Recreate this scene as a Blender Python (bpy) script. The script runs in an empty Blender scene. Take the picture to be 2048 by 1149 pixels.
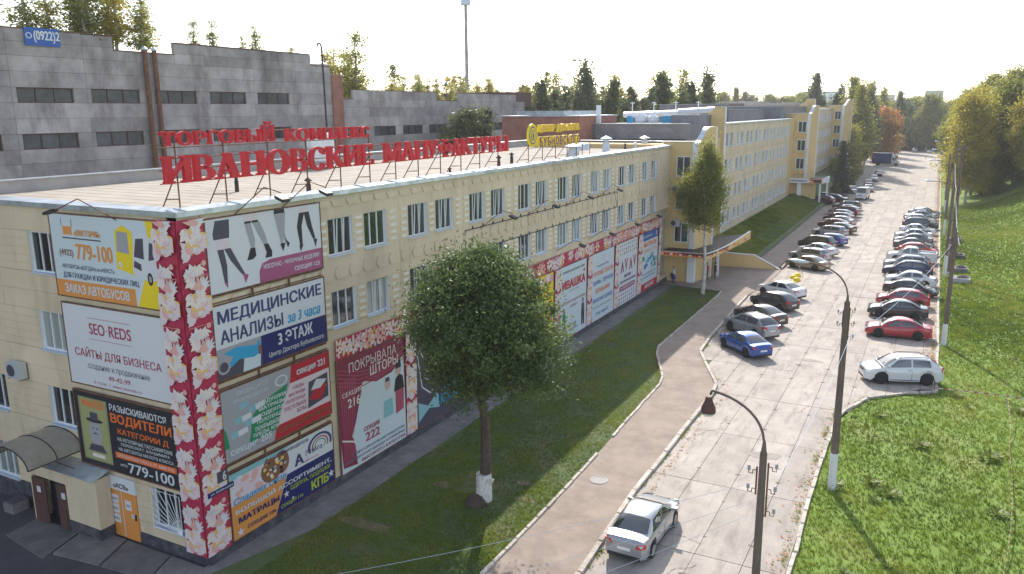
import bpy, math, random
import numpy as np
from mathutils import Vector, Matrix
R = random.Random(7)
C = bpy.context.scene
COL = C.collection
rad = math.radians
# ---------------------------------------------------------------- camera, sky, sun, exposure
def setup():
    cd = bpy.data.cameras.new('camera'); co = bpy.data.objects.new('camera', cd); COL.objects.link(co)
    Rv = Vector((0.88458931, 0.46631063, -0.00749268)); Uv = Vector((-0.09384306, 0.19371126, 0.97656)); Fv = Vector((-0.45683173, 0.8631514, -0.21511493))
    m = Matrix((Rv, Uv, -Fv)).transposed().to_4x4(); m.translation = (23.114, -18.849, 16.850)
    co.matrix_world = m
    cd.sensor_width = 36; cd.lens = 28.0; cd.clip_end = 6000; cd.clip_start = .3
    C.camera = co
    w = bpy.data.worlds.new('World'); C.world = w; w.use_nodes = True
    nt = w.node_tree; bg = nt.nodes['Background']; sk = nt.nodes.new('ShaderNodeTexSky')
    sk.sky_type = 'NISHITA'; sk.sun_disc = False; sk.sun_elevation = rad(34.9); sk.sun_rotation = rad(-24.1)
    sk.air_density = 1.0; sk.dust_density = 1.0; sk.ozone_density = 1.0
    hs = nt.nodes.new('ShaderNodeHueSaturation'); hs.inputs['Saturation'].default_value = .62; nt.links.new(sk.outputs[0], hs.inputs['Color']); nt.links.new(hs.outputs[0], bg.inputs[0]); bg.inputs[1].default_value = .15
    sl = bpy.data.lights.new('sun', 'SUN'); so = bpy.data.objects.new('sun', sl); COL.objects.link(so)
    sl.energy = 3.3; sl.angle = rad(.55); sl.color = (1, .93, .84)
    d = Vector((-.408 * math.cos(rad(34.9)), .913 * math.cos(rad(34.9)), math.sin(rad(34.9))))
    so.rotation_euler = d.to_track_quat('Z', 'Y').to_euler(); so.location = d * 80
    C.view_settings.view_transform = 'Standard'; C.view_settings.look = 'None'
    C.view_settings.exposure = 1.0; C.view_settings.gamma = 1
    C.render.engine = 'CYCLES'; C.cycles.max_bounces = 6; C.cycles.diffuse_bounces = 3; C.cycles.glossy_bounces = 3
    C.cycles.transmission_bounces = 3; C.cycles.volume_bounces = 0; C.cycles.transparent_max_bounces = 6
    C.cycles.volume_step_rate = 4
setup()
# ---------------------------------------------------------------- helpers
def tag(o, label=None, cat=None, group=None, kind=None):
    if label: o['label'] = label
    if cat: o['category'] = cat
    if group: o['group'] = group
    if kind: o['kind'] = kind
    return o
def empty(name, loc=(0, 0, 0), label=None, cat=None, group=None, rz=0):
    o = bpy.data.objects.new(name, None); COL.objects.link(o); o.location = loc; o.rotation_euler = (0, 0, rz)
    o.empty_display_size = .2
    return tag(o, label, cat, group)
def link(name, me, parent=None, loc=None, mats=None):
    o = bpy.data.objects.new(name, me); COL.objects.link(o)
    if parent: o.parent = parent
    if loc is not None: o.location = loc
    return o
def setpaint(o, mat, slot=0):
    o.material_slots[slot].link = 'OBJECT'; o.material_slots[slot].material = mat
class MB:
    def __init__(s): s.v = []; s.f = []; s.m = []; s.mats = []
    def mi(s, mat):
        if mat not in s.mats: s.mats.append(mat)
        return s.mats.index(mat)
    def add(s, vs, fs, mat):
        n = len(s.v); s.v += [tuple(v) for v in vs]; k = s.mi(mat)
        for f in fs: s.f.append([n + i for i in f]); s.m.append(k)
        return s
    def box(s, a, b, mat):
        x0, y0, z0 = a; x1, y1, z1 = b
        return s.add([(x0, y0, z0), (x1, y0, z0), (x1, y1, z0), (x0, y1, z0), (x0, y0, z1), (x1, y0, z1), (x1, y1, z1), (x0, y1, z1)],
                     [(0, 3, 2, 1), (4, 5, 6, 7), (0, 1, 5, 4), (1, 2, 6, 5), (2, 3, 7, 6), (3, 0, 4, 7)], mat)
    def quad(s, pts, mat): return s.add(pts, [tuple(range(len(pts)))], mat)
    def prism(s, pts, d, mat):
        n = len(pts); P = [Vector(p) for p in pts]; d = Vector(d)
        return s.add(P + [p + d for p in P], [tuple(range(n))[::-1], tuple(range(n, 2 * n))] + [(i, (i + 1) % n, n + (i + 1) % n, n + i) for i in range(n)], mat)
    def tube(s, pts, r, mat, n=6, r2=None, cap=True):
        P = [Vector(p) for p in pts]; rings = []; L = len(P); base = len(s.v); vs = []
        for i, p in enumerate(P):
            t = (P[min(i + 1, L - 1)] - P[max(i - 1, 0)]).normalized()
            a = t.cross(Vector((0, 0, 1)) if abs(t.z) < .9 else Vector((1, 0, 0))).normalized(); b = t.cross(a)
            rr = r if r2 is None else r + (r2 - r) * i / (L - 1)
            for k in range(n):
                th = 2 * math.pi * k / n; vs.append(p + (a * math.cos(th) + b * math.sin(th)) * rr)
        fs = []
        for i in range(L - 1):
            for k in range(n):
                fs.append((i * n + k, i * n + (k + 1) % n, (i + 1) * n + (k + 1) % n, (i + 1) * n + k))
        if cap: fs.append(tuple(range(n))[::-1]); fs.append(tuple(range((L - 1) * n, L * n)))
        return s.add(vs, fs, mat)
    def lathe(s, c, prof, mat, n=12, axis='z'):
        vs = []; L = len(prof)
        for (r, h) in prof:
            for k in range(n):
                th = 2 * math.pi * k / n; a, b = r * math.cos(th), r * math.sin(th)
                vs.append((c[0] + a, c[1] + b, c[2] + h) if axis == 'z' else (c[0] + a, c[1] + h, c[2] + b) if axis == 'y' else (c[0] + h, c[1] + a, c[2] + b))
        fs = [(i * n + k, i * n + (k + 1) % n, (i + 1) * n + (k + 1) % n, (i + 1) * n + k) for i in range(L - 1) for k in range(n)]
        fs += [tuple(range(n))[::-1], tuple(range((L - 1) * n, L * n))]
        return s.add(vs, fs, mat)
    def mesh(s, name, smooth=False):
        me = bpy.data.meshes.new(name); me.from_pydata(s.v, [], s.f)
        for m in s.mats: me.materials.append(m)
        me.polygons.foreach_set('material_index', s.m)
        if smooth: me.polygons.foreach_set('use_smooth', [True] * len(s.f))
        me.update(); return me
    def build(s, name, parent=None, loc=None, smooth=False): return link(name, s.mesh(name, smooth), parent, loc)
def np_mesh(name, V, F, mats, smooth=False, tint=None):
    me = bpy.data.meshes.new(name); k = F.shape[1]
    me.vertices.add(len(V)); me.vertices.foreach_set('co', V.astype(np.float32).ravel())
    me.loops.add(F.size); me.loops.foreach_set('vertex_index', F.astype(np.int32).ravel())
    me.polygons.add(len(F)); me.polygons.foreach_set('loop_start', np.arange(0, F.size, k, dtype=np.int32))
    me.polygons.foreach_set('use_smooth', np.full(len(F), smooth))
    if tint is not None:
        a = me.attributes.new('tint', 'FLOAT', 'POINT'); a.data.foreach_set('value', tint.astype(np.float32))
    for m in mats: me.materials.append(m)
    me.update(calc_edges=True); return me
# ---------------------------------------------------------------- materials
def mat(name, col, rough=.8, metal=0, var=0.0, vscale=1.0, col2=None, spec=.5, objvar=0, bump=0, bscale=8, coat=0, fine=0, dirt=None):
    m = bpy.data.materials.new(name); m.use_nodes = True; nt = m.node_tree; b = nt.nodes['Principled BSDF']; N = nt.nodes.new; Lk = nt.links.new
    b.inputs['Roughness'].default_value = rough; b.inputs['Metallic'].default_value = metal
    b.inputs['Specular IOR Level'].default_value = spec; b.inputs['Coat Weight'].default_value = coat; b.inputs['Coat Roughness'].default_value = .05
    c = (*col, 1); b.inputs['Base Color'].default_value = c
    out = None
    if var or col2 or objvar or bump or fine or dirt:
        g = N('ShaderNodeNewGeometry')
    if var or col2:
        nz = N('ShaderNodeTexNoise'); nz.inputs['Scale'].default_value = vscale; nz.inputs['Detail'].default_value = 5; nz.inputs['Roughness'].default_value = .65
        Lk(g.outputs['Position'], nz.inputs['Vector'])
        cr = N('ShaderNodeValToRGB'); cr.color_ramp.elements[0].position = .33; cr.color_ramp.elements[1].position = .67
        c2 = (*col2, 1) if col2 else tuple(min(1, x * (1 + var)) for x in col) + (1,)
        c1 = c if col2 else tuple(x * (1 - var) for x in col) + (1,)
        cr.color_ramp.elements[0].color = c1; cr.color_ramp.elements[1].color = c2
        Lk(nz.outputs[0], cr.inputs[0]); out = cr.outputs[0]
    def mul(prev, fac_out, lo, hi):
        mr = N('ShaderNodeMapRange'); mr.inputs['To Min'].default_value = lo; mr.inputs['To Max'].default_value = hi; Lk(fac_out, mr.inputs['Value'])
        mx = N('ShaderNodeMix'); mx.data_type = 'RGBA'; mx.blend_type = 'MULTIPLY'; mx.inputs[0].default_value = 1
        if prev is None: mx.inputs[6].default_value = c
        else: Lk(prev, mx.inputs[6])
        Lk(mr.outputs[0], mx.inputs[7]); return mx.outputs[2]
    if objvar:
        oi = N('ShaderNodeObjectInfo'); out = mul(out, oi.outputs['Random'], 1 - objvar, 1 + objvar)
    if fine:
        n3 = N('ShaderNodeTexNoise'); n3.inputs['Scale'].default_value = 35; n3.inputs['Detail'].default_value = 3; Lk(g.outputs['Position'], n3.inputs['Vector']); out = mul(out, n3.outputs[0], 1 - fine, 1 + fine)
    if dirt:
        n4 = N('ShaderNodeTexNoise'); n4.inputs['Scale'].default_value = dirt[0]; n4.inputs['Detail'].default_value = 6; n4.inputs['Roughness'].default_value = .7
        mp = N('ShaderNodeMapping'); mp.inputs['Scale'].default_value = dirt[3] if len(dirt) > 3 else (1, 1, 1); Lk(g.outputs['Position'], mp.inputs[0]); Lk(mp.outputs[0], n4.inputs['Vector'])
        r4 = N('ShaderNodeMapRange'); r4.inputs['From Min'].default_value = .5; r4.inputs['From Max'].default_value = .72; r4.inputs['To Max'].default_value = dirt[2]; Lk(n4.outputs[0], r4.inputs['Value'])
        mx = N('ShaderNodeMix'); mx.data_type = 'RGBA'; Lk(r4.outputs[0], mx.inputs[0]); mx.inputs[7].default_value = (*dirt[1], 1)
        if out is None: mx.inputs[6].default_value = c
        else: Lk(out, mx.inputs[6])
        out = mx.outputs[2]
    if out is not None: Lk(out, b.inputs['Base Color'])
    if bump:
        n2 = N('ShaderNodeTexNoise'); n2.inputs['Scale'].default_value = bscale; n2.inputs['Detail'].default_value = 6; Lk(g.outputs['Position'], n2.inputs['Vector'])
        bp = N('ShaderNodeBump'); bp.inputs['Strength'].default_value = bump; bp.inputs['Distance'].default_value = .02; Lk(n2.outputs[0], bp.inputs['Height']); Lk(bp.outputs[0], b.inputs['Normal'])
    return m
def brickmat(name, c1, c2, mortar, sc=1.0):
    m = bpy.data.materials.new(name); m.use_nodes = True; nt = m.node_tree; b = nt.nodes['Principled BSDF']; b.inputs['Roughness'].default_value = .9
    g = nt.nodes.new('ShaderNodeNewGeometry'); sx = nt.nodes.new('ShaderNodeSeparateXYZ'); cx = nt.nodes.new('ShaderNodeCombineXYZ'); ad = nt.nodes.new('ShaderNodeMath')
    nt.links.new(g.outputs['Position'], sx.inputs[0]); nt.links.new(sx.outputs[0], ad.inputs[0]); nt.links.new(sx.outputs[1], ad.inputs[1]); nt.links.new(ad.outputs[0], cx.inputs[0]); nt.links.new(sx.outputs[2], cx.inputs[1])
    br = nt.nodes.new('ShaderNodeTexBrick'); br.inputs['Color1'].default_value = (*c1, 1); br.inputs['Color2'].default_value = (*c2, 1); br.inputs['Mortar'].default_value = (*mortar, 1)
    br.inputs['Scale'].default_value = sc; br.inputs['Brick Width'].default_value = .26; br.inputs['Row Height'].default_value = .085; br.inputs['Mortar Size'].default_value = .008
    nt.links.new(cx.outputs[0], br.inputs['Vector'])
    nz = nt.nodes.new('ShaderNodeTexNoise'); nz.inputs['Scale'].default_value = .8; nz.inputs['Detail'].default_value = 6; nt.links.new(g.outputs['Position'], nz.inputs['Vector'])
    mr = nt.nodes.new('ShaderNodeMapRange'); mr.inputs['To Min'].default_value = .55; mr.inputs['To Max'].default_value = 1.35; nt.links.new(nz.outputs[0], mr.inputs['Value'])
    mx = nt.nodes.new('ShaderNodeMix'); mx.data_type = 'RGBA'; mx.blend_type = 'MULTIPLY'; mx.inputs[0].default_value = 1; nt.links.new(br.outputs[0], mx.inputs[6]); nt.links.new(mr.outputs[0], mx.inputs[7])
    nt.links.new(mx.outputs[2], b.inputs['Base Color']); return m
def leafmat(name, cols, trans=.45):
    m = bpy.data.materials.new(name); m.use_nodes = True; nt = m.node_tree; b = nt.nodes['Principled BSDF']; b.inputs['Roughness'].default_value = .5; b.inputs['Specular IOR Level'].default_value = .35
    at = nt.nodes.new('ShaderNodeAttribute'); at.attribute_name = 'tint'; cr = nt.nodes.new('ShaderNodeValToRGB')
    cr.color_ramp.elements[0].color = (*cols[0], 1); cr.color_ramp.elements[1].color = (*cols[-1], 1)
    for i, cc in enumerate(cols[1:-1]): e = cr.color_ramp.elements.new((i + 1) / (len(cols) - 1)); e.color = (*cc, 1)
    oi = nt.nodes.new('ShaderNodeObjectInfo'); mr = nt.nodes.new('ShaderNodeMapRange'); mr.inputs['To Min'].default_value = -.12; mr.inputs['To Max'].default_value = .12; nt.links.new(oi.outputs['Random'], mr.inputs['Value'])
    ad = nt.nodes.new('ShaderNodeMath'); nt.links.new(at.outputs['Fac'], ad.inputs[0]); nt.links.new(mr.outputs[0], ad.inputs[1]); nt.links.new(ad.outputs[0], cr.inputs[0])
    nt.links.new(cr.outputs[0], b.inputs['Base Color'])
    tr = nt.nodes.new('ShaderNodeBsdfTranslucent'); nt.links.new(cr.outputs[0], tr.inputs[0]); ms = nt.nodes.new('ShaderNodeMixShader'); ms.inputs[0].default_value = trans
    nt.links.new(b.outputs[0], ms.inputs[1]); nt.links.new(tr.outputs[0], ms.inputs[2]); nt.links.new(ms.outputs[0], nt.nodes['Material Output'].inputs[0]); return m
M = {}
M['beige'] = mat('beige_stucco', (.635, .525, .375), .9, var=.09, vscale=.35, objvar=.03, fine=.06, bump=.3, bscale=14, dirt=(.7, (.36, .28, .19), .5, (1, 1, .25)))
M['block'] = mat('pale_relief', (.74, .69, .60), .9, var=.08, vscale=.8)
M['yellow'] = mat('yellow_plaster', (.64, .465, .225), .9, var=.07, vscale=.4, fine=.05, dirt=(.5, (.40, .26, .12), .3, (1, 1, .3)))
M['whitep'] = mat('white_paint', (.74, .76, .80), .7, var=.06, vscale=1)
M['joint'] = mat('joint_sealant', (.22, .15, .09), .9)
M['plinth'] = mat('dark_plinth', (.055, .055, .075), .8, var=.4, vscale=2, dirt=(1.5, (.2, .19, .17), .6))
M['sill'] = mat('sill_metal', (.55, .62, .72), .45, metal=.2)
M['wframe'] = mat('white_window_frame', (.72, .74, .76), .4)
M['flash'] = mat('galvanised_flashing', (.50, .55, .60), .3, metal=.55, var=.25, vscale=1.3)
M['roof'] = mat('roof_felt', (.345, .30, .248), .9, var=.16, vscale=.5, fine=.14, dirt=(.25, (.2, .17, .15), .5, (2.5, .4, 1)))
M['seam'] = mat('felt_seam', (.325, .283, .235), .9, var=.2, vscale=1)
M['conc'] = mat('grey_concrete', (.34, .315, .305), .95, var=.28, vscale=.45, objvar=.17, fine=.14, bump=.6, bscale=6, dirt=(.45, (.14, .12, .12), .8, (1, 1, .35)))
M['conc2'] = mat('light_concrete', (.40, .38, .36), .9, var=.12, vscale=1, objvar=.06)
M['brown'] = mat('brown_frame', (.10, .045, .04), .7)
M['rust'] = mat('rusty_steel', (.16, .075, .045), .8, var=.4, vscale=3)
M['black'] = mat('black_metal', (.025, .025, .028), .6)
M['greybrick'] = brickmat('grey_silicate_brick', (.20, .20, .23), (.26, .25, .28), (.14, .14, .15))
M['redbrick'] = brickmat('red_brick', (.30, .10, .07), (.36, .14, .09), (.28, .22, .19))
M['tar'] = mat('tar', (.03, .022, .024), .6)
M['red'] = mat('red_sign_metal', (.56, .008, .022), .5, var=.14, vscale=2, dirt=(2, (.6, .06, .07), .35))
M['slab'] = mat('concrete_slab', (.385, .34, .30), .9, var=.16, vscale=.55, objvar=.10, fine=.16, bump=.5, bscale=9, dirt=(1.1, (.20, .175, .155), .8, (1.6, .3, 1)))
M['patch'] = mat('worn_patch', (.32, .285, .255), .95, var=.2, vscale=3, fine=.2, dirt=(2.5, (.36, .32, .28), .8))
M['roadbase'] = mat('road_joint_fill', (.14, .12, .10), .95, var=.4, vscale=2)
M['walk'] = mat('old_asphalt', (.29, .232, .192), .95, var=.18, vscale=.6, fine=.2, bump=.5, bscale=12, dirt=(1.0, (.38, .31, .25), .7))
M['asph'] = mat('dark_asphalt', (.07, .068, .078), .95, var=.2, vscale=.5, fine=.15)
M['apron'] = mat('apron_concrete', (.17, .16, .16), .95, var=.25, vscale=1, objvar=.15, fine=.12, dirt=(1.2, (.08, .08, .07), .6))
M['kerb'] = mat('whitewashed_kerb', (.50, .45, .39), .9, var=.25, vscale=4, objvar=.12, dirt=(3, (.24, .20, .17), .8))
M['kerbg'] = mat('bare_kerb', (.30, .26, .23), .9, var=.25, vscale=3, objvar=.15)
def grassmat(name, c, dry):
    m = mat(name, c, .95, col2=tuple(x * 1.35 for x in c), vscale=.35, fine=.35, dirt=(.22, dry, .75)); return m
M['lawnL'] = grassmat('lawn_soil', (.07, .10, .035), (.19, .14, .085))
M['lawnR'] = grassmat('meadow', (.12, .19, .025), (.24, .23, .07))
M['soil'] = mat('bare_soil', (.20, .15, .11), .95, var=.2, vscale=1)
M['blade'] = leafmat('grass_blades', [(.08, .12, .015), (.15, .21, .02), (.23, .29, .035), (.34, .31, .09)], .5)
M['bark'] = mat('dark_bark', (.075, .055, .045), .95, var=.35, vscale=4, bump=.8, bscale=12)
M['lime'] = mat('limewash', (.62, .60, .58), .9, dirt=(7, (.12, .10, .09), .95, (1, 1, .5)))
M['birchbark'] = mat('birch_bark', (.52, .50, .47), .8, dirt=(3, (.05, .045, .04), 1.0, (1, 1, 2.5)))
M['tank'] = mat('white_tank', (.7, .72, .74), .3, var=.1, vscale=2)
M['polec'] = mat('pole_concrete', (.15, .11, .095), .9, var=.2, vscale=2, bump=.3)
M['polew'] = mat('pole_whitewash', (.66, .66, .68), .85, var=.06, vscale=3)
M['lamph'] = mat('lamp_housing', (.55, .58, .62), .35, metal=.3)
M['tyre'] = mat('tyre_rubber', (.018, .018, .02), .85)
M['rim'] = mat('alloy_rim', (.42, .43, .45), .4, metal=.25)
M['carglass'] = mat('car_glass', (.018, .022, .026), .03, spec=.5); M['carglass'].node_tree.nodes['Principled BSDF'].inputs['IOR'].default_value = 2.1
M['trim'] = mat('black_trim', (.02, .02, .022), .55)
M['tail'] = mat('tail_light_red', (.50, .015, .02), .15, spec=.7)
M['head'] = mat('head_light', (.6, .63, .66), .1, metal=.4)
M['plate'] = mat('number_plate', (.7, .7, .68), .5)
M['cwhite'] = mat('print_white', (.62, .63, .66), .6)
for k, c in dict(pnavy=(.012, .015, .12), pred=(.45, .012, .03), pyel=(.80, .60, .01), porg=(.68, .27, .06), pblk=(.018, .016, .024), pmag=(.35, .08, .18), pgrn=(.01, .22, .10), pgry=(.34, .33, .36),
                 plgt=(.55, .62, .66), pgold=(.75, .48, .16), pcream=(.74, .64, .60), ppink=(.70, .38, .34), plime=(.42, .48, .04), pcyan=(.03, .32, .55), pblue=(.02, .10, .38), pdk=(.07, .06, .09), pskin=(.55, .38, .32),
                 pwine=(.22, .02, .06), pwine2=(.38, .07, .12), pteal=(.22, .45, .50), pkhaki=(.33, .34, .15), pbrwn=(.22, .10, .05), ptext=(.05, .055, .16), pgtx=(.16, .16, .2), purple=(.13, .04, .25), xcrim=(.44, .025, .075), pdgrn=(.02, .07, .03), porange=(.75, .15, .02), ppale=(.68, .56, .60)).items():
    M[k] = mat('print_' + k[1:], c, .55)
# window panes: dark reflecting glass; a few with blinds or curtains behind
def glassmat():
    m = bpy.data.materials.new('window_glass'); m.use_nodes = True; nt = m.node_tree; b = nt.nodes['Principled BSDF']; b.inputs['Roughness'].default_value = .04; b.inputs['Specular IOR Level'].default_value = .5; b.inputs['IOR'].default_value = 1.9
    oi = nt.nodes.new('ShaderNodeObjectInfo'); cr = nt.nodes.new('ShaderNodeValToRGB'); cr.color_ramp.interpolation = 'CONSTANT'
    E = cr.color_ramp.elements; E[0].color = (.012, .014, .018, 1); E[1].position = .45; E[1].color = (.03, .035, .04, 1)
    for p, c in ((.6, (.018, .03, .024, 1)), (.72, (.16, .20, .19, 1)), (.82, (.02, .02, .03, 1)), (.9, (.30, .32, .31, 1))): e = E.new(p); e.color = c
    nt.links.new(oi.outputs['Random'], cr.inputs[0]); nt.links.new(cr.outputs[0], b.inputs['Base Color']); return m
M['glass'] = glassmat()
M['oldglass'] = mat('dusty_glass', (.06, .065, .075), .25, var=.5, vscale=.8, objvar=.3)
# ---------------------------------------------------------------- text
_tc = {}
def text_mesh(body, bold=0.0, ext=0.0, shear=0.0, res=3):
    key = (body, bold, ext, shear)
    if key in _tc: return _tc[key]
    cu = bpy.data.curves.new('lettering', 'FONT'); cu.body = body; cu.extrude = ext; cu.shear = shear; cu.resolution_u = res; cu.space_line = .95
    o = bpy.data.objects.new('lettering', cu); COL.objects.link(o); bpy.context.view_layer.update()
    me = bpy.data.meshes.new_from_object(o.evaluated_get(bpy.context.evaluated_depsgraph_get())); bpy.data.objects.remove(o)
    V = np.empty(len(me.vertices) * 3, np.float32); me.vertices.foreach_get('co', V); V = V.reshape(-1, 3)
    if bold > .004 and not ext:      # heavier strokes: the outline laid down again, shifted a little
        Fp = [tuple(p.vertices) for p in me.polygons]; nv = len(V); b_ = bold * 1.1; VV = []; FF = []
        for k, (dx, dy) in enumerate(((0, 0), (-b_, -b_ * .5), (b_, b_ * .5), (-b_, b_ * .5), (b_, -b_ * .5))):
            W_ = V.copy(); W_[:, 0] += dx; W_[:, 1] += dy; W_[:, 2] = .0004 * k; VV.append(W_); FF += [tuple(i + nv * k for i in f) for f in Fp]
        V = np.concatenate(VV); me = bpy.data.meshes.new('lettering'); me.from_pydata(V.tolist(), [], FF)
        lo, hi = V.min(0), V.max(0); zz = V[:, 2].copy(); V = (V - lo) / np.where(hi - lo < 1e-6, 1, hi - lo); V[:, 2] = zz; _tc[key] = (me, V); return _tc[key]
    lo, hi = V.min(0), V.max(0); s = np.where(hi - lo < 1e-6, 1, hi - lo); V = (V - lo) / s
    _tc[key] = (me, V); return _tc[key]
class Sign:
    """a board in a vertical plane: O lower-left corner, U rightwards, N outwards"""
    def __init__(s, name, O, U, w, h, base, label, cat='billboard', frame=True, group=None, th=.05):
        s.O = Vector(O); s.U = Vector(U).normalized(); s.Z = Vector((0, 0, 1)); s.N = s.U.cross(s.Z); s.w = w; s.h = h
        s.root = empty(name, s.O, label, cat, group); s.pic = MB(); s.n = 0
        b = MB(); P = [s.p(0, 0, -th), s.p(1, 0, -th), s.p(1, 1, -th), s.p(0, 1, -th)]
        b.prism(P, s.N * th, base); b.build('board', s.root)
        if frame:
            f = MB(); e = .05
            for (u0, v0, u1, v1) in ((-e / w, 1, 1 + e / w, 1 + e / h), (-e / w, -e / h, 1 + e / w, 0), (-e / w, 0, 0, 1), (1, 0, 1 + e / w, 1)):
                f.prism([s.p(u0, v0, -.06), s.p(u1, v0, -.06), s.p(u1, v1, -.06), s.p(u0, v1, -.06)], s.N * .075, M['rust'])
            f.build('frame', s.root)
    def p(s, u, v, d=0): return s.U * (u * s.w) + s.Z * (v * s.h) + s.N * d
    def poly(s, pts, m, layer=1): s.n += 1; s.pic.quad([s.p(u, v, .003 + 0.0002 * s.n) for u, v in pts], m); return s
    def rect(s, u0, v0, u1, v1, m, layer=1): return s.poly([(u0, v0), (u1, v0), (u1, v1), (u0, v1)], m, layer)
    def ell(s, u, v, ru, rv, m, layer=1, n=16, a0=0): return s.poly([(u + ru * math.cos(a0 + 2 * math.pi * k / n), v + rv * math.sin(a0 + 2 * math.pi * k / n)) for k in range(n)], m, layer)
    def line(s, pts, wd, m, layer=2):
        for (a, b), (c, d) in zip(pts[:-1], pts[1:]):
            A = Vector((a * s.w, b * s.h)); B = Vector((c * s.w, d * s.h)); t = (B - A).normalized(); n = Vector((-t.y, t.x)) * wd / 2
            s.poly([(q.x / s.w, q.y / s.h) for q in (A - n, B - n, B + n, A + n)], m)
        return s
    def text(s, body, u0, v0, u1, v1, m, layer=4, bold=.012, ext=0, name='lettering', slope=0, shear=0, d=0):
        me0, V = text_mesh(body, bold, ext, shear); me = me0.copy(); me.name = name
        P = np.empty_like(V); uu = u0 + (u1 - u0) * V[:, 0]; vv = v0 + (v1 - v0) * V[:, 1] + slope * (uu - u0)
        dd = d + .006 + 0.0002 * s.n + V[:, 2] * (ext * 2 if ext else 1)
        for k in range(3): P[:, k] = s.U[k] * uu * s.w + s.Z[k] * vv * s.h + s.N[k] * dd
        me.vertices.foreach_set('co', P.ravel()); me.materials.clear(); me.materials.append(m); me.update()
        o = link(name, me, s.root); return o
    def done(s, name='printed_picture'):
        if s.pic.v: s.pic.build(name, s.root)
        return s.root
# ---------------------------------------------------------------- the main building
B = empty('trading_building', (0, 0, 0), 'long cream and yellow trading building with banners, curved yellow pylons and flat felt roof', 'building')
WY = [(.75, 2.45), (3.25, 4.95)]                                   # windows in a 6 m bay
def facade_meshes():
    d = {}
    # pier with relief blocks, local: x out, y width, z height 1.65
    for nm, w in (('a', .75), ('m', .8), ('b', 1.05)):
        mb = MB(); mb.box((-.3, 0.004 if nm == 'a' else 0, 0), (0, w - (.004 if nm == 'b' else 0), 1.65), M['beige'])
        for k in range(5):
            z = .33 * k + .045
            c0 = .06 if nm != 'a' else .1; c1 = w - .06 if nm != 'b' else w - .1
            mb.box((0, c0, z), (.022, c1, z + .25), M['beige'])
            mid = (c0 + c1) / 2; hw = min(.22, (c1 - c0) * .36)
            mb.box((.022, mid - hw, z + .06), (.034, mid + hw, z + .19), M['block'])
        d['pier' + nm] = mb.mesh('pier')
    mb = MB(); mb.box((-.3, .012, 0), (0, 5.988, 1.6), M['beige']); mb.box((-.3, -.012, 0), (-.02, .012, 1.6), M['joint'])
    mb.box((0, .012, .0), (.015, 5.988, .1), M['beige'])
    d['spandrel'] = mb.mesh('facade_panel')
    mb = MB(); mb.box((-.3, .012, 0), (0, 5.988, 1.15), M['beige']); mb.box((-.3, -.012, 0), (-.02, .012, 1.15), M['joint']); mb.box((0, .012, .78), (.02, 5.988, .82), M['beige'])
    d['top'] = mb.mesh('facade_panel')
    def hexa(mb, y, z, w=.46, h=.29, t=.05):
        mb.prism([(0, y - w, z), (0, y - w * .72, z - h), (0, y + w * .72, z - h), (0, y + w, z), (0, y + w * .72, z + h), (0, y - w * .72, z + h)], (t, 0, 0), M['beige'])
    mb = MB(); hexa(mb, 0, 0); d['hex'] = mb.mesh('hexagon_relief')
    mb = MB(); mb.prism([(0, -.46, 0), (0, -.33, -.26), (0, .33, -.26), (0, .46, 0), (0, .46, .03), (0, -.46, .03)], (.05, 0, 0), M['beige']); d['trap'] = mb.mesh('trapezoid_relief')
    mb = MB(); mb.box((-.3, .012, 0), (0, 5.988, 1.6), M['beige']); mb.box((-.3, -.012, 0), (-.02, .012, 1.6), M['joint'])
    for k in range(6): hexa(mb, .5 + k, .8)
    d['spandrelhex'] = mb.mesh('facade_panel')
    # window: frame with three lights
    def win(w, h, n=3, open_=False):
        f = MB(); t = .06
        f.box((-.2, 0, 0), (-.12, w, t), M['wframe']); f.box((-.2, 0, h - t), (-.12, w, h), M['wframe'])
        for k in range(n + 1):
            y = (w - t) * k / n; f.box((-.2, y, t), (-.12, y + t, h - t), M['wframe'])
        f.box((-.21, w, 0), (.01, w + .012, h), M['wframe']) if False else None
        if open_:
            y0 = (w - t) / n + t; f.prism([(-.11, y0, t), (-.11, y0 + .05, t), (-.02, y0 + .05, h - t), (-.02, y0, h - t)], (.03, 0, 0), M['wframe'])
            f.prism([(-.11, y0 + w / n - .1, t), (-.11, y0 + w / n - .05, t), (-.02, y0 + w / n - .05, h - t), (-.02, y0 + w / n - .1, h - t)], (.03, 0, 0), M['wframe'])
        g = MB(); g.box((-.18, t * .5, t * .5), (-.165, w - t * .5, h - t * .5), M['glass'])
        s = MB(); s.box((-.12, -.03, -.06), (.09, w + .03, 0), M['sill'])
        rv = MB(); rv.box((-.12, w - .012, 0), (0, w, h), M['whitep']); rv.box((-.12, 0, 0), (0, .01, h), M['whitep'])
        return f.mesh('window'), g.mesh('pane'), s.mesh('sill'), rv.mesh('reveal')
    d['win'] = win(1.7, 1.65); d['wino'] = win(1.7, 1.65, 3, True)
    return d
FM = facade_meshes()
def window(loc, key='win', rz=0, parent=B, sub=True):
    ms = FM[key]; w = link('window', ms[0], parent, loc); w.rotation_euler.z = rz
    link('pane', ms[1], w); link('sill', ms[2], w)
    if sub: link('reveal', ms[3], w)
    return w
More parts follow.
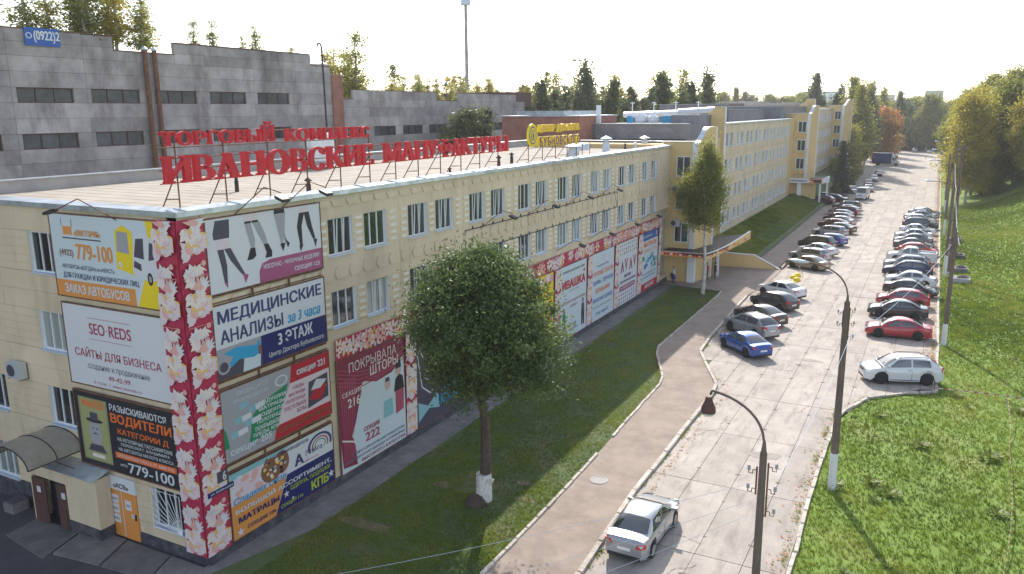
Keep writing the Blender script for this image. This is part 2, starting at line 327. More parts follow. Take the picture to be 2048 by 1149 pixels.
def bay(y0, dz, rows, detail=True, roofz=13.55):
    for r in rows:
        z0 = .95 + 3.25 * r + dz
        link('pier', FM['piera'], B, (0, y0, z0)); link('pier', FM['pierm'], B, (0, y0 + 2.45, z0)); link('pier', FM['pierb'], B, (0, y0 + 4.95, z0))
        for (a, b) in WY: window((0, y0 + a, z0), 'wino' if R.random() < .4 else 'win')
        if r < 3:
            if detail:
                link('facade_panel', FM['spandrel'], B, (0, y0, z0 + 1.65))
                for k in range(6): link('hexagon_relief', FM['hex'], B, (0, y0 + .5 + k, z0 + 2.45))
            else: link('facade_panel', FM['spandrelhex'], B, (0, y0, z0 + 1.65))
        else:
            link('facade_panel', FM['top'], B, (0, y0, z0 + 1.65))
            if detail:
                for k in range(6): link('trapezoid_relief', FM['trap'], B, (0, y0 + .5 + k, z0 + 2.42))
def build_main():
    # cores (behind the facade layer), plinths and roofs: section 1, 2, 3
    core = MB(); core.box((-17, .3, 0), (-.3, 59.5, 13.1), M['conc2']); core.build('core', B)
    core = MB(); core.box((-17, 80.6, 0), (-.3, 128, 14.8), M['conc2']); core.build('core', B)
    core = MB(); core.box((-17, 158.5, 0), (-.3, 193, 16.4), M['conc2']); core.build('core', B)
    for k in range(9): bay(1 + 6 * k, 0, (2, 3))
    for k in range(8): bay(80.5 + 6 * k, 1.72, (0, 1, 2, 3), False)
    for k in range(6): bay(158.6 + 6 * k, 3.4, (0, 1, 2, 3), False)
    w = MB(); w.box((-.3, 55, 7.45), (0, 59.5, 13.55), M['beige']); w.build('facade_panel', B)
    w = MB(); w.box((-.3, 0, 7.45), (0, .988, 13.55), M['beige']); w.build('facade_panel', B)
    # ground floors of section 1 behind the banners, one panel per bay
    for k in range(10):
        w = MB(); y0, y1 = (max(0, 1 + 6 * (k - 1)) + .012, min(59.5, 1 + 6 * k) - .012); w.box((-.3, y0, .75), (0, y1, 5.0), M['beige']); w.box((-.3, y0, 5.02), (-.002, y1, 7.43), M['beige']); w.build('facade_panel', B)
    w = MB(); w.box((-.4, -.0, -.3), (.06, 59.5, .42), M['plinth']); w.box((-.4, .0, .42), (.0, 59.5, .76), M['beige']); w.build('plinth', B)
    w = MB(); w.box((-.3, 80.5, 0), (0, 128.5, 2.66), M['beige']); w.box((-.3, 80.5, 0), (.05, 128.5, 2.2), M['beige']); w.build('plinth', B)
    w = MB(); w.box((-.3, 158.5, 0), (0, 194.6, 4.34), M['beige']); w.build('plinth', B)
    for (y0, y1, z) in ((0, 59.6, 13.55), (80.4, 128.6, 15.3), (158.4, 194.8, 17.0)):
        w = MB(); zc = z
        w.prism([(-.5, y0, zc), (.1, y0 - .1, zc - .06), (.1, y1, zc - .06), (-.5, y1, zc)], (0, 0, .05), M['flash'])
        w.prism([(.1, y0 - .1, zc - .2), (.13, y0 - .1, zc - .2), (.115, y0 - .1, zc - .01), (.1, y0 - .1, zc - .01)], (0, y1 - y0 + .1, 0), M['flash'])
        n = int((y1 - y0) / 2.5)
        for k in range(n):
            yy = y0 + 2.5 * k + .3; w.prism([(-.5, yy, zc + .05), (-.5, yy + .05, zc + .05), (.11, yy + .05, zc - .01), (.11, yy, zc - .01)], (0, 0, .03), M['flash'])
        w.box((-.5, y0, zc - .5), (-.3, y1, zc), M['conc2'])
        w.build('parapet_flashing', B)
    # roofs
    for (y0, y1, z, xb) in ((.3, 59.5, 13.12, -17), (80.6, 128, 14.85, -14), (158.6, 193, 16.5, -14)):
        w = MB(); w.box((xb, y0, z - .1), (-.45, y1, z), M['roof']); rf = w.build('roof', B)
        w = MB(); yy = y0 + .6
        while yy < y1: w.box((xb, yy, z), (-.5, yy + .07, z + .008), M['seam']); yy += 1.0
        for k in range(9): a = R.uniform(xb + 1, -3); c_ = R.uniform(y0 + 1, y1 - 3); w.box((a, c_, z), (a + R.uniform(.6, 2), c_ + .9, z + .011), M['seam'])
        tag(w.build('felt_seam', rf), kind='stuff')
    # left end wall (y = 0 face)
    for k in range(4):
        z0 = .95 + 3.25 * k
        for (x0, x1) in ((-2.9, -1.2), (-8.75, -7.05), (-13.5, -11.8)):
            if k in (1, 2, 3) and x0 == -2.9: continue
            if k == 0 and x0 == -8.75: continue
            window((x0, 0, z0), 'win', -math.pi / 2)
        xs = [-17, -13.5, -11.8, -8.75, -7.05, 0]
        if k == 0: xs = [-17, -13.5, -11.8, -10.6, -5.6, -3.9, -2.9, -1.2, 0]
        for a in range(0, len(xs), 1):
            if k and a % 2 == 0 and a + 1 < len(xs): rng = (xs[a], xs[a + 1])
            elif k == 0 and a + 1 < len(xs) and (xs[a], xs[a + 1]) in ((-17, -13.5), (-11.8, -10.6), (-3.9, -2.9), (-1.2, 0)): rng = (xs[a], xs[a + 1])
            elif k == 0 and a == 0: rng = None
            else: rng = None
            if rng:
                w = MB(); w.box((rng[0] + .008, .002, z0), (rng[1] - .008, .3, z0 + 1.65), M['beige'])
                for q in range(5): w.box((rng[0] + .02, -.018, z0 + .33 * q + .02), (rng[1] - .02, .002, z0 + .33 * q + .31), M['beige'])
                w.build('pier', B)
        for (a, b) in ((-17, -11), (-11, -5.2), (-5.2, 0)):
            if k < 3: w = MB(); w.box((a + .012, 0, z0 + 1.662), (b - .012, .3, z0 + 2.45), M['beige']); w.box((a + .012, -.012, z0 + 2.462), (b - .012, .3, z0 + 3.24), M['beige']); w.build('facade_panel', B)
            else: w = MB(); w.box((a + .012, 0, z0 + 1.662), (b - .012, .3, 13.55), M['beige']); w.build('facade_panel', B)
    w = MB(); w.box((-17, .02, 0), (-.01, .29, 13.5), M['joint']); 
    for (x0, x1) in ((-2.9, -1.2),): pass
    w = MB()
    w.box((-17, -.02, -.4), (-10.6, .3, .93), M['plinth']); w.box((-5.62, -.02, -.4), (-5.6, .3, .9), M['plinth']); w.box((-3.88, -.03, -.3), (0.0, .3, .42), M['plinth']); w.box((-3.88, .0, .42), (0.0, .3, .94), M['beige'])
    w.box((-17, .12, 0), (-.3, .3, .94), M['beige']); w.box((-10.6, .004, .0), (-5.62, .3, 2.6), M['beige']); w.box((-17, -.035, -.3), (-10.6, -.02, .35), M['plinth'])
    w.build('plinth', B)
    w = MB(); zc = 13.55
    w.prism([(-17, .5, zc), (-17, -.1, zc - .06), (.1, -.1, zc - .06), (-.4, .5, zc)], (0, 0, .052), M['flash'])
    w.box((-17, -.13, zc - .2), (.13, -.1, zc - .01), M['flash']); w.box((-17, .3, zc - .5), (-.5, .5, zc), M['conc2']); w.build('parapet_flashing', B)
    # rear parapet of the roof: low wall with pale metal cap
    w = MB(); w.box((-17.3, .3, 13.0), (-17, 62, 13.72), M['conc2']); w.box((-17.4, .3, 13.72), (-16.9, 62, 13.77), M['flash']); w.build('rear_parapet', B)
    # stair block, entrance 1
    for (yb, dz, x1) in ((58.3, 0, 0), (133.6, 2.3, -.6), (188.6, 3.9, 0)):
        yy = yb + (1.2 if x1 == 0 else 0); H = 13.85 + dz
        w = MB(); w.box((-15, yb + .3, 0), (2.12, yb + 3.4 if yb < 180 else yb + 6.5, H - .3), M['yellow']); w.box((-15, yb + 3.4, 0), (-.32, yb + 21.6 if yb < 180 else yb + 16, H - .3), M['yellow']); w.box((-.8, yb + .02, 3.2 + dz), (2.13, yb + .3, H), M['yellow'])
        w.box((-1.6, yb - .06, H), (2.3, yb + .5, H + .06), M['flash']); w.build('stair_block', B)
        w = MB(); w.box((-.4, yb - .1, 0), (.35, yb + .3, H - .2), M['yellow']); w.build('pilaster', B)
        for k in range(1, 4):
            z0 = .75 + 3.25 * k + dz; fr = MB(); fr.box((.6, yb - .03, z0), (2.05, yb + .02, z0 + 2.0), M['wframe']); wn = fr.build('window', B)
            g = MB(); g.box((.72, yb - .045, z0 + .1), (1.28, yb - .035, z0 + 1.9), M['glass']); g.box((1.38, yb - .045, z0 + .1), (1.97, yb - .035, z0 + 1.9), M['glass']); g.build('pane', wn)
        # curved pylon slab, angled away from the facade
        a = Vector((2.15, yb + .0, 0)); e = Vector((2.95, yb + 3.6, 0)) if yb < 180 else Vector((3.3, yb + 6.5, 0)); n = 16; D = e - a
        nrm = Vector((D.y, -D.x, 0)).normalized() * .55; zb = 0 if dz == 0 else dz - 1.6
        prof = []
        for k in range(n + 1):
            t = k / n; s = max(0, min(1, (t - .04) / .6)); s = s * s * (3 - 2 * s)
            prof.append((t, H - .05 + 1.45 * s))
        w = MB(); L0 = [a + D * t + Vector((0, 0, z)) for t, z in prof]; 
        for i in range(n):
            p, q = L0[i], L0[i + 1]; pb = Vector((p.x, p.y, zb)); qb = Vector((q.x, q.y, zb))
            w.add([pb, qb, q, p, pb + nrm, qb + nrm, q + nrm, p + nrm], [(0, 3, 2, 1), (4, 5, 6, 7)], M['yellow'])
            w.add([p, q, q + nrm, p + nrm], [(3, 2, 1, 0)], M['flash'])
        for idx, fl in ((0, 1), (-1, 0)):
            p = L0[idx]; pb = Vector((p.x, p.y, zb)); w.add([pb, pb + nrm, p + nrm, p], [(0, 1, 2, 3) if fl else (3, 2, 1, 0)], M['whitep'])
        e2 = L0[-1]; w.box((e2.x + nrm.x - .1, e2.y - .12, zb), (e2.x + nrm.x + .1, e2.y + .1, e2.z - .02), M['whitep'])
        w.build('pylon', B)
    w = MB(); w.box((-.32, 128.51, 0), (-.02, 133.9, 15.3), M['yellow']); w.build('facade_panel', B)
    # tall fins with curved shoulder at the start of sections 2 and 3
    for (y, zt, xw) in ((80.2, 17.2, 1.3), (158.0, 18.9, 1.6)):
        w = MB(); pts = [(0, 0), (0, zt), (-xw, zt)]
        for k in range(9): t = k / 8; pts.append((-xw - 3.6 * t, zt - 1.9 * math.sin(t * math.pi / 2) ** .8 - .15 * t))
        pts.append((-xw - 3.6, 0))
        w.prism([(x, y, z) for x, z in pts], (0, .4, 0), M['yellow']); w.box((-xw - .05, y - .08, zt), (.06, y + .5, zt + .07), M['flash']); w.box((0, y - .02, 1.9), (.07, y + .42, zt), M['whitep'])
        w.build('fin', B)
    # things behind on the roof line: grey brick stair heads
    w = MB(); w.box((-15.5, 70, 12), (-1.6, 80.1, 15.35), M['greybrick']); w.box((-15.6, 69.9, 15.35), (-1.5, 70.3, 15.42), M['flash']); w.box((-15.4, 69.9, 12.6), (-1.9, 70, 13.7), M['tar']); w.build('stair_head', B)
    w = MB(); w.box((-4.2, 72, 12), (-1.65, 80.1, 16.3), M['greybrick']); w.box((-4.2, 71.9, 16.3), (-1.0, 72.3, 16.37), M['flash']); w.build('stair_head', B)
    w = MB(); w.box((-12, 92, 14.8), (-4.3, 100, 17.6), M['greybrick']); w.box((-12.1, 91.9, 17.6), (-4.2, 100.1, 17.68), M['conc2']); w.build('stair_head', B)
    w = MB(); w.box((-13.5, 100, 14.8), (-4.2, 128, 16.9), M['greybrick']); w.box((-13.5, 100, 16.9), (-4.1, 128, 16.97), M['flash']); w.build('stair_head', B)
    w = MB(); w.box((-13, 128.5, 14.8), (-1.6, 158, 17.4), M['greybrick']); w.box((-13, 128.4, 17.4), (-1.5, 158, 17.46), M['flash']); w.build('stair_head', B)
build_main()
# ---------------------------------------------------------------- ground, road, kerbs
def sm(a, b, x):
    t = np.clip((x - a) / (b - a), 0, 1); return t * t * (3 - 2 * t)
def hR(x, y):        # meadow rising to the right of the road
    return 7.0 * sm(27, 46, x) * sm(35, 100, y) + .05 * np.sin(x * 1.3 + y * .4) * sm(25, 28, x) + .12 * np.sin(y * .35 + x * .2) * sm(25, 30, x)
def hL(x, y):        # lawn of sections 2 and 3, sloping from the facade to the pavement
    return .12 + (1.62 + 1.5 * sm(128, 160, y)) * sm(7.5, .5, x) 
def grid(name, x0, x1, y0, y1, step, fn, m, kind='structure', mask=None):
    xs = np.linspace(x0, x1, max(2, int((x1 - x0) / step) + 1)); ys = np.linspace(y0, y1, max(2, int((y1 - y0) / step) + 1))
    X, Y = np.meshgrid(xs, ys); Z = fn(X, Y); V = np.stack([X, Y, Z], -1).reshape(-1, 3); nx = len(xs); i, j = np.meshgrid(np.arange(nx - 1), np.arange(len(ys) - 1)); q = (j * nx + i).ravel()
    F = np.stack([q, q + 1, q + nx + 1, q + nx], 1)
    if mask is not None:
        c = V[F].mean(1); F = F[mask(c[:, 0], c[:, 1])]
    o = link(name, np_mesh(name, V, F, [m], True)); return tag(o, kind=kind)
LK = [(9.6, 4.0), (9.62, 8.8), (9.5, 13.6), (9.44, 16.0), (9.04, 27.5), (8.74, 29.0), (6.9, 33.6), (6.5, 35.2), (6.45, 37), (6.4, 46), (6.35, 53.5), (6.2, 55.6)]
RK = [(13.0, -16), (12.81, 5.8), (12.45, 13.0), (12.42, 27.0), (12.2, 29.0), (9.5, 35.4), (9.2, 39), (9.0, 46), (8.75, 55.2)]
RR = [(19.7, -16), (19.69, 10.9), (19.51, 15.8), (19.5, 26.2), (19.84, 28.0), (20.8, 30.6), (22.6, 32.4), (24.4, 33.6), (24.45, 45), (24.4, 70), (24.4, 120), (24.4, 260)]
def px(poly, y):
    return np.interp(y, [p[1] for p in poly], [p[0] for p in poly])
def build_ground():
    far = MB(); far.quad([(-1500, -300, -.6), (1500, -300, -.6), (1500, 3500, -.6), (-1500, 3500, -.6)], M['lawnR']); tag(far.build('ground'), kind='structure')
    mb = MB(); mb.quad([(-120, -60, -.12), (25, -60, -.12), (25, 380, -.12), (-120, 380, -.12)], M['soil']); tag(mb.build('ground'), kind='structure')
    # lawn beside the facade
    pts = [(.0, 0), (.3, -.6), (9.7, -.6)] + LK + [(.0, 57.5)]
    mb = MB(); mb.quad([(x, y, -.03) for x, y in pts], M['lawnL']); tag(mb.build('lawn'), kind='structure')
    mb = MB(); mb.quad([(-.1, -1.0, -.018), (.2, -1.3, -.018), (1.7, 4, -.018), (1.55, 30, -.018), (1.3, 57, -.018), (0, 57, -.018)], M['apron']); tag(mb.build('pavement'), kind='structure')
    grid('lawn', 0, 6.2, 68.9, 215, 1.0, lambda x, y: hL(x, y), M['lawnL'])
    # meadow on the right
    def mr(x, y): return x > px(RR, y) - .1
    grid('meadow', 19.3, 120, -16, 300, .8, lambda x, y: hR(x, y) - .02, M['lawnR'], mask=mr)
    # yard asphalt left of the building
    mb = MB(); mb.quad([(-40, -30, -.1), (9.0, -30, -.1), (9.0, -1.1, -.1), (0, -1.0, -.1), (0, 0, -.1), (-40, 0, -.1)], M['asph']); tag(mb.build('asphalt_yard'), kind='structure')
    # concrete apron in front of the left doors
    for i, q in enumerate([[(-9.6, -.7), (-6.9, -.72), (-6.3, -2.6), (-9.4, -2.2)], [(-6.9, -.2), (-4.6, -.2), (-3.9, -1.9), (-6.3, -2.2)], [(-4.5, -.2), (-2.0, -.2), (-1.4, -1.7), (-3.8, -1.9)], [(-1.9, -.2), (.1, -.2), (1.1, -1.3), (-1.3, -1.7)]]):
        mb = MB(); mb.prism([(x, y, -.1) for x, y in q], (0, 0, .06 + .02 * (i % 2)), M['apron']); tag(mb.build('apron_slab'), kind='structure')
    # pavement (old asphalt)
    mb = MB(); L = [(9.7, -16)] + LK; 
    mb.quad([(x, y, .06) for x, y in [(9.75, -16)] + [(a, b) for a, b in LK]][::-1] + [(x, y, .06) for x, y in RK], M['walk']); tag(mb.build('pavement'), kind='structure')
    mb = MB(); mb.quad([(x, y, .05) for x, y in [(-.0, 56.5), (6.3, 55.5), (8.8, 55.0), (9.4, 60), (9.5, 68.8), (0, 68.8)]], M['walk']); tag(mb.build('pavement'), kind='structure')
    mb = MB(); mb.quad([(x, y, .12) for x, y in [(5.9, 69.0), (9.0, 69.0), (9.0, 104), (8.4, 126), (5.2, 131), (5.4, 110)]], M['walk']); tag(mb.build('pavement'), kind='structure')
    mb = MB(); mb.quad([(x, y, .02) for x, y in [(-2, 131), (8.6, 126), (9.6, 140), (7, 158), (-2, 158)]], M['walk']); tag(mb.build('pavement'), kind='structure')
    # road: base sheet with cast slabs on it
    mb = MB(); left = [(13.0, -16), (12.45, 13), (12.42, 27), (9.5, 35.4), (9.0, 46), (8.8, 56), (9.3, 69), (8.8, 104), (8.0, 130), (8.0, 160), (6.0, 200), (3, 262), (-2, 345)]
    right = [(19.7, -16), (19.5, 26), (20.8, 30.6), (24.4, 33.6), (24.4, 345)]
    mb.quad([(x, y, -.02) for x, y in right] + [(x, y, -.02) for x, y in left[::-1]], M['roadbase']); road = tag(mb.build('road'), kind='structure')
    lx = lambda y: np.interp(y, [p[1] for p in left], [p[0] for p in left]); rx = lambda y: np.interp(y, [p[1] for p in right], [p[0] for p in right])
    cnt = 0; rest = MB()
    y = -15.6
    while y < 340:
        y1 = y + 6.2; 
        for c in range(-10, 9):
            x0 = 12.55 + 1.83 * c; x1 = x0 + 1.83
            # clip the slab outline to the road
            ys = [y + .02, y + 2.1, y + 4.1, y1 - .02]
            A = [(max(x0 + .012, float(lx(t)) + .02), t) for t in ys]; Bq = [(min(x1 - .012, float(rx(t)) - .02), t) for t in ys]
            if all(a[0] >= b[0] - .15 for a, b in zip(A, Bq)): continue
            pairs = [(a, b) for a, b in zip(A, Bq) if b[0] - a[0] > .1]
            if len(pairs) < 2: continue
            poly = [a for a, b in pairs] + [b for a, b in pairs[::-1]]
            poly = poly[::-1]
            if cnt < 295 and y < 245:
                s = MB(); tz = R.uniform(-.006, .006); s.prism([(px_, py_, -.15) for px_, py_ in poly], (0, 0, .15 + tz), M['slab']); s.build('slab', road); cnt += 1
            else: rest.prism([(px_, py_, -.15) for px_, py_ in poly], (0, 0, .15), M['slab'])
        y = y1
    if rest.v: tag(rest.build('slab', road), kind='stuff')
    # cracks, patches and lifting-hook pits in the slabs
    g = random.Random(4); pit = MB(); n = 0
    for r in range(34):
        for c in range(8):
            x0 = 12.55 - 1.83 * 2 + 1.83 * c; yy = -15.6 + 6.2 * r
            for (dx, dy) in ((.0, 1.5), (.0, 4.7)):
                x = x0 + g.uniform(-.06, .06); y = yy + dy + g.uniform(-.1, .1)
                if not (lx(y) + .3 < x < rx(y) - .3) or g.random() < .25: continue
                k = g.uniform(.06, .16); pit.quad([(x + k * g.uniform(.7, 1.6) * math.cos(a), y + k * .55 * g.uniform(.6, 1.3) * math.sin(a), .012 + .0003 * (n % 7)) for a in [j * math.pi / 4 for j in range(8)]], M['roadbase']); n += 1
    for i in range(60):
        y = -12 + 130 * g.random() ** 1.4; x = g.uniform(lx(y) + .4, rx(y) - .4); a = g.uniform(0, 6.28); P = [Vector((x, y, .0))]
        for k in range(g.randint(3, 9)): a += g.uniform(-.7, .7); P.append(P[-1] + Vector((math.cos(a), math.sin(a), 0)) * g.uniform(.12, .35))
        for k, (p, q) in enumerate(zip(P[:-1], P[1:])): t = (q - p).normalized(); w_ = Vector((-t.y, t.x, 0)) * g.uniform(.004, .014); z = Vector((0, 0, .016 + .0004 * ((i + k) % 9))); pit.quad([p - w_ + z, q - w_ + z, q + w_ + z, p + w_ + z], M['roadbase'])
    tag(pit.build('road_cracks'), 'dark pits and cracks worn into the concrete road slabs', 'cracks', kind='stuff')
    for i in range(11):
        y = -8 + 120 * g.random() ** 1.3; x = g.uniform(lx(y) + .8, rx(y) - .8); r1, r2 = g.uniform(.25, .9), g.uniform(.2, .6); mb = MB(); ph = g.uniform(0, 6); mb.quad([(x + r1 * (1 + .22 * math.sin(3 * a + ph)) * math.cos(a), y + r2 * (1 + .25 * math.cos(2 * a + ph)) * math.sin(a), .009 + .0002 * i) for a in [j * math.pi / 10 for j in range(20)]], M['patch']); tag(mb.build('road_patch'), kind='structure')
    # kerbs
    def kerb(path, h, w, m, name, z0=-.1, gap=.03, seg=1.0, wob=.02):
        base = None; out = []
        d = [Vector((x, y, 0)) for x, y in path]; root = MB(); root.tube([p + Vector((0, 0, -.12)) for p in d], .03, M['soil'], 4); root = tag(root.build(name + '_line'), kind='structure')
        k = 0; rest = MB(); n = 0
        for p, q in zip(d[:-1], d[1:]):
            Ls = (q - p).length; m_ = max(1, round(Ls / seg)); t = (q - p).normalized(); nn = Vector((-t.y, t.x, 0))
            for i in range(m_):
                a = p + t * (Ls * i / m_ + gap); b = p + t * (Ls * (i + 1) / m_ - gap); o = nn * R.uniform(-wob, wob); dz = R.uniform(-.02, .015)
                P = [a + o - nn * w / 2, b + o - nn * w / 2, b + o + nn * w / 2, a + o + nn * w / 2]
                tgt = MB() if n < 130 else rest
                bz = [Vector((v.x, v.y, z0)) for v in P]; tp = [Vector((v.x, v.y, h + dz)) - (v - (a + b) / 2).normalized() * .02 for v in P]
                tgt.add(bz + tp, [(0, 3, 2, 1), (4, 5, 6, 7), (0, 1, 5, 4), (1, 2, 6, 5), (2, 3, 7, 6), (3, 0, 4, 7)], m)
                if tgt is not rest: tgt.build('kerb_stone', root)
                n += 1
        if rest.v: tag(rest.build('kerb_stone', root), kind='stuff')
    kerb(LK[:4], .14, .13, M['kerb'], 'lawn_kerb'); kerb([(9.36, 18.3)] + LK[4:], .14, .13, M['kerb'], 'lawn_kerb')
    kerb([(13.0, -14), (12.81, 5.8), (12.45, 13.0), (12.42, 27.0), (12.2, 29.0), (9.5, 35.4), (9.2, 39), (9.0, 46), (8.75, 54.6)], .16, .2, M['kerb'], 'road_kerb', seg=2.2)
    kerb(RR[:4] + RR[4:8], .12, .16, M['kerb'], 'road_kerb', seg=1.1); kerb(RR[7:], .1, .16, M['kerb'], 'road_kerb', seg=2.4)
    kerb([(9.4, 69.2), (8.95, 104), (8.3, 127)], .24, .22, M['kerbg'], 'pavement_kerb', seg=2.4)
    kerb([(5.9, 69.2), (5.6, 90), (5.4, 112), (4.4, 122), (5.2, 131)], .2, .14, M['conc2'], 'pavement_kerb', seg=2.0)
    # manhole on the pavement, patches of bare soil on the lawn
    mh = MB(); mh.lathe((10.6, 13.3, .062), [(.0, 0), (.42, 0), (.42, .02), (.33, .025), (.33, .012), (0, .012)], M['conc2'], 20); tag(mh.build('manhole_cover'), 'pale round manhole cover in the pavement beside the lawn', 'manhole cover')
    for i, (x, y, r, ry) in enumerate([(5.3, 11.2, .6, .3), (7.5, 11.6, .35, .3), (4.2, 9.8, .5, .35), (8.3, 10.2, .5, .25), (3.4, 5.2, 1.3, .4), (6.6, 101, 1.0, 4), (5.4, 92, .7, 3)]):
        if y > 60: continue
        mb = MB(); mb.quad([(x + r * math.cos(a) * (1 + .2 * math.sin(3 * a + i)), y + ry * math.sin(a) * (1 + .2 * math.cos(2 * a)), -.022) for a in [k * math.pi / 8 for k in range(16)]], M['soil']); tag(mb.build('soil_patch'), kind='structure')
build_ground()
# ---------------------------------------------------------------- entrances, awning, ramp wall
def build_entrances():
    # canopy of the near entrance, with printed fascia
    t = empty('entrance_canopy', (0, 58, 3.3), 'dark flat entrance canopy with floral fascia jutting over the near doors', 'canopy')
    mb = MB(); P = [(.1, 55.8), (4.7, 55.5), (5.3, 61.2), (5.3, 70.0), (4.9, 70.1), (2.4, 66.8), (2.4, 60), (.1, 60)]
    mb.prism([(x, y - 58, 0) for x, y in P], (0, 0, .12), M['tar']); mb.build('slab', t)
    mb = MB(); mb.box((.1, -2.32, -.28), (4.55, -2.22, .16), M['porg']); mb.box((.1, -2.34, .16), (4.6, -2.18, .2), M['flash']); mb.build('fascia', t)
    s1 = [(4.55, -2.5), (5.0, 0.3), (5.25, 3.2), (5.55, 7.6), (5.75, 12.2)]
    for a, b in zip(s1[:-1], s1[1:]):
        mb = MB(); za, zb = .16 + .35 * max(0, (a[1] - 3) / 9), .16 + .35 * max(0, (b[1] - 3) / 9)
        mb.add([(a[0], a[1], -.35), (b[0], b[1], -.35), (b[0], b[1], zb), (a[0], a[1], za), (a[0] - .1, a[1], -.35), (b[0] - .1, b[1], -.35), (b[0] - .1, b[1], zb), (a[0] - .1, a[1], za)], [(0, 1, 2, 3), (7, 6, 5, 4), (0, 4, 5, 1)], M['pgold'])
        mb.add([(a[0] + .04, a[1], za), (b[0] + .04, b[1], zb), (b[0] - .14, b[1], zb + .03), (a[0] - .14, a[1], za + .03)], [(0, 1, 2, 3)], M['cwhite'])
        L = Vector((b[0] - a[0], b[1] - a[1], 0)); nn = int(L.length / .45)
        for k in range(nn):
            f = (k + .5) / nn; x = a[0] + L.x * f + .012; y = a[1] + L.y * f; z = -.12 + R.uniform(-.08, .12); r = R.uniform(.1, .2); m_ = R.choice([M['pred'], M['pcream'], M['ppink']])
            mb.quad([(x + .002 * (k % 5), y + r * 1.3 * math.cos(q), z + r * math.sin(q)) for q in [j * math.pi / 3 + k for j in range(6)]], m_)
        mb.build('fascia', t)
    mb = MB(); 
    for k in range(14): 
        x = .25 + k * .31; mb.quad([(x + .14 * math.cos(q), -2.33, -.06 + .13 * math.sin(q)) for q in [j * math.pi / 3 + k for j in range(6)]][::1], M['pred' if k % 3 else 'pcream'])
    mb.build('printed_flowers', t)
    # entrance walls below the canopy
    t = empty('entrance_porch', (0, 58, 0), 'yellow porch walls with white column under the near canopy', 'porch')
    mb = MB(); mb.box((2.1, .12, 0), (2.8, .75, 3.3), M['whitep']); mb.build('column', t)
    mb = MB(); mb.box((3.95, 4.4, 0), (4.2, 4.7, 3.3), M['whitep']); mb.build('column', t)
    mb = MB(); mb.box((2.2, 4.6, 0), (3.95, 4.85, 3.3), M['yellow']); mb.box((-.2, .35, 0), (2.15, .5, 3.3), M['yellow']); mb.box((2.5, .7, 0), (2.7, 4.6, 3.3), M['yellow']); mb.build('wall', t)
    d = MB(); d.box((2.72, 1.6, .1), (2.78, 3.6, 2.4), M['wframe']); dd = d.build('door', t); d = MB(); d.box((2.785, 1.7, .2), (2.8, 2.55, 2.3), M['glass']); d.box((2.785, 2.65, .2), (2.8, 3.5, 2.3), M['glass']); d.build('pane', dd)
    # sloping ramp wall
    t = MB(); pts = [(3.0, 68.1, 0), (9.15, 68.7, 0), (6.65, 68.45, 1.42), (4.3, 68.25, 1.5), (3.0, 68.1, 1.6)]
    t.prism(pts, (-.02, .22, 0), M['yellow']); o = t.build('retaining_wall'); r = empty('ramp_wall', (6, 68.4, 0), 'low yellow retaining wall sloping down to the pavement with white coping', 'wall'); o.parent = r; o.location = (-6, -68.4, 0)
    c = MB(); c.prism([(9.3, 68.66, .0), (9.3, 68.66, .1), (6.66, 68.4, 1.52), (4.2, 68.18, 1.6), (3.0, 68.05, 1.7), (3.0, 68.05, 1.6), (4.3, 68.2, 1.5), (6.65, 68.4, 1.42)], (-.03, .34, 0), M['cwhite']); cc = c.build('coping', r, (-6, -68.4, 0))
    # raised bank fill behind it
    mb = MB(); mb.prism([(3.0, 68.34, -.1), (8.9, 68.9, -.1), (6.5, 68.7, 1.1), (3.0, 68.4, 1.45)], (0, 1.2, 0), M['lawnL']); tag(mb.build('grass_bank'), kind='structure')
    # second entrance
    t = empty('entrance_canopy', (0, 131.9, 4.1), 'white far entrance canopy lettered with a welcome and orange flowers', 'canopy')
    mb = MB(); mb.box((-1.7, 0, 0), (5.4, 8, .5), M['tar']); mb.box((-1.8, -.08, -.15), (3.3, 0, .75), M['cwhite']); mb.build('slab', t)
    mb = MB(); mb.prism([(3.3, -.08, -.15), (5.5, .3, -.15), (5.5, .3, .65), (3.3, -.08, .65)], (0, .1, 0), M['porg']); mb.prism([(5.5, .3, -.15), (6.4, 3.2, -.1), (6.4, 3.2, 1.0), (5.5, .3, .65)], (-.1, 0, 0), M['cwhite']); mb.build('fascia', t)
    mb = MB()
    for k in range(9):
        x = 3.45 + k * .23; y = -.1 + (x - 3.3) * .17; z = .25 + .14 * math.sin(k * 2); mb.quad([(x + .2 * math.cos(q), y - .005 * (k % 3), z + .2 * math.sin(q)) for q in [j * math.pi / 3 for j in range(6)]], M['pcream' if k % 3 == 0 else 'pred' if k % 3 == 1 else 'pgold'])
    mb.build('printed_flowers', t)
    me0, V = text_mesh('Добро пожаловать!', .02, 0, .2); me = me0.copy(); P = np.zeros_like(V); P[:, 0] = -1.3 + V[:, 0] * 4.3; P[:, 1] = -.09; P[:, 2] = .05 + V[:, 1] * .42
    me.vertices.foreach_set('co', P.ravel()); me.materials.clear(); me.materials.append(M['ptext']); link('lettering', me, t)
    t = empty('entrance_porch', (0, 132.2, 0), 'yellow porch with brown stone base and white column at the far entrance', 'porch')
    mb = MB(); mb.box((-1.6, .8, 0), (4.4, 1.0, 4), M['yellow']); mb.box((-1.7, .7, 0), (4.5, .8, 1.1), M['brown']); mb.build('wall', t)
    mb = MB(); mb.box((1.3, .0, 0), (2.05, .6, 4), M['whitep']); mb.build('column', t); mb = MB(); mb.box((5.0, .5, 0), (5.3, .8, 4), M['whitep']); mb.box((5.9, 3, 0), (6.2, 3.3, 4), M['whitep']); mb.build('column', t)
    mb = MB(); mb.box((-.3, 188.2, 0), (4.2, 195, 5.5), M['yellow']); mb.box((-.5, 187.9, 5.5), (4.6, 195.2, 5.8), M['flash']); o = mb.build('porch_annex', B)
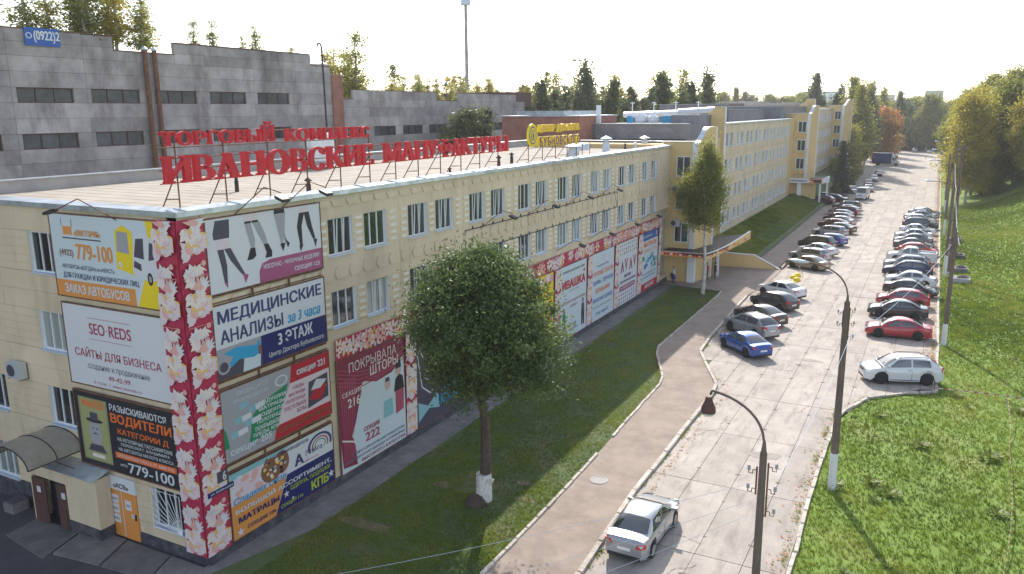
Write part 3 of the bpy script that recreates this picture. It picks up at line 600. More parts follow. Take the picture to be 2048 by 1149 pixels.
    # vestibule, doors and awning on the left wall
    t = empty('entrance_vestibule', (-8, -.4, 0), 'cream vestibule with dark double doors standing open under the arched awning', 'porch')
    mb = MB()
    for (a, b, z0, z1) in ((-9.75, -9.55, -.4, 2.0), (-9.75, -5.35, 2.0, 2.6), (-7.35, -5.35, .45, 2.0)): mb.box((a + 8, -.32, z0), (b + 8, .3, z1), M['beige'])
    mb.build('wall', t); mb = MB(); mb.box((-7.35 + 8, -.35, -.4), (-5.35 + 8, .3, .45), M['plinth']); mb.box((-10.6 + 8, .3, -.4), (-9.75 + 8, .4, .9), M['plinth']); mb.build('plinth', t)
    mb = MB(); mb.prism([(-1.9, -.5, 2.6), (2.75, -.5, 2.6), (2.75, .38, 2.85), (-1.9, .38, 2.85)], (0, 0, .03), M['flash']); mb.build('roof', t)
    mb = MB(); mb.box((-9.1 + 8, .1, -.35), (-7.9 + 8, .2, 2.0), M['pdk']); mb.build('inner_wall', t)
    for (a, b, yy) in ((-1.5, -.62, -.42), (.05, .66, -.36)):
        mb = MB(); mb.box((a, yy, -.38), (b, yy + .05, 1.95), M['brown']); mb.box((a + .1, yy - .02, -.2), (b - .1, yy, .8), M['brown']); d = mb.build('door', t); n = MB(); n.box((a + .35, yy - .03, 1.35), (a + .6, yy - .022, 1.62), M['cwhite']); n.build('notice', d)
    t = empty('awning', (-9.4, 0, 2.5), 'smoky arched plastic awning on thin dark brackets left of the drivers wanted billboard', 'awning')
    ap = mat('smoked_plastic', (.30, .27, .22), .3, var=.1, vscale=2)
    ar = []
    for i in range(13): th = math.pi * i / 12; ar.append((1.1 - 1.42 * math.cos(th) * 1.0, .86 + .74 * math.sin(th)))
    for k in range(2):
        y0, y1 = (-.06, -1.15) if k == 0 else (-1.17, -2.35); mb = MB()
        for (xa, za), (xb, zb_) in zip(ar[:-1], ar[1:]): mb.add([(xa, y0, za), (xb, y0, zb_), (xb, y1, zb_), (xa, y1, za), (xa, y0, za - .02), (xb, y0, zb_ - .02), (xb, y1, zb_ - .02), (xa, y1, za - .02)], [(0, 1, 2, 3), (7, 6, 5, 4)], ap)
        mb.build('cover', t)
    for y in (-.06, -1.16, -2.36):
        mb = MB(); mb.tube([(x, y, z + .012) for x, z in ar], .024, M['black'], 5); mb.build('rib', t)
    for x in (ar[0][0], ar[-1][0]):
        mb = MB(); mb.tube([(x, 0, .87), (x, -2.36, .87)], .024, M['black'], 5); mb.build('bracket', t); mb = MB(); mb.tube([(x, 0, -.2), (x, -1.3, .87)], .018, M['black'], 5); mb.build('stay', t)
    # orange double door with its sign
    t = empty('shop_door', (-4.75, 0, 0), 'orange double door with white notices under the small white sign', 'door')
    mb = MB(); mb.box((-.86, -.06, -.05), (-.02, .02, 2.02), M['porg']); mb.build('door_leaf', t); mb = MB(); mb.box((.02, -.06, -.05), (.86, .02, 2.02), M['porg']); mb.build('door_leaf', t)
    mb = MB(); mb.box((-.9, -.08, 2.02), (.9, .02, 2.62), M['cwhite']); mb.box((-.015, -.075, 0), (.015, -.06, 2), M['cwhite']); mb.box((-.03, .02, 0), (.03, .03, 2), M['trim']); mb.build('sign_panel', t)
    for (a, z, w_, h) in ((-.72, 1.42, .5, .38), (-.72, .98, .5, .4), (-.72, .55, .5, .38), (.18, 1.25, .36, .42), (.5, .95, .2, .16)): mb = MB(); mb.box((a, -.072, z), (a + w_, -.062, z + h), M['cwhite']); mb.box((a + .06, -.076, z + h * .35), (a + w_ - .06, -.073, z + h * .6), M['pgry']); mb.build('notice', t)
    me0, V = text_mesh('«АСВ»', .02); me = me0.copy(); P = np.zeros_like(V); P[:, 0] = -.42 + V[:, 0] * .9; P[:, 1] = -.086; P[:, 2] = 2.12 + V[:, 1] * .22; me.vertices.foreach_set('co', P.ravel()); me.materials.clear(); me.materials.append(M['pbrwn']); link('lettering', me, t)
    mb = MB(); mb.box((.75, -.12, .9), (.8, -.06, 1.15), M['black']); mb.build('handle', t)
    # fan grille on the ground-floor window
    t = empty('window_grille', (-2.05, -.12, .95), 'white fan-pattern security grille over the corner ground floor window', 'grille')
    for i in range(11):
        th = math.pi / 2 * i / 10; L = min(1.6 / max(.01, math.cos(th)), 1.6 / max(.01, math.sin(th))); mb = MB(); mb.tube([(.8, 0, .03), (.8 - L * math.cos(th), 0, .03 + L * math.sin(th))], .012, M['wframe'], 4); mb.build('bar', t)
    mb = MB(); mb.tube([(-.82, 0, 0), (.82, 0, 0), (.82, 0, 1.63), (-.82, 0, 1.63), (-.82, 0, 0)], .015, M['wframe'], 4); mb.tube([(.8 - .6 * math.cos(a), 0, .03 + .6 * math.sin(a)) for a in [k * math.pi / 16 for k in range(9)]], .012, M['wframe'], 4); mb.build('frame', t)
    # air conditioners
    def ac(loc, rz, label):
        t = empty('air_conditioner', loc, label, 'air conditioner', None, rz); mb = MB(); mb.box((-.45, -.42, -.35), (.45, -.08, .35), M['lamph']); mb.build('body', t)
        mb = MB(); mb.lathe((-.12, -.44, 0), [(.26, 0), (.26, .02), (.24, .02), (.24, -.01)], M['pdk'], 14, 'y'); mb.lathe((-.12, -.435, 0), [(0.01, 0), (.24, .005)], M['pgry'], 14, 'y'); mb.build('fan', t)
        mb = MB(); mb.box((-.4, -.4, -.4), (-.36, .0, -.35), M['black']); mb.box((.36, -.4, -.4), (.4, .0, -.35), M['black']); mb.build('bracket', t)
    ac((-10.45, 0, 6.35), 0, 'white two-fan air conditioner on the left wall at the photo edge')
    mb = MB()
    ac((.75, 58.25, 9.35), 0, 'small air conditioner below the top window beside the near pylon'); ac((.75, 58.25, 5.95), 0, 'small air conditioner below the middle window beside the near pylon')
    # concrete bin
    mb = MB(); mb.box((-11.6, -1.0, -.4), (-10.9, -.3, .35), M['apron']); mb.box((-11.55, -.95, .3), (-10.95, -.35, .36), M['pdk']); tag(mb.build('litter_bin'), 'grey concrete litter bin against the left wall', 'bin')
build_entrances()
# ---------------------------------------------------------------- rooftop lettering
SERIF = {}
def roof_sign():
    X = -1.05
    t = empty('rooftop_sign', (X, 0, 13.1), 'tall red rooftop letters in two rows on rusty A-frames at the roof edge', 'rooftop sign')
    def letter(ch, y0, y1, z0, z1, m, parent=t, bold=.05, depth=.16, xo=0, serif=True, side=None, heavy=.26):
        w = y1 - y0; h = z1 - z0; S = heavy; T = .13; mb = MB(); n_ = [0]; zb = z0 - 13.1
        def pr(pts):
            e = .0015 * n_[0]; n_[0] += 1
            mb.prism([(xo - e, y0 + w * a_, zb + h * b_) for a_, b_ in pts], (depth + 2 * e, 0, 0), m)
        def st(u, lo=0, hi=1, wd=None): wd = wd or S; pr([(u - wd / 2, lo), (u + wd / 2, lo), (u + wd / 2, hi), (u - wd / 2, hi)])
        def sf(u, top=True, bot=True, k=.20):
            if not serif: return
            if bot: pr([(max(0, u - k), 0), (min(1, u + k), 0), (min(1, u + k), .09), (max(0, u - k), .09)])
            if top: pr([(max(0, u - k), .91), (min(1, u + k), .91), (min(1, u + k), 1), (max(0, u - k), 1)])
        def dg(p, q, wd): pr([(p[0] - wd / 2, p[1]), (p[0] + wd / 2, p[1]), (q[0] + wd / 2, q[1]), (q[0] - wd / 2, q[1])])
        def bow(cu, cv, ru, rv, tu, tv, a0, a1, n=12):
            for i in range(n):
                A, B_ = a0 + (a1 - a0) * i / n, a0 + (a1 - a0) * (i + 1) / n
                mb.prism([(xo, y0 + w * (cu + ru * math.cos(A)), zb + h * (cv + rv * math.sin(A))), (xo, y0 + w * (cu + ru * math.cos(B_)), zb + h * (cv + rv * math.sin(B_))), (xo, y0 + w * (cu + (ru - tu) * math.cos(B_)), zb + h * (cv + (rv - tv) * math.sin(B_))), (xo, y0 + w * (cu + (ru - tu) * math.cos(A)), zb + h * (cv + (rv - tv) * math.sin(A)))], (depth, 0, 0), m)
        P2 = math.pi / 2; s_ = S / 2
        if ch in 'ИЙНПЦ': st(s_ + .03); st(1 - s_ - .03); sf(s_ + .04); sf(1 - s_ - .04)
        if ch in 'ИЙ': dg((.16, .06), (.84, .94), T * 1.1)
        if ch == 'Й': pr([(.3, 1.10), (.7, 1.10), (.62, 1.02), (.38, 1.02)]); pr([(.26, 1.2), (.34, 1.2), (.4, 1.06), (.3, 1.06)]); pr([(.66, 1.2), (.74, 1.2), (.7, 1.06), (.6, 1.06)])
        if ch == 'Н': pr([(.2, .44), (.8, .44), (.8, .56), (.2, .56)])
        if ch == 'П': pr([(.1, .89), (.9, .89), (.9, .995), (.1, .995)])
        if ch == 'Ц': pr([(.1, .0), (1, .0), (1, .12), (.1, .12)]); pr([(.9, -.16), (1, -.16), (1, .1), (.9, .1)])
        if ch in 'ВБРЕЬ': st(s_ + .04); sf(s_ + .04, k=.17)
        if ch == 'В': bow(.42, .735, .46, .265, .24, .10, -P2, P2); bow(.42, .27, .56, .27, .27, .10, -P2, P2); pr([(.2, .9), (.45, .9), (.45, 1), (.2, 1)]); pr([(.2, 0), (.45, 0), (.45, .1), (.2, .1)]); pr([(.2, .45), (.45, .45), (.45, .56), (.2, .56)])
        if ch == 'Б': bow(.42, .29, .56, .29, .27, .10, -P2, P2); pr([(.2, .89), (.9, .89), (.9, 1), (.2, 1)]); pr([(.2, 0), (.45, 0), (.45, .1), (.2, .1)]); pr([(.2, .48), (.45, .48), (.45, .58), (.2, .58)])
        if ch == 'Р': bow(.42, .70, .56, .30, .27, .10, -P2, P2); pr([(.2, .9), (.45, .9), (.45, 1), (.2, 1)]); pr([(.2, .4), (.45, .4), (.45, .5), (.2, .5)])
        if ch == 'Е': pr([(.15, .89), (.92, .89), (.97, .72), (1, .72), (.99, 1), (.15, 1)][:]) if 0 else pr([(.15, .88), (.95, .88), (.95, 1), (.15, 1)]); pr([(.86, .74), (.95, .74), (.95, .9), (.86, .9)]); pr([(.15, 0), (1, 0), (1, .12), (.15, .12)]); pr([(.91, .1), (1, .1), (1, .28), (.91, .28)]); pr([(.15, .45), (.75, .45), (.75, .56), (.15, .56)])
        if ch in 'АДЛ': dg((.14, 0), (.5, 1), .12); dg((.80, 0), (.48, 1), .30); sf(.14, top=False); sf(.8, top=False)
        if ch == 'А': pr([(.22, .27), (.78, .27), (.75, .38), (.26, .38)])
        if ch == 'Д': pr([(.02, 0), (.98, 0), (.98, .12), (.02, .12)]); pr([(.0, -.16), (.1, -.16), (.1, .1), (.0, .1)]); pr([(.9, -.16), (1, -.16), (1, .1), (.9, .1)])
        if ch == 'О': bow(.5, .5, .5, .52, .26, .10, 0, 2 * math.pi, 22)
        if ch == 'С': bow(.54, .5, .52, .52, .26, .10, .55, 2 * math.pi - .5, 18); pr([(.86, .66), (.96, .66), (.98, .96), (.9, .9)])
        if ch == 'К': st(s_ + .03); sf(s_ + .04, k=.17); dg((.32, .42), (.86, .96), .14); dg((.88, .0), (.46, .55), .3); sf(.85, top=False, k=.14); sf(.86, bot=False, k=.14)
        if ch == 'М': st(.12, wd=.14); st(.86, wd=.24); dg((.46, .08), (.14, 1), .26); dg((.46, .08), (.84, 1), .12); sf(.12, top=False, k=.13); sf(.86, k=.15); sf(.14, bot=False, k=.15)
        if ch == 'У': dg((.5, .28), (.16, 1), .30); dg((.3, .1), (.86, 1), .13); bow(.25, .13, .18, .13, .14, .10, math.pi, 2 * math.pi, 6); sf(.17, bot=False); sf(.86, bot=False, k=.14)
        if ch == 'Ф': st(.5); sf(.5); bow(.5, .52, .5, .32, .22, .09, 0, 2 * math.pi, 18)
        if ch == 'Т': st(.5); sf(.5, top=False); pr([(.02, .88), (.98, .88), (.98, 1), (.02, 1)]); pr([(.02, .7), (.11, .7), (.11, .9), (.02, .9)]); pr([(.89, .7), (.98, .7), (.98, .9), (.89, .9)])
        if ch == 'Г': st(s_ + .04); sf(s_ + .04, top=False, k=.17); pr([(.04, .88), (.96, .88), (.96, 1), (.04, 1)]); pr([(.87, .68), (.96, .68), (.96, .9), (.87, .9)])
        if ch == 'Ы': st(.14, wd=.2); sf(.14, k=.13); st(.9, wd=.18); sf(.88, k=.12); bow(.34, .28, .34, .28, .17, .10, -P2, P2, 10); pr([(.2, .0), (.36, .0), (.36, .1), (.2, .1)]); pr([(.2, .46), (.36, .46), (.36, .56), (.2, .56)])
        return mb.build('letter', parent)
    # measured letter spans (y) for the lower row, then the upper one
    k = 1 + (1.05 - .35) / 23.5; cy = -18.85
    def Y(y): return cy + (y - cy) * k
    def Z(z): return 16.85 + (z - 16.85) * k
    low = [('И', -.13, 1.05), ('В', 1.13, 2.12), ('А', 2.12, 3.33), ('Н', 3.42, 4.6), ('О', 4.69, 5.99), ('В', 6.09, 7.05), ('С', 7.11, 8.16), ('К', 8.28, 9.41), ('И', 9.45, 10.57), ('Е', 10.64, 11.5),
           ('М', 12.31, 13.75), ('А', 13.73, 14.95), ('Н', 14.99, 16.1), ('У', 16.12, 17.15), ('Ф', 17.16, 18.46), ('А', 18.42, 19.4), ('К', 19.45, 20.5), ('Т', 20.54, 21.5), ('У', 21.52, 22.55), ('Р', 22.62, 23.5), ('Ы', 23.58, 24.9)]
    for i, (c, a, b) in enumerate(low): letter(c, Y(a), Y(b), Z(14.44 + (.02 if c in 'ОС' else .05)), Z(15.44), M['red'])
    up1, up2 = 'ТОРГОВЫЙ', 'КОМПЛЕКС'
    w1 = [.75, .85, .7, .6, .85, .65, .9, .8]
    y = -.12
    sc = 5.4 / sum(w1)
    for c, w in zip(up1, w1): letter(c, Y(y), Y(y + w * sc * .93), Z(15.78), Z(16.27 if c != 'Й' else 16.42), M['red'], bold=.06, depth=.14, serif=c not in 'О'); y += w * sc
    y = 5.86; w2 = [.7, .85, .85, .7, .75, .6, .7, .7]; sc = 5.5 / sum(w2)
    for c, w in zip(up2, w2): letter(c, Y(y), Y(y + w * sc * .93), Z(15.75), Z(16.24), M['red'], bold=.06, depth=.14, serif=c not in 'ОС'); y += w * sc
    for (z, y0, y1) in ((15.72, -.2, 11.4), (16.2, -.2, 11.4), (14.5, -.2, 24.9), (15.35, -.2, 24.9), (14.95, -.2, 24.9)):
        mb = MB(); mb.tube([(-.03, Y(y0), Z(z) - 13.1), (-.03, Y(y1), Z(z) - 13.1)], .022, M['rust'], 4); mb.build('rail', t)
    ys = [.55, 2.7, 4.95, 7.15, 9.3, 11.4, 13.45, 15.4, 17.5, 19.6, 21.7, 23.9]
    for i, y in enumerate(ys):
        zt = 15.9 if i < 6 else 15.3; f = MB(); yy = Y(y); f.tube([(-.06, yy, 0), (-.06, yy, Z(zt) - 13.1)], .03, M['rust'], 5); f.tube([(-1.25, yy, 0), (-.06, yy, 1.75)], .026, M['rust'], 5); f.tube([(-.8, yy, .68), (-.06, yy, .72)], .02, M['rust'], 4); f.build('support_frame', t)
    # yellow clinic sign further along
    X2 = -1.5
    t2 = empty('rooftop_sign', (X2, 30, 13.1), 'yellow and purple clinic sign with round emblem on the roof edge', 'rooftop sign')
    def L2(txt, y0, y1, z0, z1, front, back):
        ws = {'Ц': 1, 'Е': .85, 'Н': 1, 'Т': .9, 'Р': .85, ' ': .6, 'Д': 1, 'О': 1, 'К': .95, 'А': 1, 'Б': .9, 'У': .95, 'В': .9, 'С': .95, 'Г': .75, 'И': 1}
        W = sum(ws[c] for c in txt); y = y0
        for c in txt:
            w = ws[c] * (y1 - y0) / W
            if c != ' ':
                o = letter(c, y - 30 + 0, y - 30 + w * .82, z0, z1, back, t2, .09, .2, 0, False); me0, V = text_mesh(c, .02, .5, 0); me = me0.copy(); P = np.zeros_like(V); P[:, 0] = .2 + V[:, 2] * .03; P[:, 1] = y - 30 + w * .06 + w * .7 * V[:, 0]; P[:, 2] = z0 - 13.1 + (z1 - z0) * (.06 + .88 * V[:, 1])
                me.vertices.foreach_set('co', P.ravel()); me.materials.clear(); me.materials.append(front); link('face', me, o)
            y += w
    L2('ЦЕНТР ДОКТОРА', 31.5, 38.7, 15.45, 15.95, M['pgold'], M['pyel']); L2('БУБНОВСКОГО', 31.5, 38.8, 14.45, 15.13, M['purple'], M['pyel'])
    mb = MB(); c = (0, .65, 2.15)
    for (r, x, m_) in ((.78, .0, 'pyel'), (.60, .13, 'purple'), (.52, .14, 'pyel'), (.36, .15, 'purple'), (.3, .16, 'pyel')):
        P = [(x, c[1] + r * .95 * math.cos(q), c[2] + r * math.sin(q)) for q in [k * math.pi / 12 for k in range(24)]]
        if r == .78: mb.prism(P, (.12, 0, 0), M[m_])
        else: mb.quad(P, M[m_])
    mb.quad([(.17, .65, 1.85), (.17, .78, 2.1), (.17, .65, 2.4), (.17, .52, 2.1)], M['purple']); mb.build('emblem', t2)
    for z in (14.4, 14.9, 15.4, 15.9): mb = MB(); mb.tube([(-.04, 0, z - 13.1), (-.04, 8.8, z - 13.1)], .02, M['rust'], 4); mb.build('rail', t2)
    for y in (.3, 2.5, 4.7, 6.8, 8.6): f = MB(); f.tube([(-.06, y, 0), (-.06, y, 2.8)], .03, M['rust'], 5); f.tube([(-1.2, y, 0), (-.06, y, 1.4)], .025, M['rust'], 5); f.tube([(-.75, y, .5), (-.06, y, .55)], .02, M['rust'], 4); f.build('support_frame', t2)
roof_sign()
# ---------------------------------------------------------------- banners
UL = (1, 0, 0); UF = (0, 1, 0)
def floral(s, seed=1, mirror=True, unit=None):
    rr = random.Random(seed); w, h = s.w, s.h; u = unit or w; n = max(1, int(round(h / (u * 1.35))))
    if w > h: return floral_h(s, seed)
    def lotus(cx, cy, r, a0, m1='pcream', lay=2):
        for k in range(9):
            a = a0 + (k - 4) * .46; L = r * (1.15 if k % 2 else .95); P = []
            for (f, wd) in ((0, 0), (.35, -.2), (.65, -.21), (1, 0), (.65, .21), (.35, .2)):
                x = cx + (L * f * math.cos(a) - L * wd * math.sin(a)); y = cy + (L * f * math.sin(a) + L * wd * math.cos(a)); P.append((min(1, max(0, x / w)), min(1, max(0, y / h))))
            s.poly(P, M[m1], lay)
            P2 = [((cx + (px_ * w - cx) * .6) / w, (cy + (py_ * h - cy) * .6) / h) for px_, py_ in P]; P2 = [(min(1, max(0, a_)), min(1, max(0, b_))) for a_, b_ in P2]
            s.poly(P2, M['ppale' if k % 3 else 'ppink'], lay + 1)
    def cl(px_, py_): return (min(1, max(0, px_ / w)), min(1, max(0, py_ / h)))
    def fan(cx, cy, r, a0, m1, lay):
        for q in range(5):
            a = a0 + (q - 2) * .5; s.poly([cl(cx + r * .1 * math.sin(a), cy - r * .1 * math.cos(a)), cl(cx + r * .6 * math.cos(a - .2), cy + r * .6 * math.sin(a - .2)), cl(cx + r * math.cos(a), cy + r * math.sin(a)), cl(cx + r * .6 * math.cos(a + .2), cy + r * .6 * math.sin(a + .2)), cl(cx - r * .1 * math.sin(a), cy + r * .1 * math.cos(a))], M[m1], lay)
    k = 0; y = .1 * u
    while y < h - .05:
        ty = k % 6; sides = (-1, 1) if mirror else (1,)
        for sg in sides:
            cx = w / 2 + sg * u * .24 if mirror else w * (.5 + .12 * (1 if k % 2 else -1)); r = u * .47
            if ty == 0: lotus(cx, y, r, math.pi / 2 + sg * .35, 'ppale', 2); fan(cx - sg * r * .4, y + .05, r * .6, math.pi / 2 - sg, 'ppink', 4)
            elif ty == 1: s.poly([cl(cx - r * .9, y - r * .3), cl(cx + r * .9, y - r * .35), cl(cx + r * .95, y + r * .5), cl(cx, y + r * .75), cl(cx - r * .9, y + r * .5)], M['pgold'], 2); lotus(cx, y - .05, r * .85, math.pi / 2 - sg * .6, 'ppale', 3)
            elif ty == 2: lotus(cx, y + .12, r * 1.0, -math.pi / 2 + sg * .5, 'pcream', 5); s.ell(min(max(cx, .1), w - .1) / w, (y + .05) / h, .1 / w, .12 / h, M['pgold'], 7, 8)
            elif ty == 3: fan(cx, y - .1, r * 1.1, math.pi / 2 + sg * .3, 'ppink', 4); fan(cx + sg * .1, y, r * .7, math.pi / 2 - sg * .7, 'cwhite', 5)
            elif ty == 4: lotus(cx + sg * .05, y, r * .9, math.pi / 2 + sg * .8, 'pcream', 2); lotus(cx - sg * .18, y + .1, r * .5, math.pi / 2, 'cwhite', 5)
            else: fan(cx, y, r * .7, -math.pi / 2, 'pcream', 3); s.ell(min(max(cx + sg * .2, .12), w - .12) / w, min(y + .1, h - .1) / h, .11 / w, .11 / h, M['ppink'], 4, 7)
        if k % 2 == 0: s.ell(.5, min(y + u * .12, h - .1) / h, u * .07 / w, u * .1 / h, M['cwhite'], 7, 10)
        y += u * (.31 if ty != 5 else .46); k += 1
    for v in range(1, int(h / 1.8)): s.line([(0, v * 1.8 / h), (1, (v * 1.8 + .02) / h)], .015, M['ppink'], 9)
def floral_h(s, seed):
    rr = random.Random(seed); w, h = s.w, s.h; x = .2
    while x < w - .2:
        if rr.random() < .85:
            for q in range(3):
                cx = x + rr.uniform(-.15, .15); cy = h * rr.uniform(.25, .75); r = h * rr.uniform(.32, .5); a0 = rr.uniform(0, 6.28); m1 = rr.choice(['pcream', 'pcream', 'ppale', 'ppink', 'pgold'])
                for k in range(6):
                    a = a0 + k * 1.047; P = [(cx, cy)] + [(cx + r * f * math.cos(a + d), cy + r * f * math.sin(a + d)) for f, d in ((.55, -.33), (.85, -.18), (1, 0), (.85, .18), (.55, .33))]
                    s.poly([(min(1, max(0, a_ / w)), min(1, max(0, b_ / h))) for a_, b_ in P], M[m1], 2 + q)
                s.ell(cx / w, cy / h, r * .22 / w, r * .22 / h, M['pred'], 5 + q, 8)
        x += h * .55
def banner(name, y0, y1, z0, z1, base, label, **k): return Sign(name, (.10, y0, z0), UF, y1 - y0, z1 - z0, M[base], label, **k)
def build_signs():
    # left wall, three billboards
    s = Sign('billboard', (-6.95, -.16, 9.97), UL, 5.9, 3.2, M['plgt'], 'white and yellow bus hire billboard, topmost on the left wall')
    s.rect(0, 0, .78, .2, M['porg']); s.poly([(.79, 0), (1, 0), (1, 1), (.93, 1), (.96, .6), (.86, .3)], M['pyel']); s.poly([(.78, 0), (.795, 0), (.875, .32), (.86, .32)], M['cwhite'], 2)
    # bus behind and white van
    s.poly([(.63, .42), (.80, .36), (.80, .86), (.72, .93), (.64, .86)], M['pyel'], 3); s.poly([(.645, .62), (.76, .60), (.76, .85), (.66, .86)], M['pgry'], 4); s.poly([(.65, .45), (.68, .44), (.68, .5), (.65, .5)], M['cwhite'], 4)
    s.poly([(.78, .38), (.93, .3), (1.0, .34), (1.0, .78), (.9, .86), (.82, .82), (.79, .6)], M['cwhite'], 5); s.poly([(.80, .58), (.89, .56), (.90, .80), (.83, .79)], M['pdk'], 6); s.poly([(.93, .55), (.99, .57), (.99, .75), (.95, .76)], M['pdk'], 6); s.poly([(.79, .46), (.86, .42), (.86, .5), (.8, .54)], M['pdk'], 6)
    s.ell(.93, .34, .025, .075, M['pblk'], 7); s.ell(.93, .34, .013, .04, M['pgry'], 8)
    s.rect(.13, .76, .22, .86, M['porg'], 2); s.rect(.14, .86, .215, .9, M['cwhite'], 2); s.line([(.115, .72), (.5, .72)], .05, M['pdk']); s.line([(.12, .86), (.12, .95)], .03, M['pdk']); s.line([(.225, .86), (.225, .95)], .03, M['pdk'])
    s.text('«ВИКТОРИЯ»', .24, .755, .5, .83, M['porg'], bold=.03); s.text('(4922)', .07, .48, .21, .58, M['pbrwn'], bold=.02); s.text('779-100', .24, .47, .60, .66, M['porg'], bold=.03)
    s.text('АВТОБУСЫ «БОГДАН» и «НЕКСТ»', .08, .34, .6, .4, M['ptext'], bold=.01); s.text('ДЛЯ ГРАЖДАН И ЮРИДИЧЕСКИХ ЛИЦ', .08, .22, .82, .3, M['ptext'], bold=.015); s.text('ЗАКАЗ АВТОБУСОВ', .08, .045, .72, .16, M['cwhite'], bold=.03); s.done()
    s = Sign('billboard', (-6.85, -.16, 6.4), UL, 5.82, 3.25, M['cwhite'], 'white website design billboard, middle of the three on the left wall')
    s.text('SEO', .26, .66, .42, .8, M['pwine2'], bold=.02); s.text('REDS', .46, .66, .68, .8, M['pwine2'], bold=.02); s.ell(.44, .73, .006, .012, M['pwine2'], 4, 4); s.line([(.25, .86), (.68, .86)], .02, M['pwine2']); s.line([(.25, .6), (.68, .6)], .02, M['pwine2'])
    s.text('САЙТЫ ДЛЯ БИЗНЕСА', .08, .34, .94, .49, M['pwine2'], bold=.015); s.text('создание и продвижение', .2, .2, .82, .28, M['pgtx'], bold=.005); s.text('49-42-99', .4, .11, .62, .17, M['pwine2']); s.text('4 этаж  |  www.seoreds.ru', .24, .02, .72, .075, M['pwine2'], bold=.002); s.done()
    s = Sign('billboard', (-6.85, -.16, 2.93), UL, 5.82, 3.12, M['pblk'], 'black drivers wanted billboard with khaki poster, lowest on the left wall')
    s.rect(.04, .07, .34, .93, M['pkhaki'], 2); s.rect(.055, .09, .325, .91, M['plime'] if 0 else M['pkhaki'], 3); s.text('WANTED', .07, .8, .31, .9, M['porange'], bold=.03, layer=5)
    s.ell(.19, .45, .062, .19, M['pgry'], 4); s.ell(.19, .63, .09, .03, M['pblk'], 6); s.poly([(.145, .63), (.235, .63), (.228, .74), (.15, .74)], M['pdk'], 7); s.poly([(.15, .43), (.19, .47), (.23, .43), (.19, .45)], M['pblk'], 7); s.poly([(.13, .3), (.25, .3), (.29, .2), (.09, .2)], M['pdk'], 5); s.ell(.17, .52, .01, .012, M['pblk'], 6, 6); s.ell(.21, .52, .01, .012, M['pblk'], 6, 6); s.rect(.13, .12, .26, .17, M['pcream'], 6); s.line([(.05, .08), (.33, .08), (.33, .92), (.05, .92), (.05, .08)], .015, M['pdk'], 6)
    s.text('РАЗЫСКИВАЮТСЯ', .37, .83, .93, .92, M['cwhite'], bold=.02); s.text('ВОДИТЕЛИ', .37, .65, .97, .8, M['porange'], bold=.03); s.text('КАТЕГОРИИ Д', .43, .52, .93, .61, M['porange'], bold=.02)
    s.text('НА РЕГУЛЯРНЫЕ ПАССАЖИРСКИЕ', .42, .44, .96, .49, M['cwhite']); s.text('ПЕРЕВОЗКИ Г. ВЛАДИМИРА', .45, .375, .93, .42, M['cwhite']); s.text('НА АВТОБУСЫ МАЛОГО КЛАССА', .42, .31, .96, .355, M['cwhite']); s.rect(.38, .2, .98, .28, M['porange'], 2); s.text('ЗАРАБОТНАЯ ПЛАТА ОТ 35000 РУБ', .4, .22, .96, .26, M['cwhite'])
    s.text('(4922)', .42, .09, .49, .13, M['cwhite']); s.text('779-100', .5, .03, .95, .17, M['cwhite'], bold=.015); s.done()
    # corner: two floral halves
    s = Sign('floral_banner', (-1.02, -.18, .4), UL, 1.1, 12.85, M['xcrim'], 'crimson and cream floral strip on the left side of the building corner', 'banner', frame=False, th=.02); floral(s, 1, False, 1.15); s.done('floral_print')
    s = Sign('floral_banner', (.13, -.16, .4), UF, 1.18, 12.85, M['xcrim'], 'crimson and cream floral strip on the right side of the building corner', 'banner', frame=False, th=.02); floral(s, 1, False, 1.15); s.done('floral_print')
    # long wall, four stacked billboards
    s = banner('billboard', 1.1, 7.18, 10.36, 13.12, 'cwhite', 'white hosiery billboard showing four pairs of legs, top of the corner stack')
    s.poly([(.4, .0), (1, 0), (1, .31), (.5, .31), (.43, .27), (.4, .16)], M['pmag'], 2); s.text('НОСОЧНО - ЧУЛОЧНЫЕ ИЗДЕЛИЯ', .44, .17, .97, .25, M['cwhite'], bold=.02); s.text('СЕКЦИЯ 123', .72, .04, .97, .12, M['cwhite'], bold=.02)
    def leg(pts, wd, m, ly=3):
        for (a, b, w0), (c, d, w1) in zip(pts[:-1], pts[1:]): 
            s.poly([(a - w0 / 2, b), (a + w0 / 2, b), (c + w1 / 2, d), (c - w1 / 2, d)], M[m], ly)
    leg([(.13, .97, .11), (.115, .8, .13), (.115, .72, .12)], 0, 'pdk'); leg([(.09, .72, .055), (.1, .58, .045)], 0, 'ppale'); leg([(.145, .72, .055), (.155, .58, .045)], 0, 'ppale'); leg([(.1, .58, .05), (.12, .35, .045), (.125, .12, .025)], 0, 'pdk'); leg([(.155, .58, .05), (.2, .4, .05), (.27, .18, .025)], 0, 'pdk'); s.poly([(.11, .12), (.14, .13), (.135, .04)], M['pmag'], 4); s.poly([(.26, .2), (.31, .16), (.28, .05)], M['pmag'], 4)
    leg([(.33, 1, .05), (.335, .88, .05)], 0, 'ppale'); leg([(.4, 1, .06), (.39, .88, .06)], 0, 'ppale'); leg([(.33, .88, .05), (.36, .62, .05), (.36, .5, .025)], 0, 'pgry'); leg([(.4, .88, .06), (.45, .66, .055), (.475, .52, .03)], 0, 'pgry'); leg([(.36, .52, .04), (.35, .4, .07), (.33, .36, .05)], 0, 'pblk', 4); leg([(.475, .54, .04), (.5, .42, .05), (.49, .34, .06)], 0, 'pblk', 4); s.rect(.305, .87, .36, .9, M['pblk'], 5); s.rect(.365, .87, .42, .9, M['pblk'], 5)
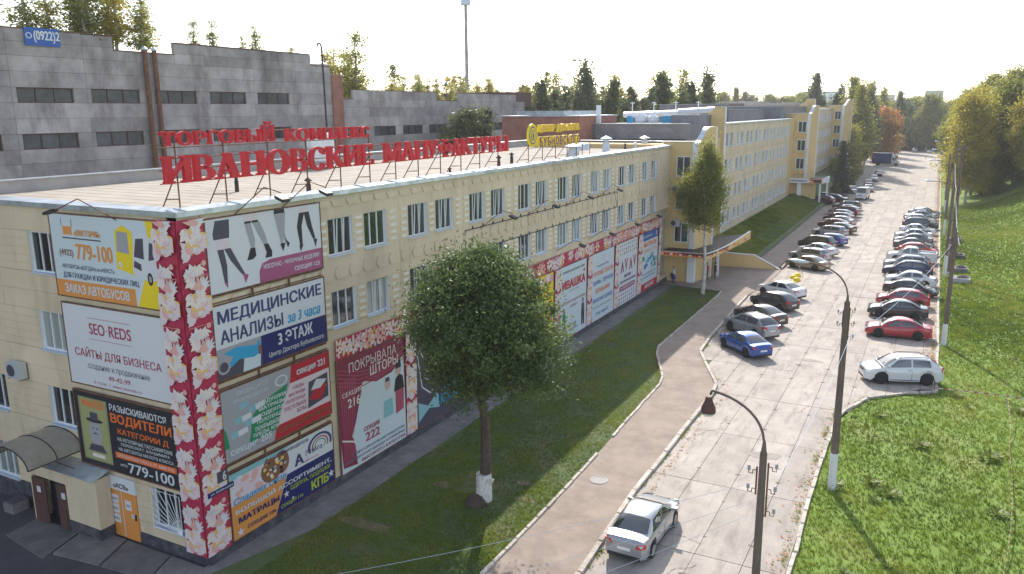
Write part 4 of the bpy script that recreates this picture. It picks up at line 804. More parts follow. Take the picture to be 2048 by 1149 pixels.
    leg([(.61, 1, .09), (.61, .94, .1)], 0, 'pblk'); leg([(.585, .94, .05), (.61, .66, .03), (.62, .5, .02)], 0, 'pmag' if 0 else 'pgry'); leg([(.64, .94, .05), (.63, .66, .035), (.66, .5, .02)], 0, 'pgry'); s.poly([(.6, .5), (.65, .5), (.625, .38)], M['pblk'], 4); s.poly([(.65, .56), (.69, .48), (.67, .42)], M['pblk'], 4)
    leg([(.85, .97, .08), (.84, .9, .09)], 0, 'ppale'); leg([(.82, .9, .05), (.79, .7, .045), (.8, .42, .025)], 0, 'pblk'); leg([(.865, .9, .05), (.89, .68, .045), (.93, .48, .025)], 0, 'pblk'); s.poly([(.78, .42), (.82, .42), (.79, .32)], M['pblk'], 4); s.poly([(.92, .48), (.96, .46), (.94, .34)], M['pblk'], 4); s.done()
    s = banner('billboard', 1.1, 7.17, 7.06, 9.9, 'cwhite', 'white and navy medical tests billboard with blue gloved hand, second in the corner stack')
    s.rect(0, 0, .37, .42, M['pteal'] if 0 else M['pgry'], 1); s.rect(.37, 0, 1, .42, M['pnavy'], 2); s.rect(.0, 0, .37, .2, M['pdk'], 2); s.poly([(.2, .0), (.35, .0), (.36, .2), (.22, .22)], M['plgt'], 3); s.poly([(.05, .34), (.16, .38), (.33, .32), (.35, .4), (.37, .3), (.37, .2), (.3, .16), (.18, .2), (.1, .12), (.07, .12), (.13, .26)], M['pcyan'], 4); s.poly([(.34, .3), (.37, .3), (.37, .16), (.34, .18)], M['pbrwn'], 5); s.ell(.05, .16, .05, .1, M['pgry'], 3); s.ell(.05, .16, .035, .07, M['pdk'], 4)
    s.text('МЕДИЦИНСКИЕ', .03, .72, .97, .93, M['ptext'], bold=.03); s.text('АНАЛИЗЫ', .04, .47, .58, .66, M['ptext'], bold=.025); s.text('за 3 часа', .62, .47, .95, .62, M['pcyan'], bold=.03, shear=.2); s.text('3 ЭТАЖ', .52, .2, .86, .38, M['cwhite'], bold=.03); s.text('Центр Доктора Бубновского', .43, .05, .97, .14, M['cwhite'], bold=.01); s.done()
    s = banner('billboard', 1.1, 7.18, 3.7, 6.58, 'pgry', 'grey, green and red home textiles billboard, third in the corner stack')
    s.poly([(.62, 1), (1, 1), (1, .74), (.6, .74)], M['pred'], 2); s.poly([(.6, .74), (1, .74), (1, .2), (.45, .2), (.5, .4)], M['ppale'], 2); s.poly([(.42, 0), (1, 0), (1, .2), (.45, .2)], M['pred'], 3); s.poly([(.33, .64), (.58, .76), (.5, .4), (.46, .16), (.2, .14), (.22, .28), (.24, .5)], M['pgrn'], 3)
    for i in range(9): a, b = .06 + .05 * (i % 4) + .01 * i, .3 + .09 * (i // 2); s.poly([(a, b), (a + .08, b + .02), (a + .075, b + .1), (a - .005, b + .08)], M['cwhite' if i % 2 else 'pteal'], 4 + i % 3)
    s.poly([(.0, .2), (.04, .2), (.02, .45), (0, .5)], M['pgrn'], 4); s.poly([(.76, .24), (.98, .3), (.98, .68), (.78, .64)], M['pdk'], 4); s.poly([(.78, .36), (.9, .3), (.97, .5), (.86, .58)], M['pred'], 5); s.poly([(.8, .5), (.9, .48), (.97, .58), (.86, .64)], M['cwhite'], 6); s.ell(.52, .84, .06, .08, M['plgt'], 3); s.ell(.52, .84, .045, .06, M['pgry'], 4)
    s.text('секция 221', .67, .8, .96, .92, M['cwhite'], bold=.03); s.text('ПРОДУКЦИЯ ОТ', .13, .86, .4, .93, M['plgt'], bold=.01); s.text('ПРОИЗВОДИТЕЛЯ', .1, .76, .4, .83, M['plgt'], bold=.01)
    for i, (tx, a, b) in enumerate((('ПОДУШКИ', .3, .55), ('МАТРАЦЫ', .3, .54), ('ОДЕЯЛА', .32, .53), ('ПОЛОТЕНЦА', .28, .51), ('ПОКРЫВАЛА', .26, .49), ('ПЛЕДЫ, КПБ', .24, .47))): s.text(tx, a, .6 - .085 * i, b, .665 - .085 * i, M['cwhite'], bold=.025)
    for i, (tx, a, b) in enumerate((('ПЛЕДЫ', .62, .73), ('МАТРАЦЫ', .58, .74), ('ПОЛОТЕНЦА', .55, .74), ('ПОСТЕЛЬНОЕ', .53, .75), ('БЕЛЬЕ', .65, .75))): s.text(tx, a, .62 - .09 * i, b, .68 - .09 * i, M['pwine2'], bold=.015)
    s.text('секция 205', .04, .06, .4, .17, M['plgt'], bold=.025); s.text('ОДЕЖДА ДЛЯ МУЖЧИН', .47, .06, .97, .14, M['pbrwn'], bold=.03); s.done()
    s = banner('billboard', 1.14, 7.15, .44, 3.2, 'cwhite', 'orange and navy mattress billboard with kitten, lowest in the corner stack')
    s.poly([(0, 0), (.38, 0), (.5, .52), (0, .52)], M['porg'], 2); s.poly([(.38, 0), (1, 0), (1, .55), (.51, .55), (.5, .5)], M['pnavy'], 2); s.poly([(0, .52), (.5, .52), (.56, .75), (.5, .98), (0, 1)], M['ppale'], 1); s.poly([(0, .9), (.3, .92), (.62, 1), (0, 1)], M['pteal'], 2)
    rr = random.Random(5)
    for i in range(26): a, b = .03 + .3 * rr.random(), .6 + .3 * rr.random(); s.ell(a, b, .03, .04, M[rr.choice(['ppink', 'cwhite', 'ppale', 'ppink'])], 3 + i % 3, 7)
    s.ell(.37, .76, .1, .19, M['pbrwn'], 6); s.ell(.47, .8, .07, .18, M['pbrwn'], 7); 
    for i in range(30): a, b = .29 + .22 * rr.random(), .62 + .28 * rr.random(); s.ell(a, b, .016, .03, M[rr.choice(['pcream', 'pbrwn', 'pblk', 'pgold', 'pgry'])], 8 + i % 3, 6, rr.random())
    s.poly([(.29, .86), (.33, .98), (.36, .9)], M['pbrwn'], 9)
    for k, (r, m_) in enumerate(((.13, 'ptext'), (.105, 'cwhite'), (.09, 'pwine2'), (.075, 'cwhite'), (.06, 'pgrn'), (.05, 'cwhite'))): s.ell(.86, .76, r, r * 1.5, M[m_], 3 + k, 20)
    s.rect(.72, .55, .99, .7, M['cwhite'], 9); s.text('А', .59, .6, .68, .78, M['ptext'], bold=.03); s.text('Элита', .7, .68, .88, .77, M['ptext'], layer=11, bold=.01); s.line([(.68, .6), (.84, .6)], .03, M['pred'], 10)
    s.text('ОТ ПРОИЗВОДИТЕЛЯ', .4, .9, .74, .96, M['pnavy'], bold=.01, layer=12); s.text('Сладких снов', .02, .5, .5, .62, M['pcyan'], bold=.02, layer=12, shear=.3); s.text('БОЛЬШОЙ АССОРТИМЕНТ,', .03, .36, .97, .46, M['cwhite'], bold=.03); s.text('МАТРАЦЫ', .05, .2, .42, .31, M['pnavy'], bold=.035); s.text('СЕКЦИЯ 104', .12, .06, .38, .13, M['pnavy'], bold=.015)
    s.text('ОДЕЯЛА, ПОДУШКИ', .53, .26, .95, .34, M['plime'], bold=.015); s.text('КПБ', .74, .06, .93, .22, M['plime'], bold=.04); s.text('СЕКЦИЯ 116', .43, .05, .65, .12, M['plime'], bold=.015)
    for (a, b, r) in ((.06, .08, .035), (.49, .25, .03), (.96, .16, .035), (.55, .13, .015)): s.poly([(a + (r if k % 2 == 0 else r * .4) * math.cos(k * math.pi / 5 + .3), b + (r if k % 2 == 0 else r * .4) * 2.1 * math.sin(k * math.pi / 5 + .3)) for k in range(10)], M['cwhite'], 5)
    s.done()
    # wooden battens between the stacked boards
    for (z0, z1) in ((9.95, 10.3), (6.63, 7.0), (3.25, 3.65)):
        t = empty('batten_frame', (.1, 1.1, z0), 'rusty mounting rails between the billboards at height %s' % ({9.95: 'under the hosiery board', 6.63: 'under the medical board', 3.25: 'under the textiles board'}[z0]), 'mounting frame')
        for q in (.05, .3): mb = MB(); mb.box((-.06, 0, q), (.0, 6.05, q + .04), M['rust']); mb.build('rail', t)
        for y in (2.0, 4.0): mb = MB(); mb.box((-.06, y, 0), (.03, y + .04, .35), M['rust']); mb.build('post', t)
    # banners along the ground floor
    def fcol(y0, y1, label, z0=.42, z1=5.9): s = banner('floral_banner', y0, y1, z0, z1, 'xcrim', label, cat='banner', frame=False, th=.03); floral(s, int(y0), True, 1.0); s.done('floral_print')
    s = banner('billboard', 7.7, 12.8, .42, 5.88, 'plgt', 'curtain shop banner with wine-red drapes beside the corner stack')
    s.poly([(0, 1), (1, 1), (1, .82), (.8, .7), (.55, .68), (.35, .74), (.3, .6), (.22, .4), (.16, .3), (.2, .2), (.22, .02), (.02, .05), (0, .3)], M['pwine'], 2)
    for k in range(7): a = .02 + .035 * k; s.poly([(a, .82), (a + .015, .82), (a * .6 + .05, .3), (a * .6 + .045, .3)], M['pwine2'], 3); s.poly([(.05 + k * .02, .28), (.06 + k * .02, .28), (.04 + k * .028, .06), (.03 + k * .028, .06)], M['pwine2'], 3)
    for k in range(5): s.line([(.0, .93 - .035 * k), (.3, .84 - .035 * k), (.6, .79 - .02 * k), (1, .9 - .03 * k)], .05, M['pwine2'], 3)
    s.line([(.02, .3), (.16, .25), (.22, .22)], .08, M['pcream'], 4)
    s.ell(.72, .6, .045, .045, M['pskin'], 4); s.poly([(.68, .63), (.76, .63), (.75, .67), (.69, .67)], M['pdk'], 5); s.poly([(.67, .55), (.77, .55), (.8, .45), (.78, .3), (.65, .3), (.63, .45)], M['plgt'], 4); s.poly([(.65, .46), (.79, .46), (.8, .3), (.64, .3)], M['pteal'], 5)
    s.ell(.9, .69, .045, .05, M['pskin'], 4); s.poly([(.85, .71), (.95, .71), (.94, .78), (.87, .78)], M['pblk'], 5); s.poly([(.82, .5), (.99, .5), (.97, .62), (.92, .65), (.85, .62)], M['pblk'], 5); s.poly([(.84, .5), (.98, .5), (.97, .3), (.84, .28)], M['pwine2'], 4)
    s.text('ПОКРЫВАЛА', .16, .86, .88, .95, M['pcream'], bold=.0, layer=6); s.text('ШТОРЫ', .46, .76, .9, .85, M['pcream'], layer=6); s.text('СЕКЦИЯ', .05, .66, .33, .71, M['pcream'], layer=6); s.text('216', .12, .56, .3, .64, M['pcream'], layer=6, bold=.02); s.text('СЕКЦИЯ', .33, .27, .57, .32, M['pwine2'], layer=6, bold=.03); s.text('222', .35, .18, .57, .26, M['pwine2'], layer=6, bold=.03)
    s.text('ПРОФЕССИОНАЛЬНАЯ ПОВАРСКАЯ,', .13, .11, .97, .14, M['pgtx'], layer=6, bold=.01); s.text('МЕДИЦИНСКАЯ ОДЕЖДА И УНИФОРМА', .05, .065, .98, .095, M['pgtx'], layer=6, bold=.01); s.text('ВЫСОКОГО КАЧЕСТВА', .28, .02, .98, .05, M['pwine2'], layer=6, bold=.02); s.done()
    fcol(12.88, 13.8, 'narrow floral strip between the curtain banner and the black yarn banner')
    s = banner('billboard', 13.86, 18.9, .42, 5.88, 'pdk', 'black craft shop banner with white cat outline and teal bow behind the round tree')
    s.text('НИТКИ', .08, .8, .9, .95, M['cwhite'], bold=.04); s.text('КРАНОВО', .45, .12, .95, .22, M['pcyan'], bold=.03); s.text('ТКАНИ', .5, .26, .85, .34, M['pcyan'], bold=.02)
    s.line([(.1, .4), (.03, .74), (.07, .78), (.2, .6), (.35, .62), (.42, .74), (.46, .7), (.45, .5), (.4, .38), (.25, .3), (.1, .4)], .07, M['cwhite'], 3); s.line([(.14, .5), (.2, .54), (.26, .5), (.2, .44), (.14, .5)], .05, M['cwhite'], 3); s.line([(.3, .52), (.36, .56), (.4, .5), (.35, .46), (.3, .52)], .05, M['cwhite'], 3)
    s.poly([(.02, .06), (.02, .26), (.2, .18), (.4, .28), (.42, .1), (.22, .15)], M['pteal'], 3); s.done()
    fcol(18.98, 19.85, 'narrow floral strip right of the black yarn banner')
    s = banner('billboard', 19.9, 24.9, .42, 5.88, 'plgt', 'pale banner mostly hidden behind the round tree'); s.rect(0, .75, 1, 1, M['pmag'], 1); s.text('ОДЕЖДА', .1, .8, .9, .93, M['cwhite'], bold=.03); s.text('ОБУВЬ', .2, .5, .8, .62, M['ptext'], bold=.03); s.done()
    fcol(24.98, 25.9, 'narrow floral strip behind the round tree crown')
    s = banner('billboard', 26.0, 30.86, .42, 5.88, 'pyel', 'yellow banner with red lettering right behind the round tree')
    for k in range(9): s.ell(.06 + .11 * k, .93 + .02 * math.sin(k * 2), .07, .055, M['pcream' if k % 2 else 'ppink'], 2 + k % 2, 9)
    s.text('НАРОДНЫЕ', .12, .52, .95, .64, M['pred'], bold=.04); s.text('ПЛАТКИ', .25, .34, .95, .46, M['pred'], bold=.04); s.done()
    fcol(30.94, 32.05, 'narrow floral strip left of the pale childrenswear banner')
    s = banner('billboard', 32.13, 36.9, .42, 5.88, 'plgt', 'pale childrenswear banner with big red shop name and two children')
    s.text('ФИРМЕННЫЙ МАГАЗИН', .08, .9, .92, .94, M['pdgrn'], bold=.02); s.text('ИВАШКА', .05, .68, .95, .8, M['pred'], bold=.05); s.ell(.9, .85, .03, .025, M['pred'], 4); s.text('ТВОЙ СТИЛЬ', .3, .63, .7, .65, M['pgtx']); s.text('ДЕТСКАЯ И ПОДРОСТКОВАЯ', .05, .47, .95, .51, M['pwine2'], bold=.02); s.text('ОДЕЖДА', .35, .4, .62, .44, M['pwine2'], bold=.02); s.text('3 ЭТАЖ', .32, .14, .6, .18, M['pgtx'], bold=.02); s.text('СЕКЦИЯ 319', .28, .07, .66, .11, M['pgtx'], bold=.02)
    for (a, b, m1) in ((.86, .12, 'pdk'), (.12, .1, 'pgrn')): s.ell(a, b + .3, .035, .028, M['pskin'], 3); s.poly([(a - .07, b + .12), (a + .07, b + .12), (a + .05, b + .26), (a - .05, b + .26)], M[m1], 3); s.poly([(a - .06, b - .05), (a - .01, b - .05), (a, b + .1), (a + .01, b - .05), (a + .06, b - .05), (a + .06, b + .13), (a - .06, b + .13)], M['pblk'], 4); s.rect(a - .03, b + .27, a + .03, b + .335, M['pbrwn'], 2)
    s.done()
    fcol(36.98, 38.0, 'narrow floral strip between the childrenswear and scarves banners')
    s = banner('billboard', 38.1, 42.85, .42, 5.88, 'plgt', 'pale blue scarves and hats banner in the middle of the row')
    s.line([(.42, .93), (.58, .93), (.5, .86), (.42, .93)], .04, M['pgry']); s.text('Продукция Плюс', .2, .78, .74, .82, M['pgtx']); s.text('ПУХОВЫЕ ПЛАТКИ', .05, .66, .95, .73, M['porange'], bold=.02); s.text('ШАРФЫ - ПЕРЧАТКИ', .05, .53, .95, .6, M['pblue'], bold=.02); s.text('КУПАЛЬНИКИ', .15, .4, .8, .47, M['porange'], bold=.02); s.text('МУЖСКАЯ ОДЕЖДА', .05, .26, .95, .33, M['pblue'], bold=.02); s.text('Большой ассортимент трикотажа', .05, .18, .9, .21, M['pgtx']); s.text('2 этаж, секция 212', .15, .06, .75, .12, M['pblue']); s.done()
    fcol(42.93, 43.95, 'narrow floral strip between the scarves and triangle letters banners')
    s = banner('billboard', 44.0, 48.75, .42, 5.88, 'cwhite', 'white banner with wine triangular letters and coloured diamonds at top and bottom')
    rr = random.Random(3)
    for r_, v in enumerate((.95, .88, .82, .16, .1, .04)):
        for k in range(9): s.poly([(.06 + .11 * k, v - .022), (.085 + .11 * k, v), (.06 + .11 * k, v + .022), (.035 + .11 * k, v)], M[['pdk', 'pwine2', 'pgrn', 'porg', 'pnavy'][(k + r_) % 5]], 2)
    for (a, f) in ((.1, 1), (.3, -1), (.55, 1), (.76, -1)): s.poly([(a, .52 if f > 0 else .72), (a + .09, .72 if f > 0 else .52), (a + .18, .52 if f > 0 else .72), (a + .13, .52 if f > 0 else .72), (a + .09, .63 if f > 0 else .61), (a + .05, .52 if f > 0 else .72)], M['pwine' if f > 0 else 'pwine2'], 3)
    s.text('МАГАЗИН', .3, .42, .65, .47, M['ptext'], bold=.03); s.text('ДЕТСКОЙ ОДЕЖДЫ', .08, .34, .92, .39, M['ptext'], bold=.03); s.rect(.06, .22, .88, .3, M['pmag'], 2); s.text('КОЛЛЕКЦИЯ ОСЕНЬ', .12, .24, .82, .28, M['cwhite'], bold=.02); s.done()
    fcol(48.83, 50.0, 'narrow floral strip left of the last blue and orange banner')
    s = banner('billboard', 50.08, 54.7, .42, 5.88, 'plgt', 'last banner of the row, blue top, orange letters, red foot')
    s.rect(0, .86, 1, 1, M['pblue'], 2); s.rect(0, 0, 1, .13, M['pred'], 2); s.text('СЕКЦИЯ 108', .08, .9, .6, .95, M['cwhite']); s.text('2', .84, .9, .94, .97, M['cwhite'], bold=.03); s.text('МАТРАСЫ', .1, .75, .9, .83, M['porange'], bold=.04); s.text('НЕЖНЫЕ СНЫ', .08, .65, .92, .71, M['ppink'], bold=.03); s.text('АКСИС', .2, .03, .8, .1, M['cwhite'], bold=.03)
    for i in range(22): a, b = .08 + .84 * rr.random(), .36 + .24 * rr.random(); s.poly([(a - .07, b - .03), (a + .05, b - .04), (a + .08, b + .03), (a - .04, b + .045)], M[['pteal', 'pcyan', 'plgt', 'pgrn', 'pblue'][i % 5]], 3 + i % 4)
    s.text('Матрасы, подушки, одеяла', .06, .27, .92, .3, M['pblue']); s.text('скидки до 20 процентов', .1, .21, .85, .24, M['pblue']); s.done()
    fcol(54.78, 55.5, 'narrow floral strip at the right end of the row', .42, 5.9)
    # long floral band above
    for i, (a, b) in enumerate(((7.7, 19.9), (19.95, 32.0), (32.05, 44.0), (44.05, 55.5))):
        s = Sign('floral_banner', (.12, a, 5.95), UF, b - a, .95, M['xcrim'], 'long floral band over the banners, %s' % ['section above the curtain banner', 'section behind the round tree', 'section above the childrenswear banner', 'section at the far end'][i], 'banner', frame=False, th=.04); floral_h(s, i + 11); s.done('floral_print')
    # house number and street plate near the corner
    s = Sign('number_plate', (.18, .55, 3.15), UF, .5, .45, M['pdk'], 'small dark house number plate on the corner strip', 'number plate', frame=False); s.text('6', .5, .1, .85, .9, M['cwhite'], bold=.02); s.done()
    s = Sign('street_plate', (.18, .05, 2.75), UF, 1.25, .2, M['pnavy'], 'narrow blue street name plate below the house number', 'street sign', frame=False); s.text('ул. Куйбышева', .1, .2, .95, .8, M['cwhite']); s.done()
    # blue phone banner high on the factory wall
    s = Sign('phone_banner', (-36.35, 18.1, 21.85), UF, 2.68, 1.28, M['pblue'], 'blue phone number banner at the top left of the grey factory wall', 'banner', frame=False); s.ell(.12, .55, .09, .17, M['plgt'], 2); s.ell(.12, .55, .06, .12, M['pblue'], 3); s.text('(0922)2', .25, .18, 1.0, .85, M['cwhite'], bold=.03); s.done()
build_signs()
# ---------------------------------------------------------------- grey factory behind
def build_factory():
    X = -36.5
    T = empty('factory_building', (X, 30, 0), 'grey weathered concrete panel factory with narrow brown framed windows and stepped roofline', 'factory')
    def panel(y0, y1, z0, z1): mb = MB(); mb.box((X - .3, y0 + .009, z0 + .009), (X + R.uniform(-.01, .015), y1 - .009, z1 - .009), M['conc']); o = mb.build('concrete_panel'); o.parent = T; o.location = (-X, -30, 0); return o
    def strip_window(y0, y1, z0, z1, n, mfr, par=T, off=(-X, -30, 0)):
        f = MB(); t = .07
        f.box((X - .2, y0, z0), (X - .1, y1, z0 + t), mfr); f.box((X - .2, y0, z1 - t), (X - .1, y1, z1), mfr)
        for k in range(n + 1): y = y0 + (y1 - y0 - t) * k / n; f.box((X - .2, y, z0), (X - .1, y + t, z1), mfr)
        w = f.build('window', par, off)
        for k in range(n): g = MB(); a = y0 + (y1 - y0 - t) * k / n + t; b = y0 + (y1 - y0 - t) * (k + 1) / n; g.box((X - .18, a, z0 + t), (X - .165, b, z1 - t), M['oldglass']); g.build('pane', w)
    base = MB(); base.box((X - 24, -30, 0), (X - .3, 52, 21.7), M['roadbase']); base.build('core', T, (-X, -30, 0))
    JA = [4.9 + 5.9 * k for k in range(-3, 9)]      # panel joints
    rows = [(9, 10.8), (10.8, 12), (12, 13.3), (13.3, 14.35), None, (15.5, 16.6), (16.6, 17.75), None, (18.85, 20), (20, 21.1)]
    for i, y in enumerate(JA[:-1]):
        y1 = JA[i + 1]
        if y > 46: y1 = 51.9
        for r in rows:
            if r: panel(y, y1, *r)
        wy = (y + .35, y + 4.75) if y < 46 else None
        for (z0, z1) in ((14.35, 15.5), (17.75, 18.85)):
            if wy:
                strip_window(wy[0], wy[1], z0, z1, 3, M['brown']); panel(y, wy[0], z0, z1); panel(wy[1], y1, z0, z1)
                if R.random() < .5: st = MB(); st.quad([(X + .03, wy[0] + 1, z0), (X + .03, wy[0] + 1.6, z0), (X + .03, wy[0] + 1.45, z0 - .5), (X + .03, wy[0] + 1.15, z0 - .8)], M['rust']); 
            else: panel(y, y1, z0, z1)
        if y < 22 and not y + 3 > 22.3: panel(y, y1, 21.1, 22.1); panel(y, y1, 22.1, 23.0)
    panel(22.6 - .0, 25.3, 21.1, 22.1); panel(22.6, 25.3, 22.1, 22.95); panel(25.3, 31.2, 21.1, 21.9); panel(31.2, 34.4, 21.1, 22.0)
    for a, b in ((31.2, 38.8), (38.8, 46.2), (46.2, 48.6)): panel(a, b, 22.0, 22.85)
    for a, b in ((34.4, 40.2), (40.2, 46.2), (46.2, 51.6)): panel(a, b, 21.1, 22.0)
    panel(16.7, 22.6, 21.1, 22.1) if 0 else None
    mb = MB(); 
    for (a, b, z) in ((-13, 25.3, 23.0), (25.3, 31.2, 21.9), (31.2, 48.6, 22.87), (48.6, 51.7, 21.75)): mb.box((X - .4, a, z), (X + .06, b, z + .07), M['rust'])
    mb.build('coping', T, (-X, -30, 0))
    mb = MB(); mb.box((X - .3, 51.7, 9), (X + .2, 53.4, 20.9), M['redbrick']); mb.build('brick_pier', T, (-X, -30, 0))
    for y in (28.0, 28.95): mb = MB(); mb.tube([(X + .3, y, 9), (X + .3, y, 22.1)], .2, M['rust'], 8); mb.lathe((X + .3, y, 22.1), [(.26, 0), (.26, .12), (.05, .3)], M['sill'], 8); mb.build('vent_pipe', T, (-X, -30, 0))
    # lower second part
    T2 = empty('factory_building', (X, 75, 0), 'lower grey panel factory hall with dark ribbon windows right of the tall one', 'factory')
    T = T2
    def panel2(y0, y1, z0, z1): mb = MB(); mb.box((X - .3, y0 + .009, z0 + .009), (X + R.uniform(-.01, .015), y1 - .009, z1 - .009), M['conc']); return mb.build('concrete_panel', T2, (-X, -75, 0))
    mb = MB(); mb.box((X - 30, 53.4, 0), (X - .3, 98.8, 18.1), M['roadbase']); mb.build('core', T2, (-X, -75, 0))
    JB = [53.4, 58.35, 64.2, 70.1, 75.9, 81.7, 87.4, 92.9, 98.6]; HB = [9, 10.6, 12.4, 14.15, 15.25, 16.4, 17.45, 18.35]
    for i in range(8):
        for j in range(7):
            if j == 3: 
                a, b = JB[i] + .7, JB[i + 1] - .8; strip_window(a, b, 14.15, 15.25, 3, M['black'], T2, (-X, -75, 0)); panel2(JB[i], a, 14.15, 15.25); panel2(b, JB[i + 1], 14.15, 15.25)
            else: panel2(JB[i], JB[i + 1], HB[j], HB[j + 1])
    for (a, b) in ((55.4, 64.2), (64.2, 72.8), (78.3, 87.4), (87.4, 95.6)): panel2(a, b, 18.35, 19.4)
    mb = MB()
    for (a, b, z) in ((53.4, 55.4, 18.37), (55.4, 72.8, 19.42), (72.8, 78.3, 18.37), (78.3, 95.6, 19.42), (95.6, 98.6, 18.37)): mb.box((X - .4, a, z), (X + .06, b, z + .06), M['rust'])
    mb.build('coping', T2, (-X, -75, 0))
    for (a, b) in ((50, 55.4), (72.8, 78.3)): mb = MB(); mb.prism([(X - 30, a, 18.1), (X - 30, b, 18.1), (X - 14, b, 19.1), (X - 14, a, 19.1)], (0, 0, .1), M['roof']); mb.build('roof', T2, (-X, -75, 0))
    mb = MB(); mb.box((X - 14, 95.7, 17.5), (X - 1, 103, 19.9), M['brown']); mb.build('rooftop_shed', T2, (-X, -75, 0))
    # bent pipe standing before the factory wall
    mb = MB(); mb.tube([(-30, 43.1, 9), (-30, 42.9, 22.6), (-30, 42.85, 23.1), (-30, 42.7, 23.35), (-30, 42.45, 23.35), (-30, 42.3, 23.1)], .09, M['black'], 6); tag(mb.build('vent_pole'), 'tall thin dark pole with hooked top before the factory wall', 'pole')
    # brick hut at the back of the roof
    t = empty('brick_hut', (-13, 72, 13), 'red brick roof hut with small door behind the yellow clinic sign', 'hut'); mb = MB(); mb.box((-10, -6, -.3), (0, 5.9, 3.25), M['redbrick']); mb.build('wall', t)
    mb = MB(); mb.box((-10.15, -6.15, 3.25), (.12, 6.05, 3.38), M['flash']); mb.prism([(-8, -5.9, 3.4), (-2, -5.9, 3.4), (-2, 5, 3.4), (-8, 5, 3.4)], (0, 0, .5), M['flash']); mb.build('roof', t)
    mb = MB(); mb.box((0, -1.2, -.2), (.05, -.1, 1.7), M['conc2']); d = mb.build('door', t); mb = MB(); mb.box((.05, -.95, -.2), (.08, -.35, 1.5), M['pdk']); mb.build('door_leaf', d)
    mb = MB(); mb.box((0.0, -1.75, -.2), (.08, -1.65, 2.8), M['conc2']); mb.build('pipe', t)
    mb = MB(); mb.lathe((.5, 4.0, -.3), [(.3, 0), (.36, 2.2), (.42, 2.2), (.42, 2.35), (.2, 2.5)], M['sill'], 8); mb.build('vent', t)
    mb = MB(); mb.box((-17, 62.2, 12.9), (-2.2, 62.6, 13.72), M['greybrick']); mb.box((-17, 62.1, 13.72), (-2.2, 62.7, 13.78), M['flash']); mb.build('rear_parapet', B)
    # small things on the main roof
    def rv(x, y, r, h, label, z=13.12, cap=True, m='sill'):
        mb = MB(); mb.lathe((x, y, z), [(r, 0), (r, h * .6), (r * 1.15, h * .6), (r * 1.15, h * .62)], M[m], 10); o = mb.build('vent_pipe')
        t = empty('roof_vent', (x, y, z), label, 'roof vent'); o.parent = t; o.name = 'pipe'; o.location = (-x, -y, -z)
        mb = MB(); mb.lathe((0, 0, h * .62), [(r * .8, 0), (r * .8, h * .2), (r * 1.7, h * .2), (r * 1.6, h * .26), (.02, h * .42)], M['flash' if cap else m], 10); mb.build('cap', t)
    rv(-2.0, 38.9, .42, 1.25, 'short fat white vent stack beside the end of the clinic sign'); rv(-3.4, 49.6, .33, 1.5, 'mushroom-capped grey vent right of the clinic sign'); rv(-3.1, 53.8, .1, .7, 'thin dark vent pipe between two mushroom vents', m='black', cap=False)
    rv(-3.2, 57.0, .14, .7, 'small pale vent pipe near the far end of the roof'); rv(-3.6, 61.0, .34, 1.15, 'cone-capped pale vent near the stair block'); rv(-4.2, 62.0, .12, .5, 'tiny dark vent at the end of the roof', m='black', cap=False)
    rv(-7.0, 9.4, .1, .85, 'dark stub pipe behind the second red letter', m='black', cap=False); rv(-2.6, 9.6, .11, .8, 'dark stub pipe below the red letter O', m='black', cap=False); rv(-2.0, 26.9, .11, .95, 'dark stub pipe at the end of the red lettering', m='black', cap=False)
    rv(-2.6, 21.9, .08, .5, 'tiny dark pipe behind the middle red letters', m='black', cap=False); rv(-4.8, 34.0, .12, .75, 'dark stub pipe left of the clinic sign legs', m='black', cap=False)
    t = empty('water_tank', (-14.5, 24.2, 13.1), 'shiny white plastic tank on the roof behind the red letters', 'tank')
    mb = MB(); mb.lathe((0, 0, .4), [(.75, 0), (.95, .15), (.95, .9), (.85, 1.0), (.95, 1.1), (.95, 1.75), (.7, 2.0), (.3, 2.05)], M['tank'], 12); mb.build('body', t); mb = MB(); mb.box((-.9, -.9, 0), (.9, .9, .1), M['brown']); mb.box((-1.0, -.1, .1), (-.9, .1, 2.3), M['tank']); mb.box((-.9, .8, .1), (-.8, .9, .4), M['rust']); mb.box((.8, -.9, .1), (.9, -.8, .4), M['rust']); mb.build('stand', t)
    # frame with tanks by the clinic sign
    t = empty('roof_rack', (-2.6, 42.2, 13.12), 'small rack holding grey boxes right of the clinic sign', 'rack')
    for dx, dy in ((0, 0), (0, 1.6), (-1, 0), (-1, 1.6)): mb = MB(); mb.tube([(dx, dy, 0), (dx, dy, 1.15)], .03, M['brown'], 4); mb.build('leg', t)
    mb = MB(); mb.box((-1, 0, .55), (0, .75, 1.1), M['sill']); mb.build('box', t); mb = MB(); mb.box((-1, .85, .55), (0, 1.6, 1.1), M['sill']); mb.build('box', t)
    # ducts and plant on the roof of the stair head
    t = empty('roof_duct', (-6, 80, 15.4), 'long silver ventilation duct across the far roof with white posts', 'duct')
    mb = MB(); mb.tube([(-9, 6, .9), (-1.5, 6, 1.1)], .38, M['tank'], 8); mb.tube([(-1.5, 6, 1.25), (3.4, 6, 1.5)], .38, M['sill'], 8); mb.build('tube', t)
    for x in (-8, -5, -2, 1): mb = MB(); mb.tube([(x, 6.5, -.5), (x, 6.5, 2.6)], .07, M['whitep'], 5); mb.box((x - .3, 6.4, 2.4), (x + .3, 6.6, 2.5), M['whitep']); mb.build('post', t)
